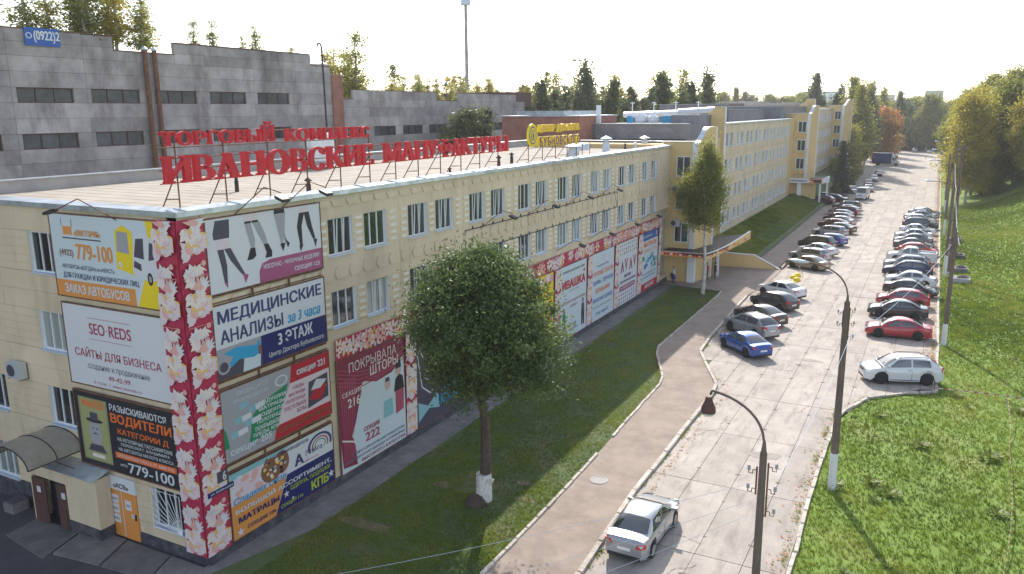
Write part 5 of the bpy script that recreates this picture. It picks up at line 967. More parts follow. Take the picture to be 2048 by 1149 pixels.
    t = empty('roof_plant', (-8.5, 74, 15.4), 'white fan units and blue pumps on the grey stair head roof', 'fan unit'); mb = MB(); mb.lathe((0, 0, 0), [(.6, 0), (.75, .3), (.75, .9), (.5, 1.15)], M['whitep'], 10); mb.build('fan', t); mb = MB(); mb.lathe((1.5, 0, 0), [(.6, 0), (.7, .3), (.7, .7), (.3, 1.0)], M['tank'], 10); mb.build('fan', t)
    for x in (-1.6, 2.7, 3.5): mb = MB(); mb.box((x, -.4, 0), (x + .55, .4, .8), M['pcyan']); mb.box((x - .1, -.3, .8), (x + .6, .3, .95), M['whitep']); mb.build('pump', t)
    mb = MB(); mb.box((5.0, -.5, 0), (6.4, .5, .25), M['brown']); mb.prism([(4.9, -.5, .25), (6.5, -.5, .25), (5.7, -.5, .8)], (0, 1, 0), M['brown']); mb.build('cover', t)
    t = empty('antenna_box', (-13, 71, 15.4), 'white antenna panel with short ladder at the left of the grey stair head', 'antenna'); mb = MB(); mb.box((0, 0, -.2), (.5, .3, 2.1), M['whitep']); mb.build('panel', t)
    for x in (-.3, .3): mb = MB(); mb.tube([(x, -1.2, -2.4), (x, -1.2, .6)], .03, M['black'], 4); mb.build('rail', t)
    for k in range(7): mb = MB(); mb.tube([(-.3, -1.2, -2.2 + .4 * k), (.3, -1.2, -2.2 + .4 * k)], .02, M['black'], 4); mb.build('rung', t)
    # facade spotlights on long arms, cable frame
    def spot(y, z, arm, label, side=1, x0=0.0):
        t = empty('spotlight', (x0, y, z), label, 'spotlight'); mb = MB(); a, b = arm
        mb.tube([(0, 0, 0), (.9, a * .55, b), (1.15, a, b - .25)], .022, M['rust'], 5); mb.build('arm', t); mb = MB(); mb.prism([(1.0, a - .2, b - .45), (1.4, a - .2, b - .6), (1.4, a + .2, b - .6), (1.0, a + .2, b - .45)], (0, 0, .12), M['black']); mb.build('head', t)
    for i, (y, z) in enumerate(((20.9, 10.2), (27.0, 10.2), (33.0, 10.2), (39.0, 10.2))): spot(y, z, (1.9, 1.0), 'thin-armed spotlight below the top windows, %s from the left' % ['first', 'second', 'third', 'fourth'][i])
    for i, (y, z) in enumerate(((13.0, 7.2), (31.5, 7.2), (37.5, 7.2), (43.5, 7.2), (49.5, 7.2))): spot(y, z, (1.9, .7), 'thin-armed spotlight over the floral band, %s from the left' % ['first', 'second', 'third', 'fourth', 'fifth'][i])
    spot(2.6, 13.15, (1.3, 1.0), 'long-armed spotlight over the hosiery billboard, left one'); spot(5.1, 13.15, (1.3, 1.0), 'long-armed spotlight over the hosiery billboard, right one')
    t = empty('spotlight', (-3.5, 0, 13.15), 'long-armed spotlight over the bus hire billboard', 'spotlight'); mb = MB(); mb.tube([(.6, -.1, -.1), (-.6, -.8, .75), (-1.5, -1.2, .3)], .025, M['rust'], 5); mb.build('arm', t); mb = MB(); mb.prism([(-1.9, -1.35, .15), (-1.4, -1.35, .3), (-1.4, -1.05, .3), (-1.9, -1.05, .15)], (0, 0, .1), M['black']); mb.build('head', t)
    t = empty('cable_frame', (.03, 19.2, 9.05), 'thin black cable frame with hooks between the window rows', 'cable frame')
    for (a, b, c, d) in ((0, 0, 0, 1.27), (0, 1.27, 24.3, 1.27), (24.3, 1.27, 24.3, 0), (0, 0, 24.3, 0)): mb = MB(); mb.tube([(0, a, b), (0, c, d)], .03, M['black'], 4); mb.build('rail', t)
    for k in range(20):
        for z in (0, 1.27): mb = MB(); mb.box((-.02, .8 + 1.2 * k, z - .03), (.03, .86 + 1.2 * k, z + .16), M['black']); mb.build('hook', t)
    # mast with a square head behind the factory
    t = empty('mast', (-78, 150, 0), 'tall thin floodlight mast with boxy head rising behind the factory', 'mast'); mb = MB(); mb.tube([(0, 0, 10), (0, 0, 41.5)], .52, M['conc'], 8, .38); mb.build('pole', t); mb = MB(); mb.lathe((0, 0, 41.2), [(.4, 0), (1.2, .1), (1.2, 2.6), (1.7, 2.7), (1.7, 3.0)], M['sill'], 10); mb.build('head', t)
    # far buildings
    def far(x, y, w, d, z0, z1, mt, label, rows=0, cols=0, cat='building'):
        t = empty('apartment_building' if rows else 'warehouse', (x, y, 0), label, cat); mb = MB(); mb.box((-w / 2, 0, z0), (w / 2, d, z1), M[mt]); mb.build('wall', t); mb = MB(); mb.box((-w / 2 - .3, -.3, z1), (w / 2 + .3, d + .3, z1 + .8), M['conc2']); mb.build('roof', t)
        for r in range(rows):
            for c in range(cols): wd = MB(); a = -w / 2 + w * (c + .25) / cols; b = z1 - 1.2 - 3 * (r + 1); wd.box((a, -.08, b), (a + w / cols * .5, .02, b + 1.6), M['oldglass']); wd.build('window', t)
    far(-170, 640, 26, 14, 0, 27, 'conc2', 'pale blue-grey tower block on the horizon above the far roof', 3, 6); far(-152, 650, 8, 8, 27, 31, 'conc2', 'small lift housing tower beside the horizon tower block', 1, 2)
    far(-52, 560, 22, 16, 0, 27.5, 'whitep', 'pale apartment block on the horizon behind the trees', 5, 6); far(16, 760, 14, 14, 0, 31, 'conc2', 'narrow distant tower block over the end of the road', 5, 3); far(-32, 900, 22, 14, 0, 30, 'conc2', 'low distant block right of the apartment block', 3, 5)
    far(-100, 330, 110, 40, 0, 19.5, 'brown', 'long dark flat industrial hall behind the poplars'); far(-95, 210, 60, 14, 0, 15.2, 'whitep', 'long white wall building seen between the poplars'); far(-22, 230, 14, 12, 0, 18.0, 'redbrick', 'unfinished brick shed on the far roof line')
build_factory()
# ---------------------------------------------------------------- lamp posts and wires
def lamp_post(x, y, h, white, lamp, label, arm=True, up=1.4, reach=(-1.9, .4), r=.13, insul=True, tall=False, dang=False):
    t = empty('street_lamp', (x, y, 0), label, 'street lamp', 'concrete street lamps along the road')
    mb = MB(); mb.tube([(0, 0, white), (0, 0, h)], r * 1.15 - .02 * white / h, M['polec'], 8, r * .8); mb.build('pole', t)
    mb = MB(); mb.tube([(0, 0, -.3), (0, 0, white)], r * 1.22, M['polew'], 8, r * 1.15); mb.build('painted_base', t)
    if arm:
        mb = MB(); dx, dy = reach; P = []
        for k in range(11): q = k / 10; P.append((dx * (1 - math.cos(q * math.pi / 2)) , dy * q, h + up * math.sin(q * math.pi / 2) ** .8 * (1 if dang is False else 1)))
        mb.tube([(0, 0, h - .1), (0, 0, h + .3)], .09, M['polec'], 6, .04); mb.tube(P, .035, M['polec'], 6); mb.build('arm', t)
        e = Vector(P[-1]); d = Vector((dx, dy, 0)).normalized(); mb = MB()
        if dang:
            mb.tube([e, e + Vector((-.05, 0, -.12))], .03, M['black'], 5); mb.lathe((e.x - .08, e.y, e.z - .62), [(.18, 0), (.2, .05), (.18, .17), (.11, .32), (.08, .45)], M['brown'], 10); mb.build('lamp_head', t); mb = MB(); mb.lathe((e.x - .08, e.y, e.z - .7), [(.1, 0), (.18, .05), (.19, .09)], M['lamph'], 10); mb.build('lamp_glass', t)
        else:
            n = 8; rings = []; side = Vector((-d.y, d.x, 0))
            for k, (u, wv, hv) in enumerate(((0, .06, .05), (.25, .1, .07), (.5, .15, .09), (.8, .15, .09), (1.0, .08, .05))):
                c = e + d * (u * .85) + Vector((0, 0, .02)); rings.append([c + side * (wv * math.cos(a)) + Vector((0, 0, hv * math.sin(a))) for a in [j * math.pi / 4 for j in range(8)]])
            V = [v for q in rings for v in q]; F = [(i * 8 + k, i * 8 + (k + 1) % 8, (i + 1) * 8 + (k + 1) % 8, (i + 1) * 8 + k) for i in range(4) for k in range(8)] + [tuple(range(8))[::-1], tuple(range(32, 40))]
            mb.add(V, F, M['lamph']); mb.build('lamp_head', t, smooth=True)
    if insul:
        for s_, zs in ((-1, (h - .5, h - 1.0)), (1, (h - .35, h - .95, h - 1.55))):
            mb = MB(); mb.box((s_ * .135 - .02, -.02, zs[-1] - .15), (s_ * .135 + .02, .02, zs[0] + .1), M['rust']); mb.build('bracket', t)
            for z in zs: mb = MB(); mb.tube([(s_ * .135, 0, z), (s_ * .23, 0, z), (s_ * .24, 0, z - .1), (s_ * .33, 0, z - .1), (s_ * .33, 0, z)], .014, M['rust'], 4); mb.lathe((s_ * .33, 0, z - .02), [(.035, 0), (.05, .03), (.03, .06), (.05, .09), (.02, .13)], M['pgry'], 6); mb.build('insulator', t)
    return t
def wire(a, b, sag, label, r=.012, m='sill'):
    mb = MB(); a = Vector(a); b = Vector(b); mb.tube([a.lerp(b, k / 14) - Vector((0, 0, sag * 4 * (k / 14) * (1 - k / 14))) for k in range(15)], r, M[m], 4); tag(mb.build('overhead_wire'), label, 'wire')
def build_poles():
    lamp_post(20.0, .3, 8.55, 1.6, True, 'nearest dark concrete lamp post with a hanging rusty bell lamp, cut by the photo bottom', up=1.15, reach=(-1.5, .7), dang=True, r=.112)
    lamp_post(20.28, 17.39, 8.75, 1.75, True, 'second lamp post with whitewashed foot in the grass and pale lamp over the road', up=1.45, reach=(-1.75, .6), r=.15)
    lamp_post(24.8, 45.1, 8.3, 1.6, True, 'third lamp post, white foot in grass behind the white suv', up=1.3, reach=(-2.0, 1.2), r=.15)
    lamp_post(24.9, 72.5, 9.0, 2.2, True, 'fourth lamp post with white band beside the parked cars', up=.6, reach=(-1.9, .8), r=.15, insul=False)
    t = lamp_post(25.35, 74.5, 13.2, .2, False, 'tall bare dark pole standing close to the fourth lamp post', arm=False, r=.17); 
    lamp_post(24.9, 103, 9.2, 2.2, True, 'fifth lamp post farther up the road edge', up=.8, reach=(-1.9, .8), insul=False); lamp_post(25.0, 131, 9.3, 2.0, True, 'sixth lamp post by the tree edge', up=.9, reach=(-1.9, .6), insul=False); lamp_post(25.2, 160, 9.6, 2.0, True, 'farthest lamp post under the birches', up=.9, reach=(-1.9, .6), insul=False)
    lamp_post(25.7, 118, 12.5, .2, False, 'tall bare dark pole farther up the road edge', arm=False, r=.16, insul=False)
    wire((19.6, .3, 7.6), (1.5, -9, 3.5), .4, 'uppermost thin wire crossing the lower left corner', .005); wire((19.6, .3, 7.1), (4, -9, 2.6), .4, 'middle thin wire crossing the lower left corner', .005); wire((19.6, .3, 6.7), (6, -9.5, 2.2), .4, 'lowest thin wire crossing the lower left corner', .005)
    wire((20.6, 17.4, 7.2), (24.6, 45.1, 7.4), .5, 'pale cable between the second and third lamp posts', .013); wire((20.6, 17.4, 7.6), (20.4, .3, 8.0), .4, 'thin wire between the two nearest lamp posts', .008)
    wire((25.1, 45.1, 7.4), (25.2, 72.5, 7.8), .5, 'thin wire between the third and fourth lamp posts', .012); wire((25.2, 74.5, 8.6), (25.6, 118, 8.8), .7, 'thin wire along the far poles', .014)
    # red and white tape on stakes in the meadow
    st = [(24.3, 33.2), (27.2, 33.5), (34, 32.0)]; t = empty('barrier_tape', (24.3, 33.2, 0), 'red and white barrier tape strung across the meadow behind the white suv', 'barrier tape')
    def tape(par, O, pts, n=46):
        for mi, mm in enumerate(('pred', 'cwhite')):
            mb = MB(); P = [Vector(p) - Vector(O) for p in pts]; L = sum((q - p).length for p, q in zip(P[:-1], P[1:])); step = L / n
            for k in range(mi, n, 2):
                for part in (0,):
                    def at(s):
                        for p, q in zip(P[:-1], P[1:]):
                            l = (q - p).length
                            if s <= l: return p.lerp(q, s / l)
                            s -= l
                        return P[-1]
                    a, b = at(k * step), at((k + 1) * step); mb.add([a, b, b + Vector((.012, .01, .055)), a + Vector((.012, .01, .055))], [(0, 1, 2, 3)], M[mm])
            tag(mb.build('stripe', par), kind='stuff')
    tape(t, (24.3, 33.2, 0), [(24.2, 33.3, .35), (26.5, 33.3, .45), (28.0, 32.8, .6), (31, 32.0, .75), (36, 30.6, .7)])
    for i, (x, y) in enumerate(((24.2, 33.3), (28.0, 32.8), (36, 30.6))): mb = MB(); mb.tube([(x - 24.3, y - 33.2, -.05), (x - 24.3, y - 33.2, .8)], .02, M['conc2'], 5); mb.build('stake', t)
    t = empty('barrier_tape', (28, 32.8, 0), 'loose barrier tape trailing down the meadow to the bottom right', 'barrier tape'); tape(t, (28, 32.8, 0), [(28, 32.8, .6), (27.9, 28.5, .3), (27.7, 26.0, .12), (27.6, 22.5, .1), (27.4, 19.5, .12), (27.3, 18.0, .1), (27.0, 15.0, .12), (26.2, 9, .1)], 90)
    # concrete well rings
    for i, (x, y) in enumerate(((26.3, 70.5), (26.2, 76), (26.1, 85), (26.0, 98))):
        z = float(hR(np.array(x), np.array(y))); t = empty('concrete_well', (x, y, z - .05), 'grey concrete well slab in the meadow, %s from the camera' % ['nearest', 'second', 'third', 'farthest'][i], 'well'); mb = MB(); mb.box((-.85, -.8, .0), (.85, .8, .5), M['conc2'] if i == 0 else M['apron']); mb.build('slab', t); mb = MB(); mb.lathe((.2, 0, .45), [(.5, 0), (.5, .18), (.38, .18), (.38, .02)], M['pdk'], 12); mb.build('ring', t)
    # yellow hemispheres and bent post at the entrance
    for i, (x, y) in enumerate(((11.5, 66.2), (11.3, 65.0), (11.8, 63.85), (11.75, 61.8))): mb = MB(); mb.lathe((x, y, .0), [(.38, 0), (.38, .04), (.35, .16), (.26, .28), (.14, .35), (.02, .37)], M['pyel'], 12); tag(mb.build('bollard', smooth=True), 'yellow concrete half-sphere before the entrance, %s' % ['farthest of the four', 'second farthest', 'third from the beige sedan', 'nearest to the white sedan'][i], 'bollard', 'yellow half-sphere bollards')
    t = empty('bent_post', (12.0, 66.7, 0), 'leaning red and white striped post behind the yellow half-spheres', 'post'); 
    for k in range(5): mb = MB(); mb.tube([(-.1 * k, 0, .2 * k), (-.1 * k - .1, 0, .2 * k + .2)], .03, M['pred' if k % 2 else 'cwhite'], 6); mb.build('band', t)
build_poles()
# ---------------------------------------------------------------- vehicles
PAINT = {}
def paint(n, c, metal=.3, rough=.28):
    if n not in PAINT:
        PAINT[n] = mat('car_paint_' + n, c, rough, metal=metal, coat=1.0)
    return PAINT[n]
PC = dict(white=(.62, .63, .65), silver=(.34, .35, .37), darkgrey=(.06, .062, .068), black=(.012, .012, .014), blue=(.012, .08, .36), navy=(.012, .016, .06), red=(.36, .012, .022), orange=(.48, .05, .03), beige=(.28, .23, .15), brown=(.05, .035, .035), maroon=(.11, .012, .018), green=(.02, .05, .035), grey=(.16, .165, .175), plum=(.06, .02, .05))
def car_meshes(kind):
    # x forwards, profile tables
    S = dict(sedan=dict(L=4.55, W=1.78, H=1.46, wb=2.68, r=.33, hood=.96, belt=.93, deck=1.04, a0=1.22, a1=.34, c1=-.88, c0=-1.72, wr=.70),
             hatch=dict(L=4.25, W=1.78, H=1.50, wb=2.58, r=.33, hood=.97, belt=.95, deck=1.0, a0=1.22, a1=.38, c1=-1.25, c0=-1.98, wr=.71),
             suv=dict(L=4.68, W=1.84, H=1.68, wb=2.68, r=.37, hood=1.08, belt=1.08, deck=1.14, a0=1.28, a1=.42, c1=-1.50, c0=-2.16, wr=.72),
             wagon=dict(L=4.6, W=1.78, H=1.54, wb=2.65, r=.33, hood=.96, belt=.96, deck=1.02, a0=1.2, a1=.38, c1=-1.62, c0=-2.16, wr=.71),
             minivan=dict(L=4.5, W=1.82, H=1.72, wb=2.7, r=.34, hood=1.08, belt=1.05, deck=1.1, a0=1.5, a1=.6, c1=-1.65, c0=-2.12, wr=.74),
             pickup=dict(L=5.1, W=1.84, H=1.76, wb=3.0, r=.38, hood=1.12, belt=1.1, deck=1.1, a0=1.3, a1=.62, c1=-.62, c0=-.85, wr=.74),
             van=dict(L=5.0, W=1.98, H=2.3, wb=3.0, r=.35, hood=1.25, belt=1.3, deck=1.3, a0=1.85, a1=1.2, c1=-2.3, c0=-2.46, wr=.86))[kind]
    L, W, H, wb, r = S['L'], S['W'], S['H'], S['wb'], S['r']; hw = W / 2; xf, xr = wb / 2 + .02 + (L - wb) * .0, -wb / 2; xf = wb / 2
    off = -(.5 - .46) * 0
    nose, tail = L * .5, -L * .5; ra = r + .07; sill = .2
    xs = sorted(set([round(v, 3) for v in [nose, nose - .05, nose - .16, nose - .35, S['a0'], S['a0'] - .3, 0, -.4, S['c0'] + .3, S['c0'], (S['c0'] + tail) / 2, tail + .3, tail + .12, tail + .04, tail] + [c + ra * math.cos(a * math.pi / 6) for c in (xf, xr) for a in range(7)] if tail <= v <= nose]))
    def zl(x):
        z = sill + (.08 if abs(x) > L * .46 else 0)
        for c in (xf, xr):
            if abs(x - c) < ra: z = max(z, r + math.sqrt(max(0, ra * ra - (x - c) ** 2)) * .98 - .0)
        return z
    TB = [(tail, S['deck'] - .18), (tail + .08, S['deck'] - .03), (S['c0'], S['deck']), (0, S['belt']), (S['a0'], S['hood']), (nose - .35, S['hood'] - .12), (nose - .1, S['hood'] - .24), (nose, S['hood'] - .42)]
    def zb(x): return float(np.interp(x, [a for a, b in TB], [b for a, b in TB]))
    def wd(x): return hw * float(np.interp(x, [tail, tail + .12, tail + .5, 0, nose - .7, nose - .2, nose - .05, nose], [.80, .90, .985, 1, .985, .90, .80, .66]))
    P = 'PAINT'; pm = paint('base', (.5, .5, .5)); b = MB(); V = []; N = 15
    for x in xs:
        w = wd(x); lo = zl(x); hi = zb(x); mid = lo + (hi - lo) * .5
        half = [(w * .0, lo), (w * .86, lo), (w * .965, lo + .03), (w * 1.0, mid), (w * .99, hi - .10), (w * .93, hi - .02), (w * .62, hi + .025), (0, hi + .04)]
        ring = [(x, -y, z) for y, z in half[1:][::-1]][::-1]; ring = [(x, y, z) for y, z in half] + [(x, -y, z) for y, z in half[1:-1][::-1]]
        V += ring
    n = 14; F = []
    for i in range(len(xs) - 1):
        for k in range(n): F.append((i * n + k, i * n + (k + 1) % n, (i + 1) * n + (k + 1) % n, (i + 1) * n + k))
    F.append(tuple(range(n))); F.append(tuple(range((len(xs) - 1) * n, len(xs) * n))[::-1])
    b.add(V, F, pm)
    # cabin shell
    a0, a1, c1, c0 = S['a0'], S['a1'], S['c1'], S['c0']; wB = hw * .93; wR = hw * S['wr']; zr = H
    CP = [(a0, zb(a0), zb(a0) + .01, wB * .95), (a1, zb(a1), zr - .07, wR), ((a1 + c1) / 2, zb(0), zr - .015, wR * 1.02), (c1, zb(c1), zr - .09, wR * .97), (c0, zb(c0), zb(c0) + .01, wB * .93)]
    def cpt(t):
        i = min(3, int(t)); f = t - i; g = lambda j: CP[max(0, min(4, j))]
        out = []
        for k in range(4):
            p0, p1, p2, p3 = g(i - 1)[k], g(i)[k], g(i + 1)[k], g(i + 2)[k]
            m1 = (p2 - p0) * (.5 if i > 0 else 1.0) * .8; m2 = (p3 - p1) * (.5 if i < 3 else 1.0) * .8
            out.append((2 * f ** 3 - 3 * f * f + 1) * p1 + (f ** 3 - 2 * f * f + f) * m1 + (3 * f * f - 2 * f ** 3) * p2 + (f ** 3 - f * f) * m2)
        x, z0, z1, w = out; return (x, zb(x), max(z1, zb(x) + .01), wB, min(w, wB * .96))
    TS = [0, .2, .4, .6, .8, 1, 1.33, 1.66, 2, 2.33, 2.66, 3, 3.2, 3.4, 3.6, 3.8, 4]
    st = [cpt(t) for t in TS]
    def crown(q): return .04 * min(1, max(0, (q[2] - q[1]) / .25))
    V = []
    for q in st: x, z0, z1, w0, w1 = q; c_ = crown(q); V += [(x, w0, z0 - .03), (x, w0 + (w1 - w0) * .5 + .012, (z0 + z1) / 2), (x, w1, z1 - .02), (x, w1 * .88, z1 + c_ * .35), (x, w1 * .45, z1 + c_), (x, -w1 * .45, z1 + c_), (x, -w1 * .88, z1 + c_ * .35), (x, -w1, z1 - .02), (x, -w0 - (w1 - w0) * .5 - .012, (z0 + z1) / 2), (x, -w0, z0 - .03)]
    F = []
    for i in range(len(st) - 1):
        for k in range(9): F.append((i * 10 + k, (i + 1) * 10 + k, (i + 1) * 10 + k + 1, i * 10 + k + 1))
    b.add(V, F, pm)
    if kind == 'pickup': b.box((tail + .05, -hw + .02, .7), (c0, -hw + .1, 1.25), pm); b.box((tail + .05, hw - .1, .7), (c0, hw - .02, 1.25), pm); b.box((tail + .02, -hw + .05, .7), (tail + .1, hw - .05, 1.25), pm)
    body = b.mesh('body', True); bm = body; 
    for p in body.polygons: p.use_smooth = True
    try: body.set_sharp_from_angle(angle=rad(38))
    except Exception: pass
    D = dict(S=S, body=body)
    def sidept(x, t, s, o=.012):
        X_ = [q[0] for q in st][::-1]; f = lambda k: float(np.interp(x, X_, [q[k] for q in st][::-1]))
        z0, z1, w0, w1 = f(1), f(2), f(3), f(4); return (x, s * (w0 + (w1 - w0) * t + o + .012 * 4 * t * (1 - t)), z0 + (z1 - z0) * t)
    def sidewin(xa, xb, xa2, xb2, s):
        m = MB(); lo, hi = .10, .88; q = [sidept(xa, lo, s), sidept(xb, lo, s), sidept((xb + xb2) / 2, .5, s), sidept(xb2, hi, s), sidept((xa2 + xb2) / 2, hi, s), sidept(xa2, hi, s), sidept((xa + xa2) / 2, .5, s)]
        m.quad(q if s < 0 else q[::-1], M['carglass']); return m.mesh('side_window')
    mid = (a1 + c1) / 2 + .12
    D['sw'] = [[sidewin(mid + .05, a0 - .22, mid + .05, a1 - .03, s), sidewin(c0 + .38 if kind in ('sedan',) else c1 - .05, mid - .05, c1 + .02 if kind in ('sedan',) else c1 + .02, mid - .05, s)] for s in (-1, 1)]
    def topwin(t0, t1, name):
        m = MB(); V = []; n_ = 6
        for j in range(n_ + 1):
            q = cpt(t0 + (t1 - t0) * j / n_); c_ = crown(q); sg = 1 if t0 < 2 else -1
            V += [(q[0] + .012 * sg, y * q[4], q[2] + .014 + zc * c_ - (.012 if abs(y) > .9 else 0)) for y, zc in ((-.95, .05), (-.88, .35), (-.45, 1), (.45, 1), (.88, .35), (.95, .05))]
        F = []
        for j in range(n_):
            for k in range(5): f = (j * 6 + k, j * 6 + k + 1, j * 6 + k + 7, j * 6 + k + 6); F.append(f if sg > 0 else f[::-1] if 0 else f)
        m.add(V, F, M['carglass']); return m.mesh(name, True)
    D['ws'] = topwin(.10, .93, 'windshield'); D['rw'] = topwin(3.12, 3.88, 'rear_window')
    # lights, plates, trim, mirrors, handles
    m = MB(); zf = S['hood'] - .30; 
    D['head'] = []
    for s in (-1, 1):
        m = MB(); m.prism([(nose - .02, s * hw * .55, zf), (nose - .14, s * hw * .86, zf + .03), (nose - .34, s * hw * .935, zf + .10), (nose - .30, s * hw * .88, zf + .17), (nose - .08, s * hw * .6, zf + .12)], (0, 0, .02), M['head']); 
        m = MB(); pts = [(nose + .005, s * hw * .5, zf), (nose - .05, s * hw * .80, zf), (nose - .28, s * hw * .93, zf + .05), (nose - .30, s * hw * .92, zf + .15), (nose - .07, s * hw * .78, zf + .13), (nose - .0, s * hw * .5, zf + .1)]
        m.quad(pts if s > 0 else pts[::-1], M['head']); D['head'].append(m.mesh('headlight'))
    D['tail'] = []
    zt = S['deck'] - .30; hh = .2 if kind in ('sedan',) else .34
    for s in (-1, 1):
        m = MB(); m.prism([(tail - .015, s * hw * .52, zt), (tail - .015, s * hw * .80, zt), (tail + .16, s * hw * .935, zt + .02), (tail + .16, s * hw * .93, zt + hh), (tail + .0, s * hw * .80, zt + hh), (tail - .0, s * hw * .58, zt + hh * .8)][:: s], (.02, 0, 0), M['tail']); D['tail'].append(m.mesh('taillight'))
    m = MB(); m.box((tail - .02, -.26, zt - .16 if kind == 'sedan' else zt - .12), (tail + .0, .26, zt - .04 if kind == 'sedan' else zt), M['plate']); D['plate'] = m.mesh('number_plate')
    m = MB(); m.box((nose - .06, -hw * .55, .3), (nose + .01, hw * .55, .42), M['trim']); m.box((nose - .08, -hw * .36, S['hood'] - .33), (nose + .008, hw * .36, S['hood'] - .2), M['trim']); D['grille'] = m.mesh('grille')
    m = MB(); m.box((tail - .02, -hw * .74, .26), (tail + .06, hw * .74, .40), M['trim']); D['bump'] = m.mesh('rear_bumper')
    D['mir'] = []
    for s in (-1, 1): m = MB(); m.prism([(a0 - .38, s * hw * .93, S['belt'] + .02), (a0 - .30, s * hw * .93, S['belt'] + .02), (a0 - .22, s * (hw + .17), S['belt'] + .05), (a0 - .36, s * (hw + .17), S['belt'] + .05)], (0, 0, .13), pm); D['mir'].append(m.mesh('mirror'))
    m = MB()
    w = MB(); w.lathe((0, -.1, 0), [(r * .62, 0), (r * .96, 0), (r, .03), (r, .17), (r * .96, .2), (r * .62, .2)], M['tyre'], 18, 'y'); D['tyre'] = w.mesh('wheel', True)
    w = MB(); w.lathe((0, -.07, 0), [(r * .63, 0), (r * .63, .14)], M['pgtx'], 14, 'y')
    for k in range(7):
        a = k * 2 * math.pi / 7; c, s_ = math.cos(a), math.sin(a); q = .12; 
        for yy in (-.098, .098): w.quad([(r * .08 * c - q * .4 * s_, yy, r * .08 * s_ + q * .4 * c), (r * .08 * c + q * .4 * s_, yy, r * .08 * s_ - q * .4 * c), (r * .62 * c + q * s_ * .8, yy, r * .62 * s_ - q * c * .8), (r * .62 * c - q * s_ * .8, yy, r * .62 * s_ + q * c * .8)], M['rim'])
    for yy in (-.088, .088): w.quad([(r * .66 * math.cos(t), yy * .9, r * .66 * math.sin(t)) for t in [j * math.pi / 8 for j in range(16)]], M['rim']) if 0 else None
    for yy in (-.1, .06): w.lathe((0, yy, 0), [(r * .56, 0), (r * .66, 0), (r * .66, .03), (r * .56, .03)], M['rim'], 14, 'y')
    D['rim'] = w.mesh('rim')
    m = MB()
    for c in (xf, xr):
        for s in (-1, 1):
            arc = [(c + (ra - .0) * math.cos(t), s * hw * .9, max(.12, r + (ra - .0) * math.sin(t))) for t in [j * math.pi / 8 for j in range(9)]]; m.quad(arc, M['trim'])
    m.box((xr, -hw * .8, .18), (xf, hw * .8, .3), M['trim']); D['well'] = m.mesh('wheel_well')
    m = MB()
    for s in (-1, 1):
        for x in (mid - .05 + .2, c1 + .12 if kind != 'pickup' else c1 + .1): m.box((x - .09, s * (hw * .985) - .012, S['belt'] - .16), (x + .09, s * (hw * .985) + .012, S['belt'] - .13), M['trim'])
    D['hand'] = m.mesh('door_handle')
    if kind in ('suv', 'wagon', 'minivan'):
        D['rails'] = []
        for s in (-1, 1): m = MB(); m.tube([(a1 - .1, s * wR * .88, zr - .03), (a1 - .3, s * wR * .88, zr + .05), (c1 + .3, s * wR * .88, zr + .05), (c1 + .1, s * wR * .88, zr - .03)], .022, M['trim'], 5); D['rails'].append(m.mesh('roof_rail'))
    m = MB()
    for s in (-1, 1):
        for x in (a0 - .12, mid, c1 - .02 if kind not in ('sedan',) else c0 + .52):
            lo = max(zl(x), .32); m.box((x - .006, s * hw * .94, lo), (x + .006, s * (hw * 1.003), S['belt'] - .12), M['trim'])
        m.box((xr + ra + .05, s * hw * .94, .30), (xf - ra - .05, s * (hw * 1.004), .335), M['trim'])
    m.box((a0 - .02, -hw * .80, zb(a0) + .035), (a0 + .10, hw * .80, zb(a0) + .05), M['trim'])
    D['seam'] = m.mesh('door_seam')
    D['xf'], D['xr'], D['hw'], D['r'] = xf, xr, hw, r
    return D
CM = {}
def car(kind, colour, x, y, hd, label, z=0.0, name='parked_car', cat='car'):
    if kind not in CM: CM[kind] = car_meshes(kind)
    D = CM[kind]; p = paint(colour, PC[colour], .0 if colour in ('white', 'black', 'red', 'orange') else .45)
    t = empty(name, (x, y, z), label, cat, 'cars parked along the road', rad(hd))
    o = link('body', D['body'], t); setpaint(o, p)
    link('windshield', D['ws'], t); link('rear_window', D['rw'], t)
    for s in D['sw']:
        for q in s: link('side_window', q, t)
    for q in D['head']: link('headlight', q, t)
    for q in D['tail']: link('taillight', q, t)
    link('number_plate', D['plate'], t); link('grille', D['grille'], t); link('rear_bumper', D['bump'], t); link('wheel_well', D['well'], t); link('door_handle', D['hand'], t); link('door_seam', D['seam'], t)
    for q in D['mir']: o = link('mirror', q, t); setpaint(o, p)
    for cx in (D['xf'], D['xr']):
        for s in (-1, 1): w = link('wheel', D['tyre'], t, (cx, s * (D['hw'] - .11), D['r'])); link('rim', D['rim'], w)
    for q in D.get('rails', ()): link('roof_rail', q, t)
    return t
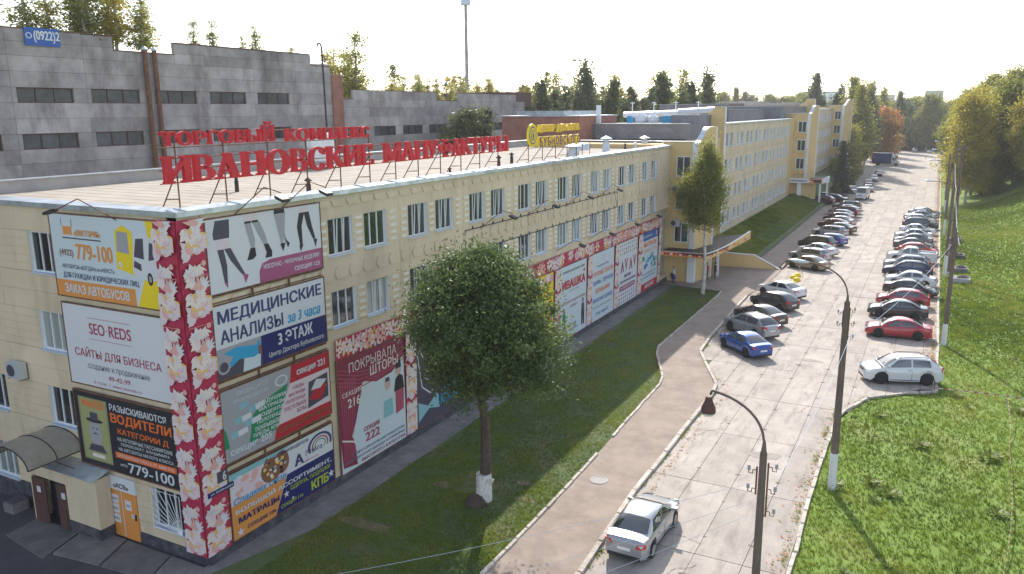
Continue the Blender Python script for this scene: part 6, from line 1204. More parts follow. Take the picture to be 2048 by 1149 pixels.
def build_cars():
    car('sedan', 'silver', 14.05, 9.55, 88.5, 'silver sedan driving along the kerb in the foreground', name='moving_car')
    L = [('sedan', 'blue', 12.2, 37.2, 136, 'bright blue sedan nearest in the left parking row'), ('suv', 'silver', 11.65, 42.0, 143, 'silver suv with roof rails beside the blue sedan'), ('sedan', 'brown', 11.6, 45.9, 148, 'dark brown sedan with pale rear window beyond the silver suv'),
         ('hatch', 'black', 11.75, 51.3, 150, 'black hatchback in front of the white sedan by the entrance'), ('sedan', 'white', 11.5, 56.2, 152, 'white sedan just before the yellow half-spheres'), ('sedan', 'beige', 11.8, 70.9, 157, 'beige sedan first beyond the bent post'),
         ('wagon', 'silver', 11.3, 75.9, 157, 'silver wagon right behind the beige sedan'), ('sedan', 'white', 11.6, 80.2, 157, 'white sedan third in the far left row'), ('minivan', 'black', 11.0, 84.6, 157, 'black minivan beside the third car, left row'),
         ('hatch', 'blue', 12.0, 88.6, 155, 'blue hatchback behind the black minivan'), ('wagon', 'silver', 11.2, 95.9, 160, 'silver wagon with roof rails beyond the blue hatchback'), ('sedan', 'black', 11.9, 99.9, 160, 'black sedan beyond the silver wagon with rails'),
         ('sedan', 'maroon', 10.9, 104, 160, 'maroon sedan, eighth in the far left row'), ('sedan', 'silver', 11.2, 107.6, 160, 'silver sedan right beyond the maroon sedan'), ('hatch', 'plum', 10.6, 111.6, 162, 'plum hatchback with bright red lights far up the left row'),
         ('hatch', 'silver', 10.3, 115.5, 162, 'silver hatchback next beyond the plum hatchback'), ('suv', 'maroon', 10.7, 119.3, 165, 'dark red suv far up the left row'), ('sedan', 'darkgrey', 10.6, 123.3, 168, 'dark grey sedan far up the left row'), ('wagon', 'green', 10.2, 128.6, 172, 'dark green wagon last before the white minibus')]
    for a in L: car(*a)
    car('suv', 'maroon', 5.2, 135.2, 170, 'maroon suv parked under the far entrance canopy'); car('sedan', 'black', 7.0, 140.6, -8, 'black sedan facing the road beside the far entrance'); car('hatch', 'darkgrey', 4.4, 142.5, 175, 'dark hatchback half hidden beside the far entrance')
    car('hatch', 'silver', 8.3, 158.5, -60, 'pale hatchback behind the white minibus'); car('sedan', 'silver', 11.0, 163.5, -82, 'silver sedan right behind the white minibus'); car('sedan', 'navy', 10.0, 177, -85, 'dark sedan by the bushes far up the left edge'); car('sedan', 'white', 10.2, 191, -85, 'white sedan far up the left edge near the birches'); car('sedan', 'navy', 10.2, 207, -85, 'small dark blue car last of the left edge line')
    Rr = [('suv', 'white', 22.3, 35.1, 200, 'large white suv nearest in the right parking row'), ('sedan', 'red', 21.7, 46.1, 185, 'red sedan second in the right row'), ('sedan', 'black', 21.4, 52.6, 182, 'black sedan with grey hood beyond the red sedan'), ('hatch', 'red', 21.6, 57.0, 183, 'red hatchback between two black sedans'),
          ('sedan', 'black', 22.1, 61.7, -8, 'black sedan facing the grass beyond the red hatchback'), ('sedan', 'white', 21.9, 66.3, 180, 'white sedan sixth in the right row'), ('suv', 'navy', 21.5, 70.9, 180, 'navy suv with pale hood in the right row'), ('wagon', 'silver', 21.3, 75.2, 180, 'silver wagon with roof rails beyond the navy suv'),
          ('pickup', 'white', 21.6, 79.8, 180, 'white pickup in the middle of the right row'), ('hatch', 'orange', 22.2, 84.8, 0, 'orange-red hatchback beyond the white pickup'), ('sedan', 'darkgrey', 21.6, 88.8, 0, 'dark grey sedan beyond the orange hatchback'), ('sedan', 'grey', 21.4, 92.9, 180, 'grey sedan deep in the right row'),
          ('sedan', 'white', 21.3, 97.4, 180, 'white sedan between the grey sedan and another white one'), ('sedan', 'white', 21.7, 102.6, 0, 'white sedan facing the grass deep in the right row'), ('suv', 'darkgrey', 21.9, 108.2, 0, 'dark suv between white cars, right row'), ('hatch', 'white', 21.7, 113.8, 0, 'white hatchback with red lights, right row'),
          ('sedan', 'silver', 21.6, 119.0, 180, 'silver sedan second to last in the right row'), ('sedan', 'silver', 22.1, 123.8, 0, 'pale sedan last in the right row')]
    for a in Rr: car(*a)
    car('van', 'white', 11.2, 147.0, -95, 'white minibus facing the camera far up the left side', name='minibus', cat='minibus')
    car('suv', 'silver', 15.2, 336, 90, 'silver car with its back to us at the far end of the road'); car('sedan', 'white', 20.4, 331, -88, 'white car coming at the far end of the road'); car('sedan', 'grey', 9.5, 292, -60, 'small grey car behind the blue truck')
    # blue curtain-side truck
    t = empty('truck', (9.9, 250, 0), 'truck with blue tarpaulin body and white cab standing across the road', 'truck', None, rad(-6))
    mb = MB(); mb.box((-4.2, -1.2, 1.0), (1.2, 1.2, 3.75), M['pnavy'])
    for k in range(12): mb.box((-4.1 + .45 * k, -1.22, 1.05), (-4.04 + .45 * k, -1.2, 3.7), M['pblue'])
    mb.box((-4.25, -1.23, 3.7), (1.25, 1.23, 3.8), M['cwhite']); mb.build('cargo_body', t)
    mb = MB(); mb.prism([(1.2, -1, .7), (3.3, -1, .7), (3.3, -1, 1.3), (2.5, -1, 1.6), (1.9, -1, 2.5), (1.2, -1, 2.6)], (0, 2, 0), paint('white', PC['white'], 0)); mb.prism([(1.2, -.9, 2.6), (1.9, -.9, 2.5), (1.3, -.9, 3.6)], (0, 1.8, 0), M['cwhite']); mb.build('cab', t)
    for s in (-1, 1): mb = MB(); mb.quad([(1.5, s * 1.01, 1.7), (2.35, s * 1.01, 1.65), (1.95, s * 1.01, 2.35), (1.5, s * 1.01, 2.4)][::s], M['carglass']); mb.build('side_window', t)
    mb = MB(); mb.quad([(2.52, -.9, 1.65), (2.52, .9, 1.65), (1.95, .85, 2.45), (1.95, -.85, 2.45)], M['carglass']); mb.build('windshield', t); mb = MB(); mb.box((-4.1, -.6, .6), (3.0, .6, 1.0), M['trim']); mb.build('chassis', t)
    for x in (-2.6, 2.5):
        for s in (-1, 1): mb = MB(); mb.lathe((x, s * .95 - .12, .42), [(.25, 0), (.42, 0), (.42, .24), (.25, .24)], M['tyre'], 14, 'y'); w = mb.build('wheel', t); mb = MB(); mb.lathe((x, s * .95 - .1, .42), [(.24, 0), (.24, .2)], M['rim'], 10, 'y'); mb.build('rim', w)
build_cars()
# ---------------------------------------------------------------- people at the entrance
def person(loc, rz, label, top, bottom, hair, skirt=False, pose=0):
    t = empty('person', loc, label, 'person', None, rz)
    J = [(0, 0, .95), (0, 0, 1.2), (0, .01, 1.42), (0, 0, 1.52), (0, -.02, 1.62), (.17, 0, 1.40), (.24, .02 + .05 * pose, 1.12), (.22, -.12 - .1 * pose, .92), (-.17, 0, 1.40), (-.24, .03, 1.12), (-.23, -.05, .88), (.09, 0, .9), (.10, -.03, .5), (.10, .02, .08), (.10, -.12, .04), (-.09, 0, .9), (-.10, .02, .5), (-.11, .06, .08), (-.11, -.08, .04), (.22, -.16 - .1 * pose, .86), (-.23, -.08, .80)]
    Ed = [(0, 1), (1, 2), (2, 3), (3, 4), (2, 5), (5, 6), (6, 7), (2, 8), (8, 9), (9, 10), (0, 11), (11, 12), (12, 13), (13, 14), (0, 15), (15, 16), (16, 17), (17, 18), (7, 19), (10, 20)]
    Rd = [.14, .13, .15, .06, .085, .07, .048, .035, .07, .048, .035, .10, .065, .045, .04, .10, .065, .045, .04, .035, .035]
    me = bpy.data.meshes.new('body'); me.from_pydata(J, Ed, []); me.materials.append(M['pskin']); me.materials.append(M[top]); me.materials.append(M[bottom])
    o = link('body', me, t); sk = o.modifiers.new('s', 'SKIN'); o.modifiers.new('u', 'SUBSURF').levels = 1
    sv = me.skin_vertices[0].data if len(me.skin_vertices) else None
    if sv is None: me.skin_vertices.new() if hasattr(me.skin_vertices, 'new') else None; sv = me.skin_vertices[0].data if len(me.skin_vertices) else None
    if sv:
        for i, r_ in enumerate(Rd): sv[i].radius = (r_, r_ * .8)
        sv[0].use_root = True
    o.modifiers['u'].render_levels = 2
    dg = bpy.context.evaluated_depsgraph_get(); m2 = bpy.data.meshes.new_from_object(o.evaluated_get(dg)); o.modifiers.clear(); o.data = m2
    m2.materials.clear(); [m2.materials.append(M[q]) for q in ('pskin', top, bottom)]
    for p in m2.polygons: c = p.center; p.material_index = 1 if (.93 < c.z < 1.47 and abs(c.x) < .3 and c.z > .93) else 2 if c.z <= .93 and abs(c.x) < .2 else 0; p.use_smooth = True
    mb = MB(); mb.lathe((0, .015, 1.6), [(.075, 0), (.095, .06), (.1, .12), (.07, .18), (.01, .205)], M[hair], 10); mb.build('hair', t, smooth=True)
    mb = MB(); mb.box((-.03, -.115, 1.58), (.03, -.085, 1.62), M['pskin']); mb.build('nose', t)
    if skirt: mb = MB(); mb.lathe((0, 0, .45), [(.24, 0), (.19, .3), (.14, .55)], M[bottom], 12); mb.build('skirt', t)
    return t
person((1.1, 57.0, .05), 2.4, 'person in a light top with a dark bag standing against the yellow porch wall', 'cwhite', 'pnavy', 'pbrwn', True, 1)
mb = MB(); mb.box((.85, 56.75, .75), (1.05, 57.0, 1.1), M['pblk']); tag(mb.build('handbag'), 'dark handbag held by the person at the porch wall', 'bag')
person((4.3, 60.8, .05), 2.2, 'person in dark clothes walking under the near canopy', 'pblk', 'pdk', 'pblk', False, 0); person((3.6, 60.2, .05), 2.8, 'person in a red top beside the entrance door', 'pwine2', 'pdk', 'pbrwn', False, 1)
# ---------------------------------------------------------------- trees
FOL = dict(willow=leafmat('willow_leaves', [(.045, .07, .028), (.075, .115, .04), (.115, .165, .055), (.20, .25, .09)], .45),
           birch=leafmat('birch_leaves', [(.12, .14, .035), (.21, .235, .05), (.32, .32, .065), (.46, .39, .08)], .55),
           yellow=leafmat('autumn_birch_leaves', [(.24, .25, .045), (.36, .34, .055), (.46, .38, .06), (.5, .36, .06)], .52),
           orange=leafmat('maple_leaves', [(.25, .20, .06), (.45, .24, .06), (.55, .24, .06), (.5, .16, .05)], .45),
           poplar=leafmat('poplar_leaves', [(.065, .085, .038), (.10, .13, .05), (.14, .17, .058), (.22, .21, .07)], .42),
           spruce=leafmat('spruce_needles', [(.015, .028, .018), (.025, .042, .024), (.035, .055, .03), (.05, .07, .035)], .15),
           bush=leafmat('bush_leaves', [(.09, .10, .03), (.15, .16, .035), (.22, .2, .05), (.32, .24, .06)], .45))
def tree_meshes(kind, h, cr, seed, nl, ls, fol, bark='bark', z0=.25, lean=0.0):
    """trunk with limbs (mesh) and a crown of leaf-sized faces grouped in clumps"""
    g = np.random.default_rng(seed); rr = random.Random(seed); mb = MB()
    tr = [(lean * h * (k / 6) ** 1.5 + rr.uniform(-.01, .01) * h * (k > 0), rr.uniform(-.01, .01) * h * (k > 0), h * .97 * k / 6) for k in range(7)]
    tw = h * (.029 if kind == 'round' else .016); mb.tube([(0, 0, -.4)] + tr, tw, M[bark], 8, .02)
    def env(t):
        if kind == 'round': return max(0, 1 - ((t - .30) / (.74 if t > .30 else .52)) ** 2) ** (.62 if t > .3 else .5)
        if kind == 'dome': return max(.1, min(1, .55 + t * 1.3) * max(0, 1 - max(0, (t - .35) / .68) ** 2.2) ** .5)
        if kind == 'birch': return max(.05, math.sin(min(1, t * 1.02 + .1) * math.pi) ** .7 * (1 - .38 * t)) * 1.12
        if kind == 'poplar': return max(.05, min(1, t * 4 + .3) * (1 - t) ** .55)
        if kind == 'spruce': return (1 - t) ** .9 + .03
        if kind == 'sapling': return max(.08, (1 - t) ** .7 * (.6 + .4 * math.sin(t * 20 + seed)))
        return max(0, 1 - (t - .4) ** 2 * 2.4) ** .5
    lobes = [(rr.uniform(0, 6.28), rr.uniform(.05, .95), rr.uniform(.22, .42)) for _ in range(14)]
    C_ = []; nlimb = 26 if kind != 'sapling' else 12
    ends = []
    for i in range(nlimb):
        t = (i + .5) / nlimb; z = h * (z0 + (1 - z0) * t * .95); a = i * 2.4 + rr.random(); e = env(t) * cr * rr.uniform(.75, 1.0)
        tx = np.interp(z, [p[2] for p in tr], [p[0] for p in tr]); zz = z + (e * .5 if kind in ('birch', 'round', 'poplar', 'sapling') else -e * .12); zz = min(zz, h * .98)
        p0 = Vector((tx, 0, max(h * z0 * .8, z - e * .5))); p1 = Vector((tx + e * math.cos(a) * .9, e * math.sin(a) * .9, zz)); pm = p0.lerp(p1, .5) + Vector((0, 0, .06 * e))
        mb.tube([p0, pm, p1], max(.012, tw * .32 * (1 - t * .6)), M[bark], 5, .008, cap=False); ends.append((p0, pm, p1))
    nc = max(30, nl // (38 if kind in ('sapling', 'spruce', 'poplar') else 150 if kind == 'round' else 75)); cl = []
    while len(cl) < nc:
        t = rr.random(); a = rr.uniform(0, 6.283); e = env(t); rad_ = rr.random() ** .42
        lob = 1.0
        for (la, lt, lw) in lobes:
            dA = math.cos(a - la); d = math.exp(-((t - lt) / .16) ** 2) * max(0, dA) ** 4; lob -= lw * d * 1.25
        if kind == 'spruce':
            lay = (t * 16) % 1; 
            if lay > .55: continue
            rad_ = rr.random() ** .6; zz = h * (z0 + (1 - z0) * t) - rad_ * e * cr * .28
        else: zz = h * (z0 + (1 - z0) * t)
        if rr.random() > e + .15: continue
        R0 = cr * e * lob * rad_ * rr.uniform(.85, 1.2 if kind == 'round' else 1.12); tx = np.interp(zz, [p[2] for p in tr], [p[0] for p in tr])
        cl.append((tx + R0 * math.cos(a), R0 * math.sin(a), zz))
    cl = np.array(cl); cr_ = cr * (.12 if kind == 'spruce' else .10 if kind == 'round' else .13 if kind != 'sapling' else .2) * g.uniform(.5, 1.6, nc)[:, None]
    idx = g.integers(0, nc, nl); P = cl[g.integers(0, 1, nl)] * 0 + cl[idx] + g.normal(0, 1, (nl, 3)) * cr_[idx] * np.array([1, 1, (1.2 if kind == 'birch' else .6 if kind == 'spruce' else .75)])
    if kind == 'birch': P[:, 2] -= np.abs(g.normal(0, 1, nl)) * cr * .06
    tint_c = g.random(nc); tint = np.clip(tint_c[idx] * .6 + g.random(nl) * .45 - .02, 0, 1)
    d1 = g.normal(0, 1, (nl, 3)); d1[:, 2] -= .5 if kind in ('birch', 'round') else 0; d1 /= np.linalg.norm(d1, axis=1, keepdims=True); d2 = np.cross(d1, g.normal(0, 1, (nl, 3))); d2 /= np.linalg.norm(d2, axis=1, keepdims=True)
    s = ls * g.uniform(.6, 1.3, (nl, 1)); wr_ = .38 if kind in ('round', 'spruce') else .55
    V = np.stack([P - d1 * s, P + d2 * s * wr_, P + d1 * s, P - d2 * s * wr_], 1).reshape(-1, 3); F = np.arange(nl * 4).reshape(-1, 4)
    crown = np_mesh('crown', V, F, [FOL[fol]], False, np.repeat(tint, 4))
    return mb.mesh('trunk', True), crown
TM = {}
def tree(key, spec, x, y, z, sc, rz, label, cat='tree', group=None, name='tree', fol=None, flip=False):
    if key not in TM: TM[key] = tree_meshes(*spec)
    t = empty(name, (x, y, z), label, cat, group, rz); wd_ = {'y': 1.75, 'a': 1.35}.get(key[0], 1); t.scale = (sc * wd_, sc * wd_, sc)
    link('trunk', TM[key][0], t); o = link('crown', TM[key][1], t)
    if fol: setpaint(o, FOL[fol])
    return t
def build_trees():
    t = tree('willow', ('round', 11.1, 3.75, 5, 80000, .094, 'willow', 'bark', .50), 6.7, 9.35, 0, 1, 0, 'big round dark green tree with whitewashed trunk foot on the lawn', name='round_tree')
    mb = MB(); mb.tube([(0, 0, -.1), (.01, 0, 1.25)], .37, M['lime'], 12, .34); mb.build('painted_trunk', t); mb = MB(); mb.lathe((-.15, -.5, -.1), [(.5, 0), (.45, .2), (.3, .42), (.05, .5)], M['bark'], 9); mb.build('root_stump', t); mb = MB(); mb.tube([(.25, 0, .7), (.5, -.05, 1.1)], .09, M['lime'], 6, .06); mb.build('branch_stub', t)
    t = tree('ebirch', ('birch', 13.8, 2.75, 11, 30000, .10, 'birch', 'birchbark', .50), 4.82, 54.0, 0, 1, 0, 'tall birch with white trunk and yellowing crown before the near entrance', name='birch_tree')
    g = random.Random(21)
    for k in range(3): TM['b%d' % k] = tree_meshes('birch', 20, 4.2, 30 + k, 15000, .24, 'birch', 'birchbark', .2); TM['d%d' % k] = tree_meshes('dome', 19, 5.6, 90 + k, 26000, .23, 'birch', 'birchbark', .14)
    for k in range(2): TM['w%d' % k] = tree_meshes('oval', 15, 5.0, 40 + k, 12000, .28, 'birch', 'bark', .12)
    for k in range(2): TM['p%d' % k] = tree_meshes('poplar', 16, 2.5, 50 + k, 9000, .24, 'poplar', 'bark', .08)
    for k in range(2): TM['s%d' % k] = tree_meshes('spruce', 16, 3.4, 60 + k, 12000, .26, 'spruce', 'bark', .06)
    for k in range(4): TM['y%d' % k] = tree_meshes('sapling', 6, 1.35, 70 + k, 2600, .085, 'birch', 'birchbark', .15, .04)
    # woodland edge on the right
    def hr(x, y): return float(hR(np.array(x), np.array(y)))
    right = [(28.3, 146, .98), (29.5, 160, .95), (33.5, 152, 1.08), (38, 142, 1.0), (42.5, 150, 1.1), (47, 140, 1.02), (52, 148, 1.1), (36, 168, 1.2), (43, 172, 1.15), (50, 168, 1.2), (31, 182, 1.0), (57, 158, 1.1), (62, 150, 1.05), (60, 175, 1.2), (28.5, 205, 1.0), (34, 200, 1.15), (42, 196, 1.1), (52, 196, 1.2), (67, 168, 1.1), (30, 235, 1.05), (38, 228, 1.1), (48, 225, 1.15), (29, 262, 1.0), (36, 258, 1.1), (56, 132, .85), (64, 130, .9)]
    for i, (x, y, sc) in enumerate(right):
        f = g.random() < .3; tree('d%d' % (i % 3), None, x, y, hr(x, y) - .1, sc * g.uniform(.9, 1.05), g.uniform(0, 6), 'yellow-green birch in the wood at the right edge of the road', group='birches in the right-hand wood', name='birch_tree', fol='yellow' if f else None)
    for i, (x, y, sc) in enumerate([(31, 153, .5), (40, 146, .5), (36, 158, .55), (46, 152, .6), (54, 156, .6), (30.5, 172, .5), (60, 160, .6), (33, 146, .3)]): tree('w%d' % (i % 2), None, x, y, hr(x, y) - .3, sc, g.uniform(0, 6), 'low leafy shrub tree under the right-hand birches', group='shrubs under the right-hand birches', name='shrub_tree')
    mb = MB(); mb.tube([(0, 0, 0), (.8, .3, 5)], .14, M['birchbark'], 6, .1); o = mb.build('leaning_trunk', None, (40.5, 136, hr(40.5, 136))); tag(o, 'pale leaning birch trunk at the edge of the right-hand wood', 'tree trunk')
    # far wood closing the road
    for i in range(46):
        x = -75 + i * 2.5 + g.uniform(-2, 2); y = 348 + g.uniform(-4, 40); k = g.choice(['b0', 'b1', 'b2', 'w0', 'w1', 's0', 'd0', 'd1', 'd2']) ; sc = g.uniform(.9, 1.35) * (1.0 if k[0] != 'w' else 1.2)
        tree(k, None, x, y, -.2, sc, g.uniform(0, 6), 'tall tree in the far wood closing the end of the road', group='trees of the far wood', name='forest_tree', fol='poplar' if (k[0] != 's' and g.random() < .45) else 'yellow' if (k[0] == 'b' and g.random() < .25) else None)
    for i, (x, y) in enumerate([(12, 350), (16, 352), (20, 349), (24, 352), (27, 345), (8, 352), (29, 300), (31, 330), (3, 356), (14, 358), (22, 359), (26, 356), (-3, 350), (18, 366)]): tree('w%d' % (i % 2), None, x, y, -.6, g.uniform(.5, .75), g.uniform(0, 6), 'dark bushy tree at the very end of the road', group='bushes at the end of the road', name='forest_tree', fol='poplar')
    for i, (x, y, sc) in enumerate([(2, 372, .95), (9, 378, 1.1), (15, 372, .9), (20, 382, 1.15), (26, 374, 1.0), (31, 380, 1.1)]): tree('d%d' % (i % 3), None, x, y, -.4, sc, g.uniform(0, 6), 'broad tree of the dark wall closing the road end', group='broad trees closing the road end', name='forest_tree', fol='poplar' if i % 2 else None)
    # left edge of the road
    for i, (x, y, k, sc, f, lb) in enumerate([(3.4, 198, 'w0', .85, None, 'leafy yellow-green tree right of the far pylon'), (4.2, 212, 'b1', 1.15, None, 'tall birch hanging over the line of far cars'), (1.5, 222, 'b2', 1.25, None, 'tallest birch behind the far pylon'), (-3, 226, 's1', 1.35, None, 'dark conifer top rising behind the far pylon'), (7.6, 262, 'w0', 1.12, 'orange', 'orange autumn maple behind the blue truck'), (3.5, 250, 'b0', 1.15, 'poplar', 'dark green tree left of the orange maple'), (4.6, 182, 'w1', .6, None, 'rounded green tree by the last pylon'), (3.5, 172, 'w0', .4, None, 'low leafy tree above the line of parked cars'),
         (2, 275, 'b1', 1.25, None, 'tall birch beyond the orange maple'), (8.5, 330, 'b2', 1.15, 'poplar', 'slim dark tree left of the road end'), (4, 305, 'b0', 1.2, None, 'birch beyond the truck on the left'), (-2, 240, 'd1', 1.0, 'poplar', 'broad dark tree deep behind the far pylon')]):
        tree(k, None, x, y, -.1, sc, g.uniform(0, 6), lb, name='roadside_tree', fol=f)
    tree('s0', None, 6.6, 153, .6, .64, 0, 'dark spruce standing in front of the far pylon', name='spruce_tree')
    for i, (x, y, s_) in enumerate([(6.3, 150.5, .16), (7.2, 154, .14), (7.6, 165, .16)]): tree('w1', None, x, y, .2, s_, g.uniform(0, 6), ['rounded yellow-green bush beside the white minibus', 'small bush under the dark spruce', 'bush between the spruce and the far parked cars'][i], 'bush', name='bush', fol='bush')
    # poplars and firs behind the long roof
    for k in range(3): TM['a%d' % k] = tree_meshes('birch', 20, 3.2, 110 + k, 5200, .22, 'birch', 'birchbark', .25)
    for i, (x, y) in enumerate([(-50.5, 125.7), (-50.3, 129.1), (-37.0, 105.7), (-53.0, 140.8), (-38.6, 114.3), (-41.6, 125.9), (-40.5, 126.7), (-32.9, 112.2), (-45.6, 145.8), (-41.8, 140.5), (-27.7, 109.7), (-36.0, 134.7), (-25.1, 108.9), (-31.1, 130.3), (-36.6, 149.8), (-35.8, 152.4), (-32.7, 147.1), (-33.2, 154.0), (-18.7, 114.6), (-19.9, 120.5), (-21.0, 131.6), (-18.2, 125.4), (-18.1, 129.8), (-19.6, 139.8), (-21.9, 155.6), (-20.6, 157.2)]):
        h_ = g.choice([17.3, 18.2, 19.2, 20.6]) + (1.0 if i == 18 else 0); tree('p%d' % (i % 2), None, x, y, 1, h_ / 16, g.uniform(0, 6), 'dense dark green poplar behind the long flat roof', group='poplars behind the long roof', name='poplar_tree')
    for i, (x, y) in enumerate([(-120.6, 149.5), (-112.7, 141.7), (-117.4, 152.5), (-117.8, 155.6), (-109.4, 147.7), (-111.6, 154.9), (-90.6, 129.8), (-108.3, 159.1), (-79.8, 123.1), (-90.3, 139.3), (-84.0, 135.2), (-102.9, 164.4), (-92.3, 152.8), (-93.6, 159.5), (-96.1, 169.4), (-82.3, 151.5), (-75.5, 141.9), (-82.9, 157.8), (-68.4, 138.3), (-79.3, 160.6), (-60.1, 132.3), (-66.1, 147.6), (-81.4, 179.0), (-67.2, 156.9), (-70.2, 167.8), (-66.0, 164.2), (-74.0, 185.7), (-58.8, 159.1), (-52.7, 149.1), (-68.5, 190.7), (-57.0, 167.6), (-51.2, 161.3), (-52.9, 174.7), (-50.3, 175.4), (-49.5, 179.0), (-47.5, 181.5), (-42.5, 181.2), (-33.4, 157.4), (-37.9, 177.5), (-29.9, 165.9)]):
        h_ = g.uniform(20, 27.5) if i > 14 else g.uniform(20.5, 26.5); tree('a%d' % (i % 3), None, x, y, 0, h_ / 20, g.uniform(0, 6), 'airy autumn birch on the skyline behind the factory and poplars', group='skyline birches behind the factory', name='birch_tree', fol='yellow' if g.random() < .35 else None)
    tree('w0', None, -31.5, 73.5, 3, .92, 1, 'bushy green tree in front of the lower factory hall', name='roadside_tree', fol='poplar'); tree('p0', None, -30, 75, 3, .88, 1, 'pointed green tree in front of the lower factory hall', name='poplar_tree'); tree('p1', None, -32.5, 72, 3, .85, 1, 'second pointed green tree beside it before the factory hall', name='poplar_tree')
    for i, (x, y, sc) in enumerate([(-34, 118, 1.25), (-20, 150, 1.2), (-12, 250, 1.35), (-6, 262, 1.2)]): tree('b%d' % (i % 3), None, x, y, 0, sc, i, ['loose tall tree among the poplars', 'tall leafy tree right of the poplars', 'tree pair on the skyline above the last roof, left one', 'tree pair on the skyline above the last roof, right one'][i], name='skyline_tree', fol='poplar')
    # saplings growing on the factory roofs
    sp = [(-39, 13.5, 21.9, .95), (-38.2, 15, 21.9, .6), (-39.5, 20.5, 21.9, 1.0), (-40, 22.5, 21.9, .8), (-38, 24, 21.9, .75), (-40, 26.0, 21.8, 1.15), (-39, 27.5, 21.8, 1.0), (-41, 28.6, 21.8, 1.2), (-38.5, 29.6, 21.8, .8), (-40, 31, 21.8, .75), (-39, 35.5, 21.8, .55), (-40, 38.8, 21.8, .6), (-38.5, 41, 21.8, .4), (-39, 43.5, 21.8, .6), (-39.2, 48.8, 21.2, .4), (-40, 25, 21.8, 1.0)]
    for i, (x, y, z, s_) in enumerate(sp): tree('y%d' % (i % 4), None, x, y, z, s_ * 1.05, g.uniform(0, 6), 'thin birch sapling growing on the tall factory roof', group='saplings on the tall factory roof', name='sapling', fol='yellow' if i % 3 == 0 else None)
    for i in range(46):
        y = 53 + i * 1.35 + g.uniform(-.8, .8); x = -40 - g.uniform(0, 10); s_ = g.choice([.35, .45, .55, .7]) ; 
        if 59 < y < 66: s_ = g.choice([1.0, 1.35, 1.1])
        tree('y%d' % (i % 4), None, x, y, 18, s_, g.uniform(0, 6), 'small yellowing birch sapling on the lower factory roof', group='saplings on the lower factory roof', name='sapling', fol='yellow' if g.random() < .4 else None)
build_trees()
# ---------------------------------------------------------------- grass, weeds
def grass(name, n, sampler, hf, hmin, hmax, seed, wide=.012):
    g = np.random.default_rng(seed); x, y, dens = sampler(g, n); keep = g.random(len(x)) < dens; x, y = x[keep], y[keep]; z = hf(x, y); m = len(x); k = 4
    cl = np.sin(x * 1.7 + 1.3 * np.sin(y * .9)) * np.sin(y * 1.3 + 1.1 * np.sin(x * .7)); hh = (hmin + (hmax - hmin) * g.random(m)) * (1 + .45 * cl)
    X = np.repeat(x, k) + g.normal(0, .035, m * k); Y = np.repeat(y, k) + g.normal(0, .035, m * k); Zb = np.repeat(z, k); Hh = np.repeat(hh, k) * g.uniform(.6, 1.2, m * k); a = g.uniform(0, 6.283, m * k); l = Hh * g.uniform(.2, .9, m * k)
    w = wide * g.uniform(.7, 1.4, m * k); dx, dy = np.cos(a), np.sin(a)
    V = np.stack([np.stack([X - dy * w, Y + dx * w, Zb - .02], -1), np.stack([X + dy * w, Y - dx * w, Zb - .02], -1), np.stack([X + dx * l, Y + dy * l, Zb + Hh], -1)], 1).reshape(-1, 3)
    F = np.arange(m * k * 3).reshape(-1, 3); tint = np.clip(np.repeat(.42 + .28 * cl + .22 * np.sin(x * .31 + y * .17), k) + g.normal(0, .16, m * k), 0, 1)
    o = link(name, np_mesh(name, V, F, [M['blade']], False, np.repeat(tint, 3))); return o
def build_litter():
    g = np.random.default_rng(8); n = 5200; k = n // 2
    y = np.concatenate([40 + 215 * g.random(k) ** 1.2, -10 + 200 * g.random(n - k) ** 1.6]); x = np.concatenate([24.3 - np.abs(g.normal(0, .35, k)), np.where(g.random(n - k) < .5, 12.9 - 3.6 * sm(28, 35, y[k:]) + np.abs(g.normal(0, .25, n - k)), 19.4 + 4.8 * sm(28, 33, y[k:]) - np.abs(g.normal(0, .3, n - k)))])
    a = g.uniform(0, 6.28, n); r = g.uniform(.03, .075, n) * (1 + y / 130); c, q = np.cos(a) * r, np.sin(a) * r; z = .02 + g.random(n) * .02
    V = np.stack([np.stack([x + c, y + q, z], -1), np.stack([x - q * .6, y + c * .6, z + .01], -1), np.stack([x - c, y - q, z], -1), np.stack([x + q * .6, y - c * .6, z + .012], -1)], 1).reshape(-1, 3)
    tag(link('leaf_litter', np_mesh('leaf_litter', V, np.arange(n * 4).reshape(-1, 4), [FOL['orange']], False, np.repeat(g.random(n), 4))), 'fallen orange and brown leaves gathered along the road kerbs', 'leaf litter', kind='stuff')
build_litter()
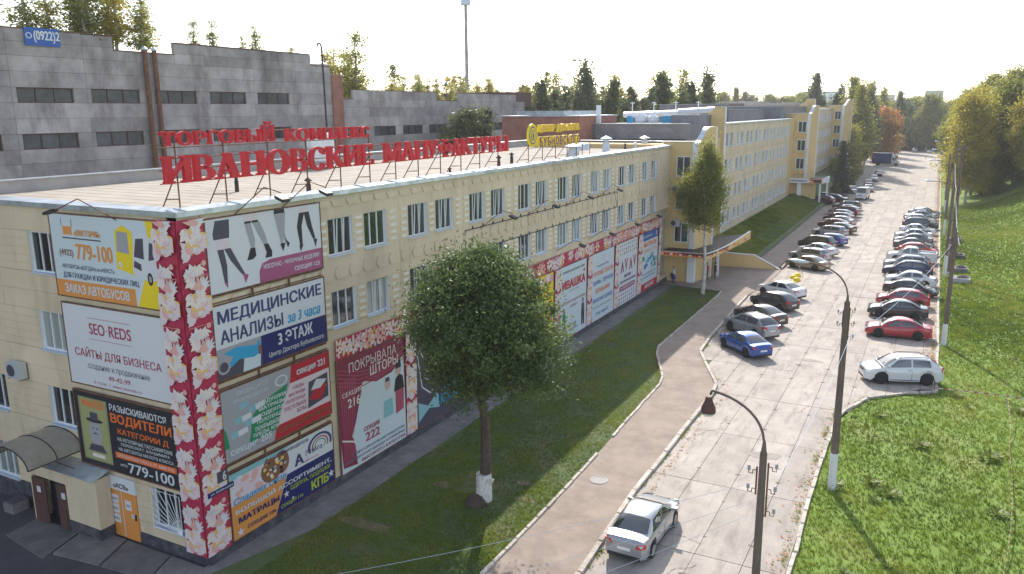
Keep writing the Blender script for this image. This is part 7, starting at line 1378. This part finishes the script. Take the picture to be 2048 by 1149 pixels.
def build_grass():
    def sR(g, n):
        u = g.random(n) ** 1.7; y = -14 + 75 * u; x = 19.6 + (50 - 19.6) * g.random(n); e = px(RR, y) + .12; d = np.where(x > e, 1.0, 0.0) * np.where(x < 23.1 + (y + 19) * .62 + 4, 1, 0); return x, y, d
    tag(grass('meadow_grass', 170000, sR, lambda x, y: hR(x, y), .05, .17, 1, .014), 'long sunlit grass of the meadow right of the road', 'grass', kind='stuff')
    def sF(g, n):
        y = 36 + 104 * g.random(n) ** 1.15; x = 24.6 + 36 * g.random(n); return x, y, np.where(x > px(RR, y) + .15, 1.0, 0.0) * sm(36, 58, y) * np.where(x < 23.1 + (y + 19) * .42, 1, 0)
    tag(grass('meadow_grass', 150000, sF, lambda x, y: hR(x, y), .07, .20, 5, .026), 'long sunlit grass on the bank rising to the birches', 'grass', kind='stuff')
    def sL(g, n):
        y = -1.2 + 57 * g.random(n) ** 1.5; x = 1.2 + 8.5 * g.random(n); e = px(LK, y) - .1; return x, y, np.where(x < e, 1.0, 0.0) * np.where(x > 1.75 + .15 * np.sin(y), 1, 0) * np.where((np.abs(x - 6.2) < 1.2) & (np.abs(y - 10.4) < .9), .35, 1)
    tag(grass('lawn_grass', 75000, sL, lambda x, y: x * 0 - .03, .04, .12, 2, .012), 'shaded grass of the lawn beside the building', 'grass', kind='stuff')
    def sU(g, n):
        y = 69 + 75 * g.random(n) ** 1.2; x = .4 + 5.2 * g.random(n); return x, y, np.where((np.abs(x - 4.5) < .9) & (y > 84) & (y < 108), .3, 1.0) * np.where((y > 126) & (x > 1), .3, 1)
    tag(grass('lawn_grass', 45000, sU, lambda x, y: hL(x, y), .08, .2, 6, .025), 'shaded grass of the raised lawn before the middle section', 'grass', kind='stuff')
    def sK(g, n):
        y = -14 + 60 * g.random(n) ** 1.3; side = g.random(n) < .5; x = np.where(side, px(RK, y) + .16 + np.abs(g.normal(0, .05, n)), px(RR, y) - .2 - np.abs(g.normal(0, .12, n))); return x, y, np.clip(np.sin(y * 1.9) * .5 + .25 + .3 * np.sin(y * 5.1), 0, 1)
    tag(grass('kerb_weeds', 5000, sK, lambda x, y: x * 0, .03, .12, 3), 'tufts of weeds growing along the road kerbs', 'weeds', kind='stuff')
    # broad-leaved weeds
    g = random.Random(9); ms = []
    for s in range(3):
        gg = np.random.default_rng(s); n = 70; a = gg.uniform(0, 6.28, n); r = gg.uniform(.05, .42, n); el = gg.uniform(.1, .8, n); P = np.stack([r * np.cos(a), r * np.sin(a), .05 + .3 * el * gg.random(n)], -1); d1 = np.stack([np.cos(a), np.sin(a), el], -1); d2 = np.stack([-np.sin(a), np.cos(a), a * 0], -1); q = gg.uniform(.06, .15, (n, 1))
        V = np.stack([P - d1 * q, P + d2 * q * .45, P + d1 * q, P - d2 * q * .45], 1).reshape(-1, 3); ms.append(np_mesh('weed', V, np.arange(n * 4).reshape(-1, 4), [FOL['bush' if s == 2 else 'willow']] if 0 else [M['blade']], False, np.repeat(gg.uniform(.1, .8, n), 4)))
    for i in range(34):
        y = -6 + 46 * g.random() ** 1.2; e = float(px(RR, y)); x = e + .5 + g.random() * 15
        o = link('weed', ms[i % 3], None, (x, y, float(hR(np.array(x), np.array(y))))); o.scale = (g.uniform(.6, 1.5),) * 3; o.rotation_euler.z = g.uniform(0, 6); tag(o, 'broad-leaved weed clump in the sunny meadow', 'weed', 'weeds in the meadow')
build_grass()
# ---------------------------------------------------------------- haze
def build_haze():
    m = bpy.data.materials.new('haze'); m.use_nodes = True; nt = m.node_tree; nt.nodes.clear(); o = nt.nodes.new('ShaderNodeOutputMaterial'); v = nt.nodes.new('ShaderNodeVolumePrincipled')
    v.inputs['Color'].default_value = (.93, .95, 1, 1); v.inputs['Density'].default_value = .00024; v.inputs['Anisotropy'].default_value = .3; nt.links.new(v.outputs[0], o.inputs['Volume'])
    mb = MB(); mb.box((-400, -80, -2.5), (260, 1000, 60), m); tag(mb.build('haze'), kind='stuff')
build_haze()
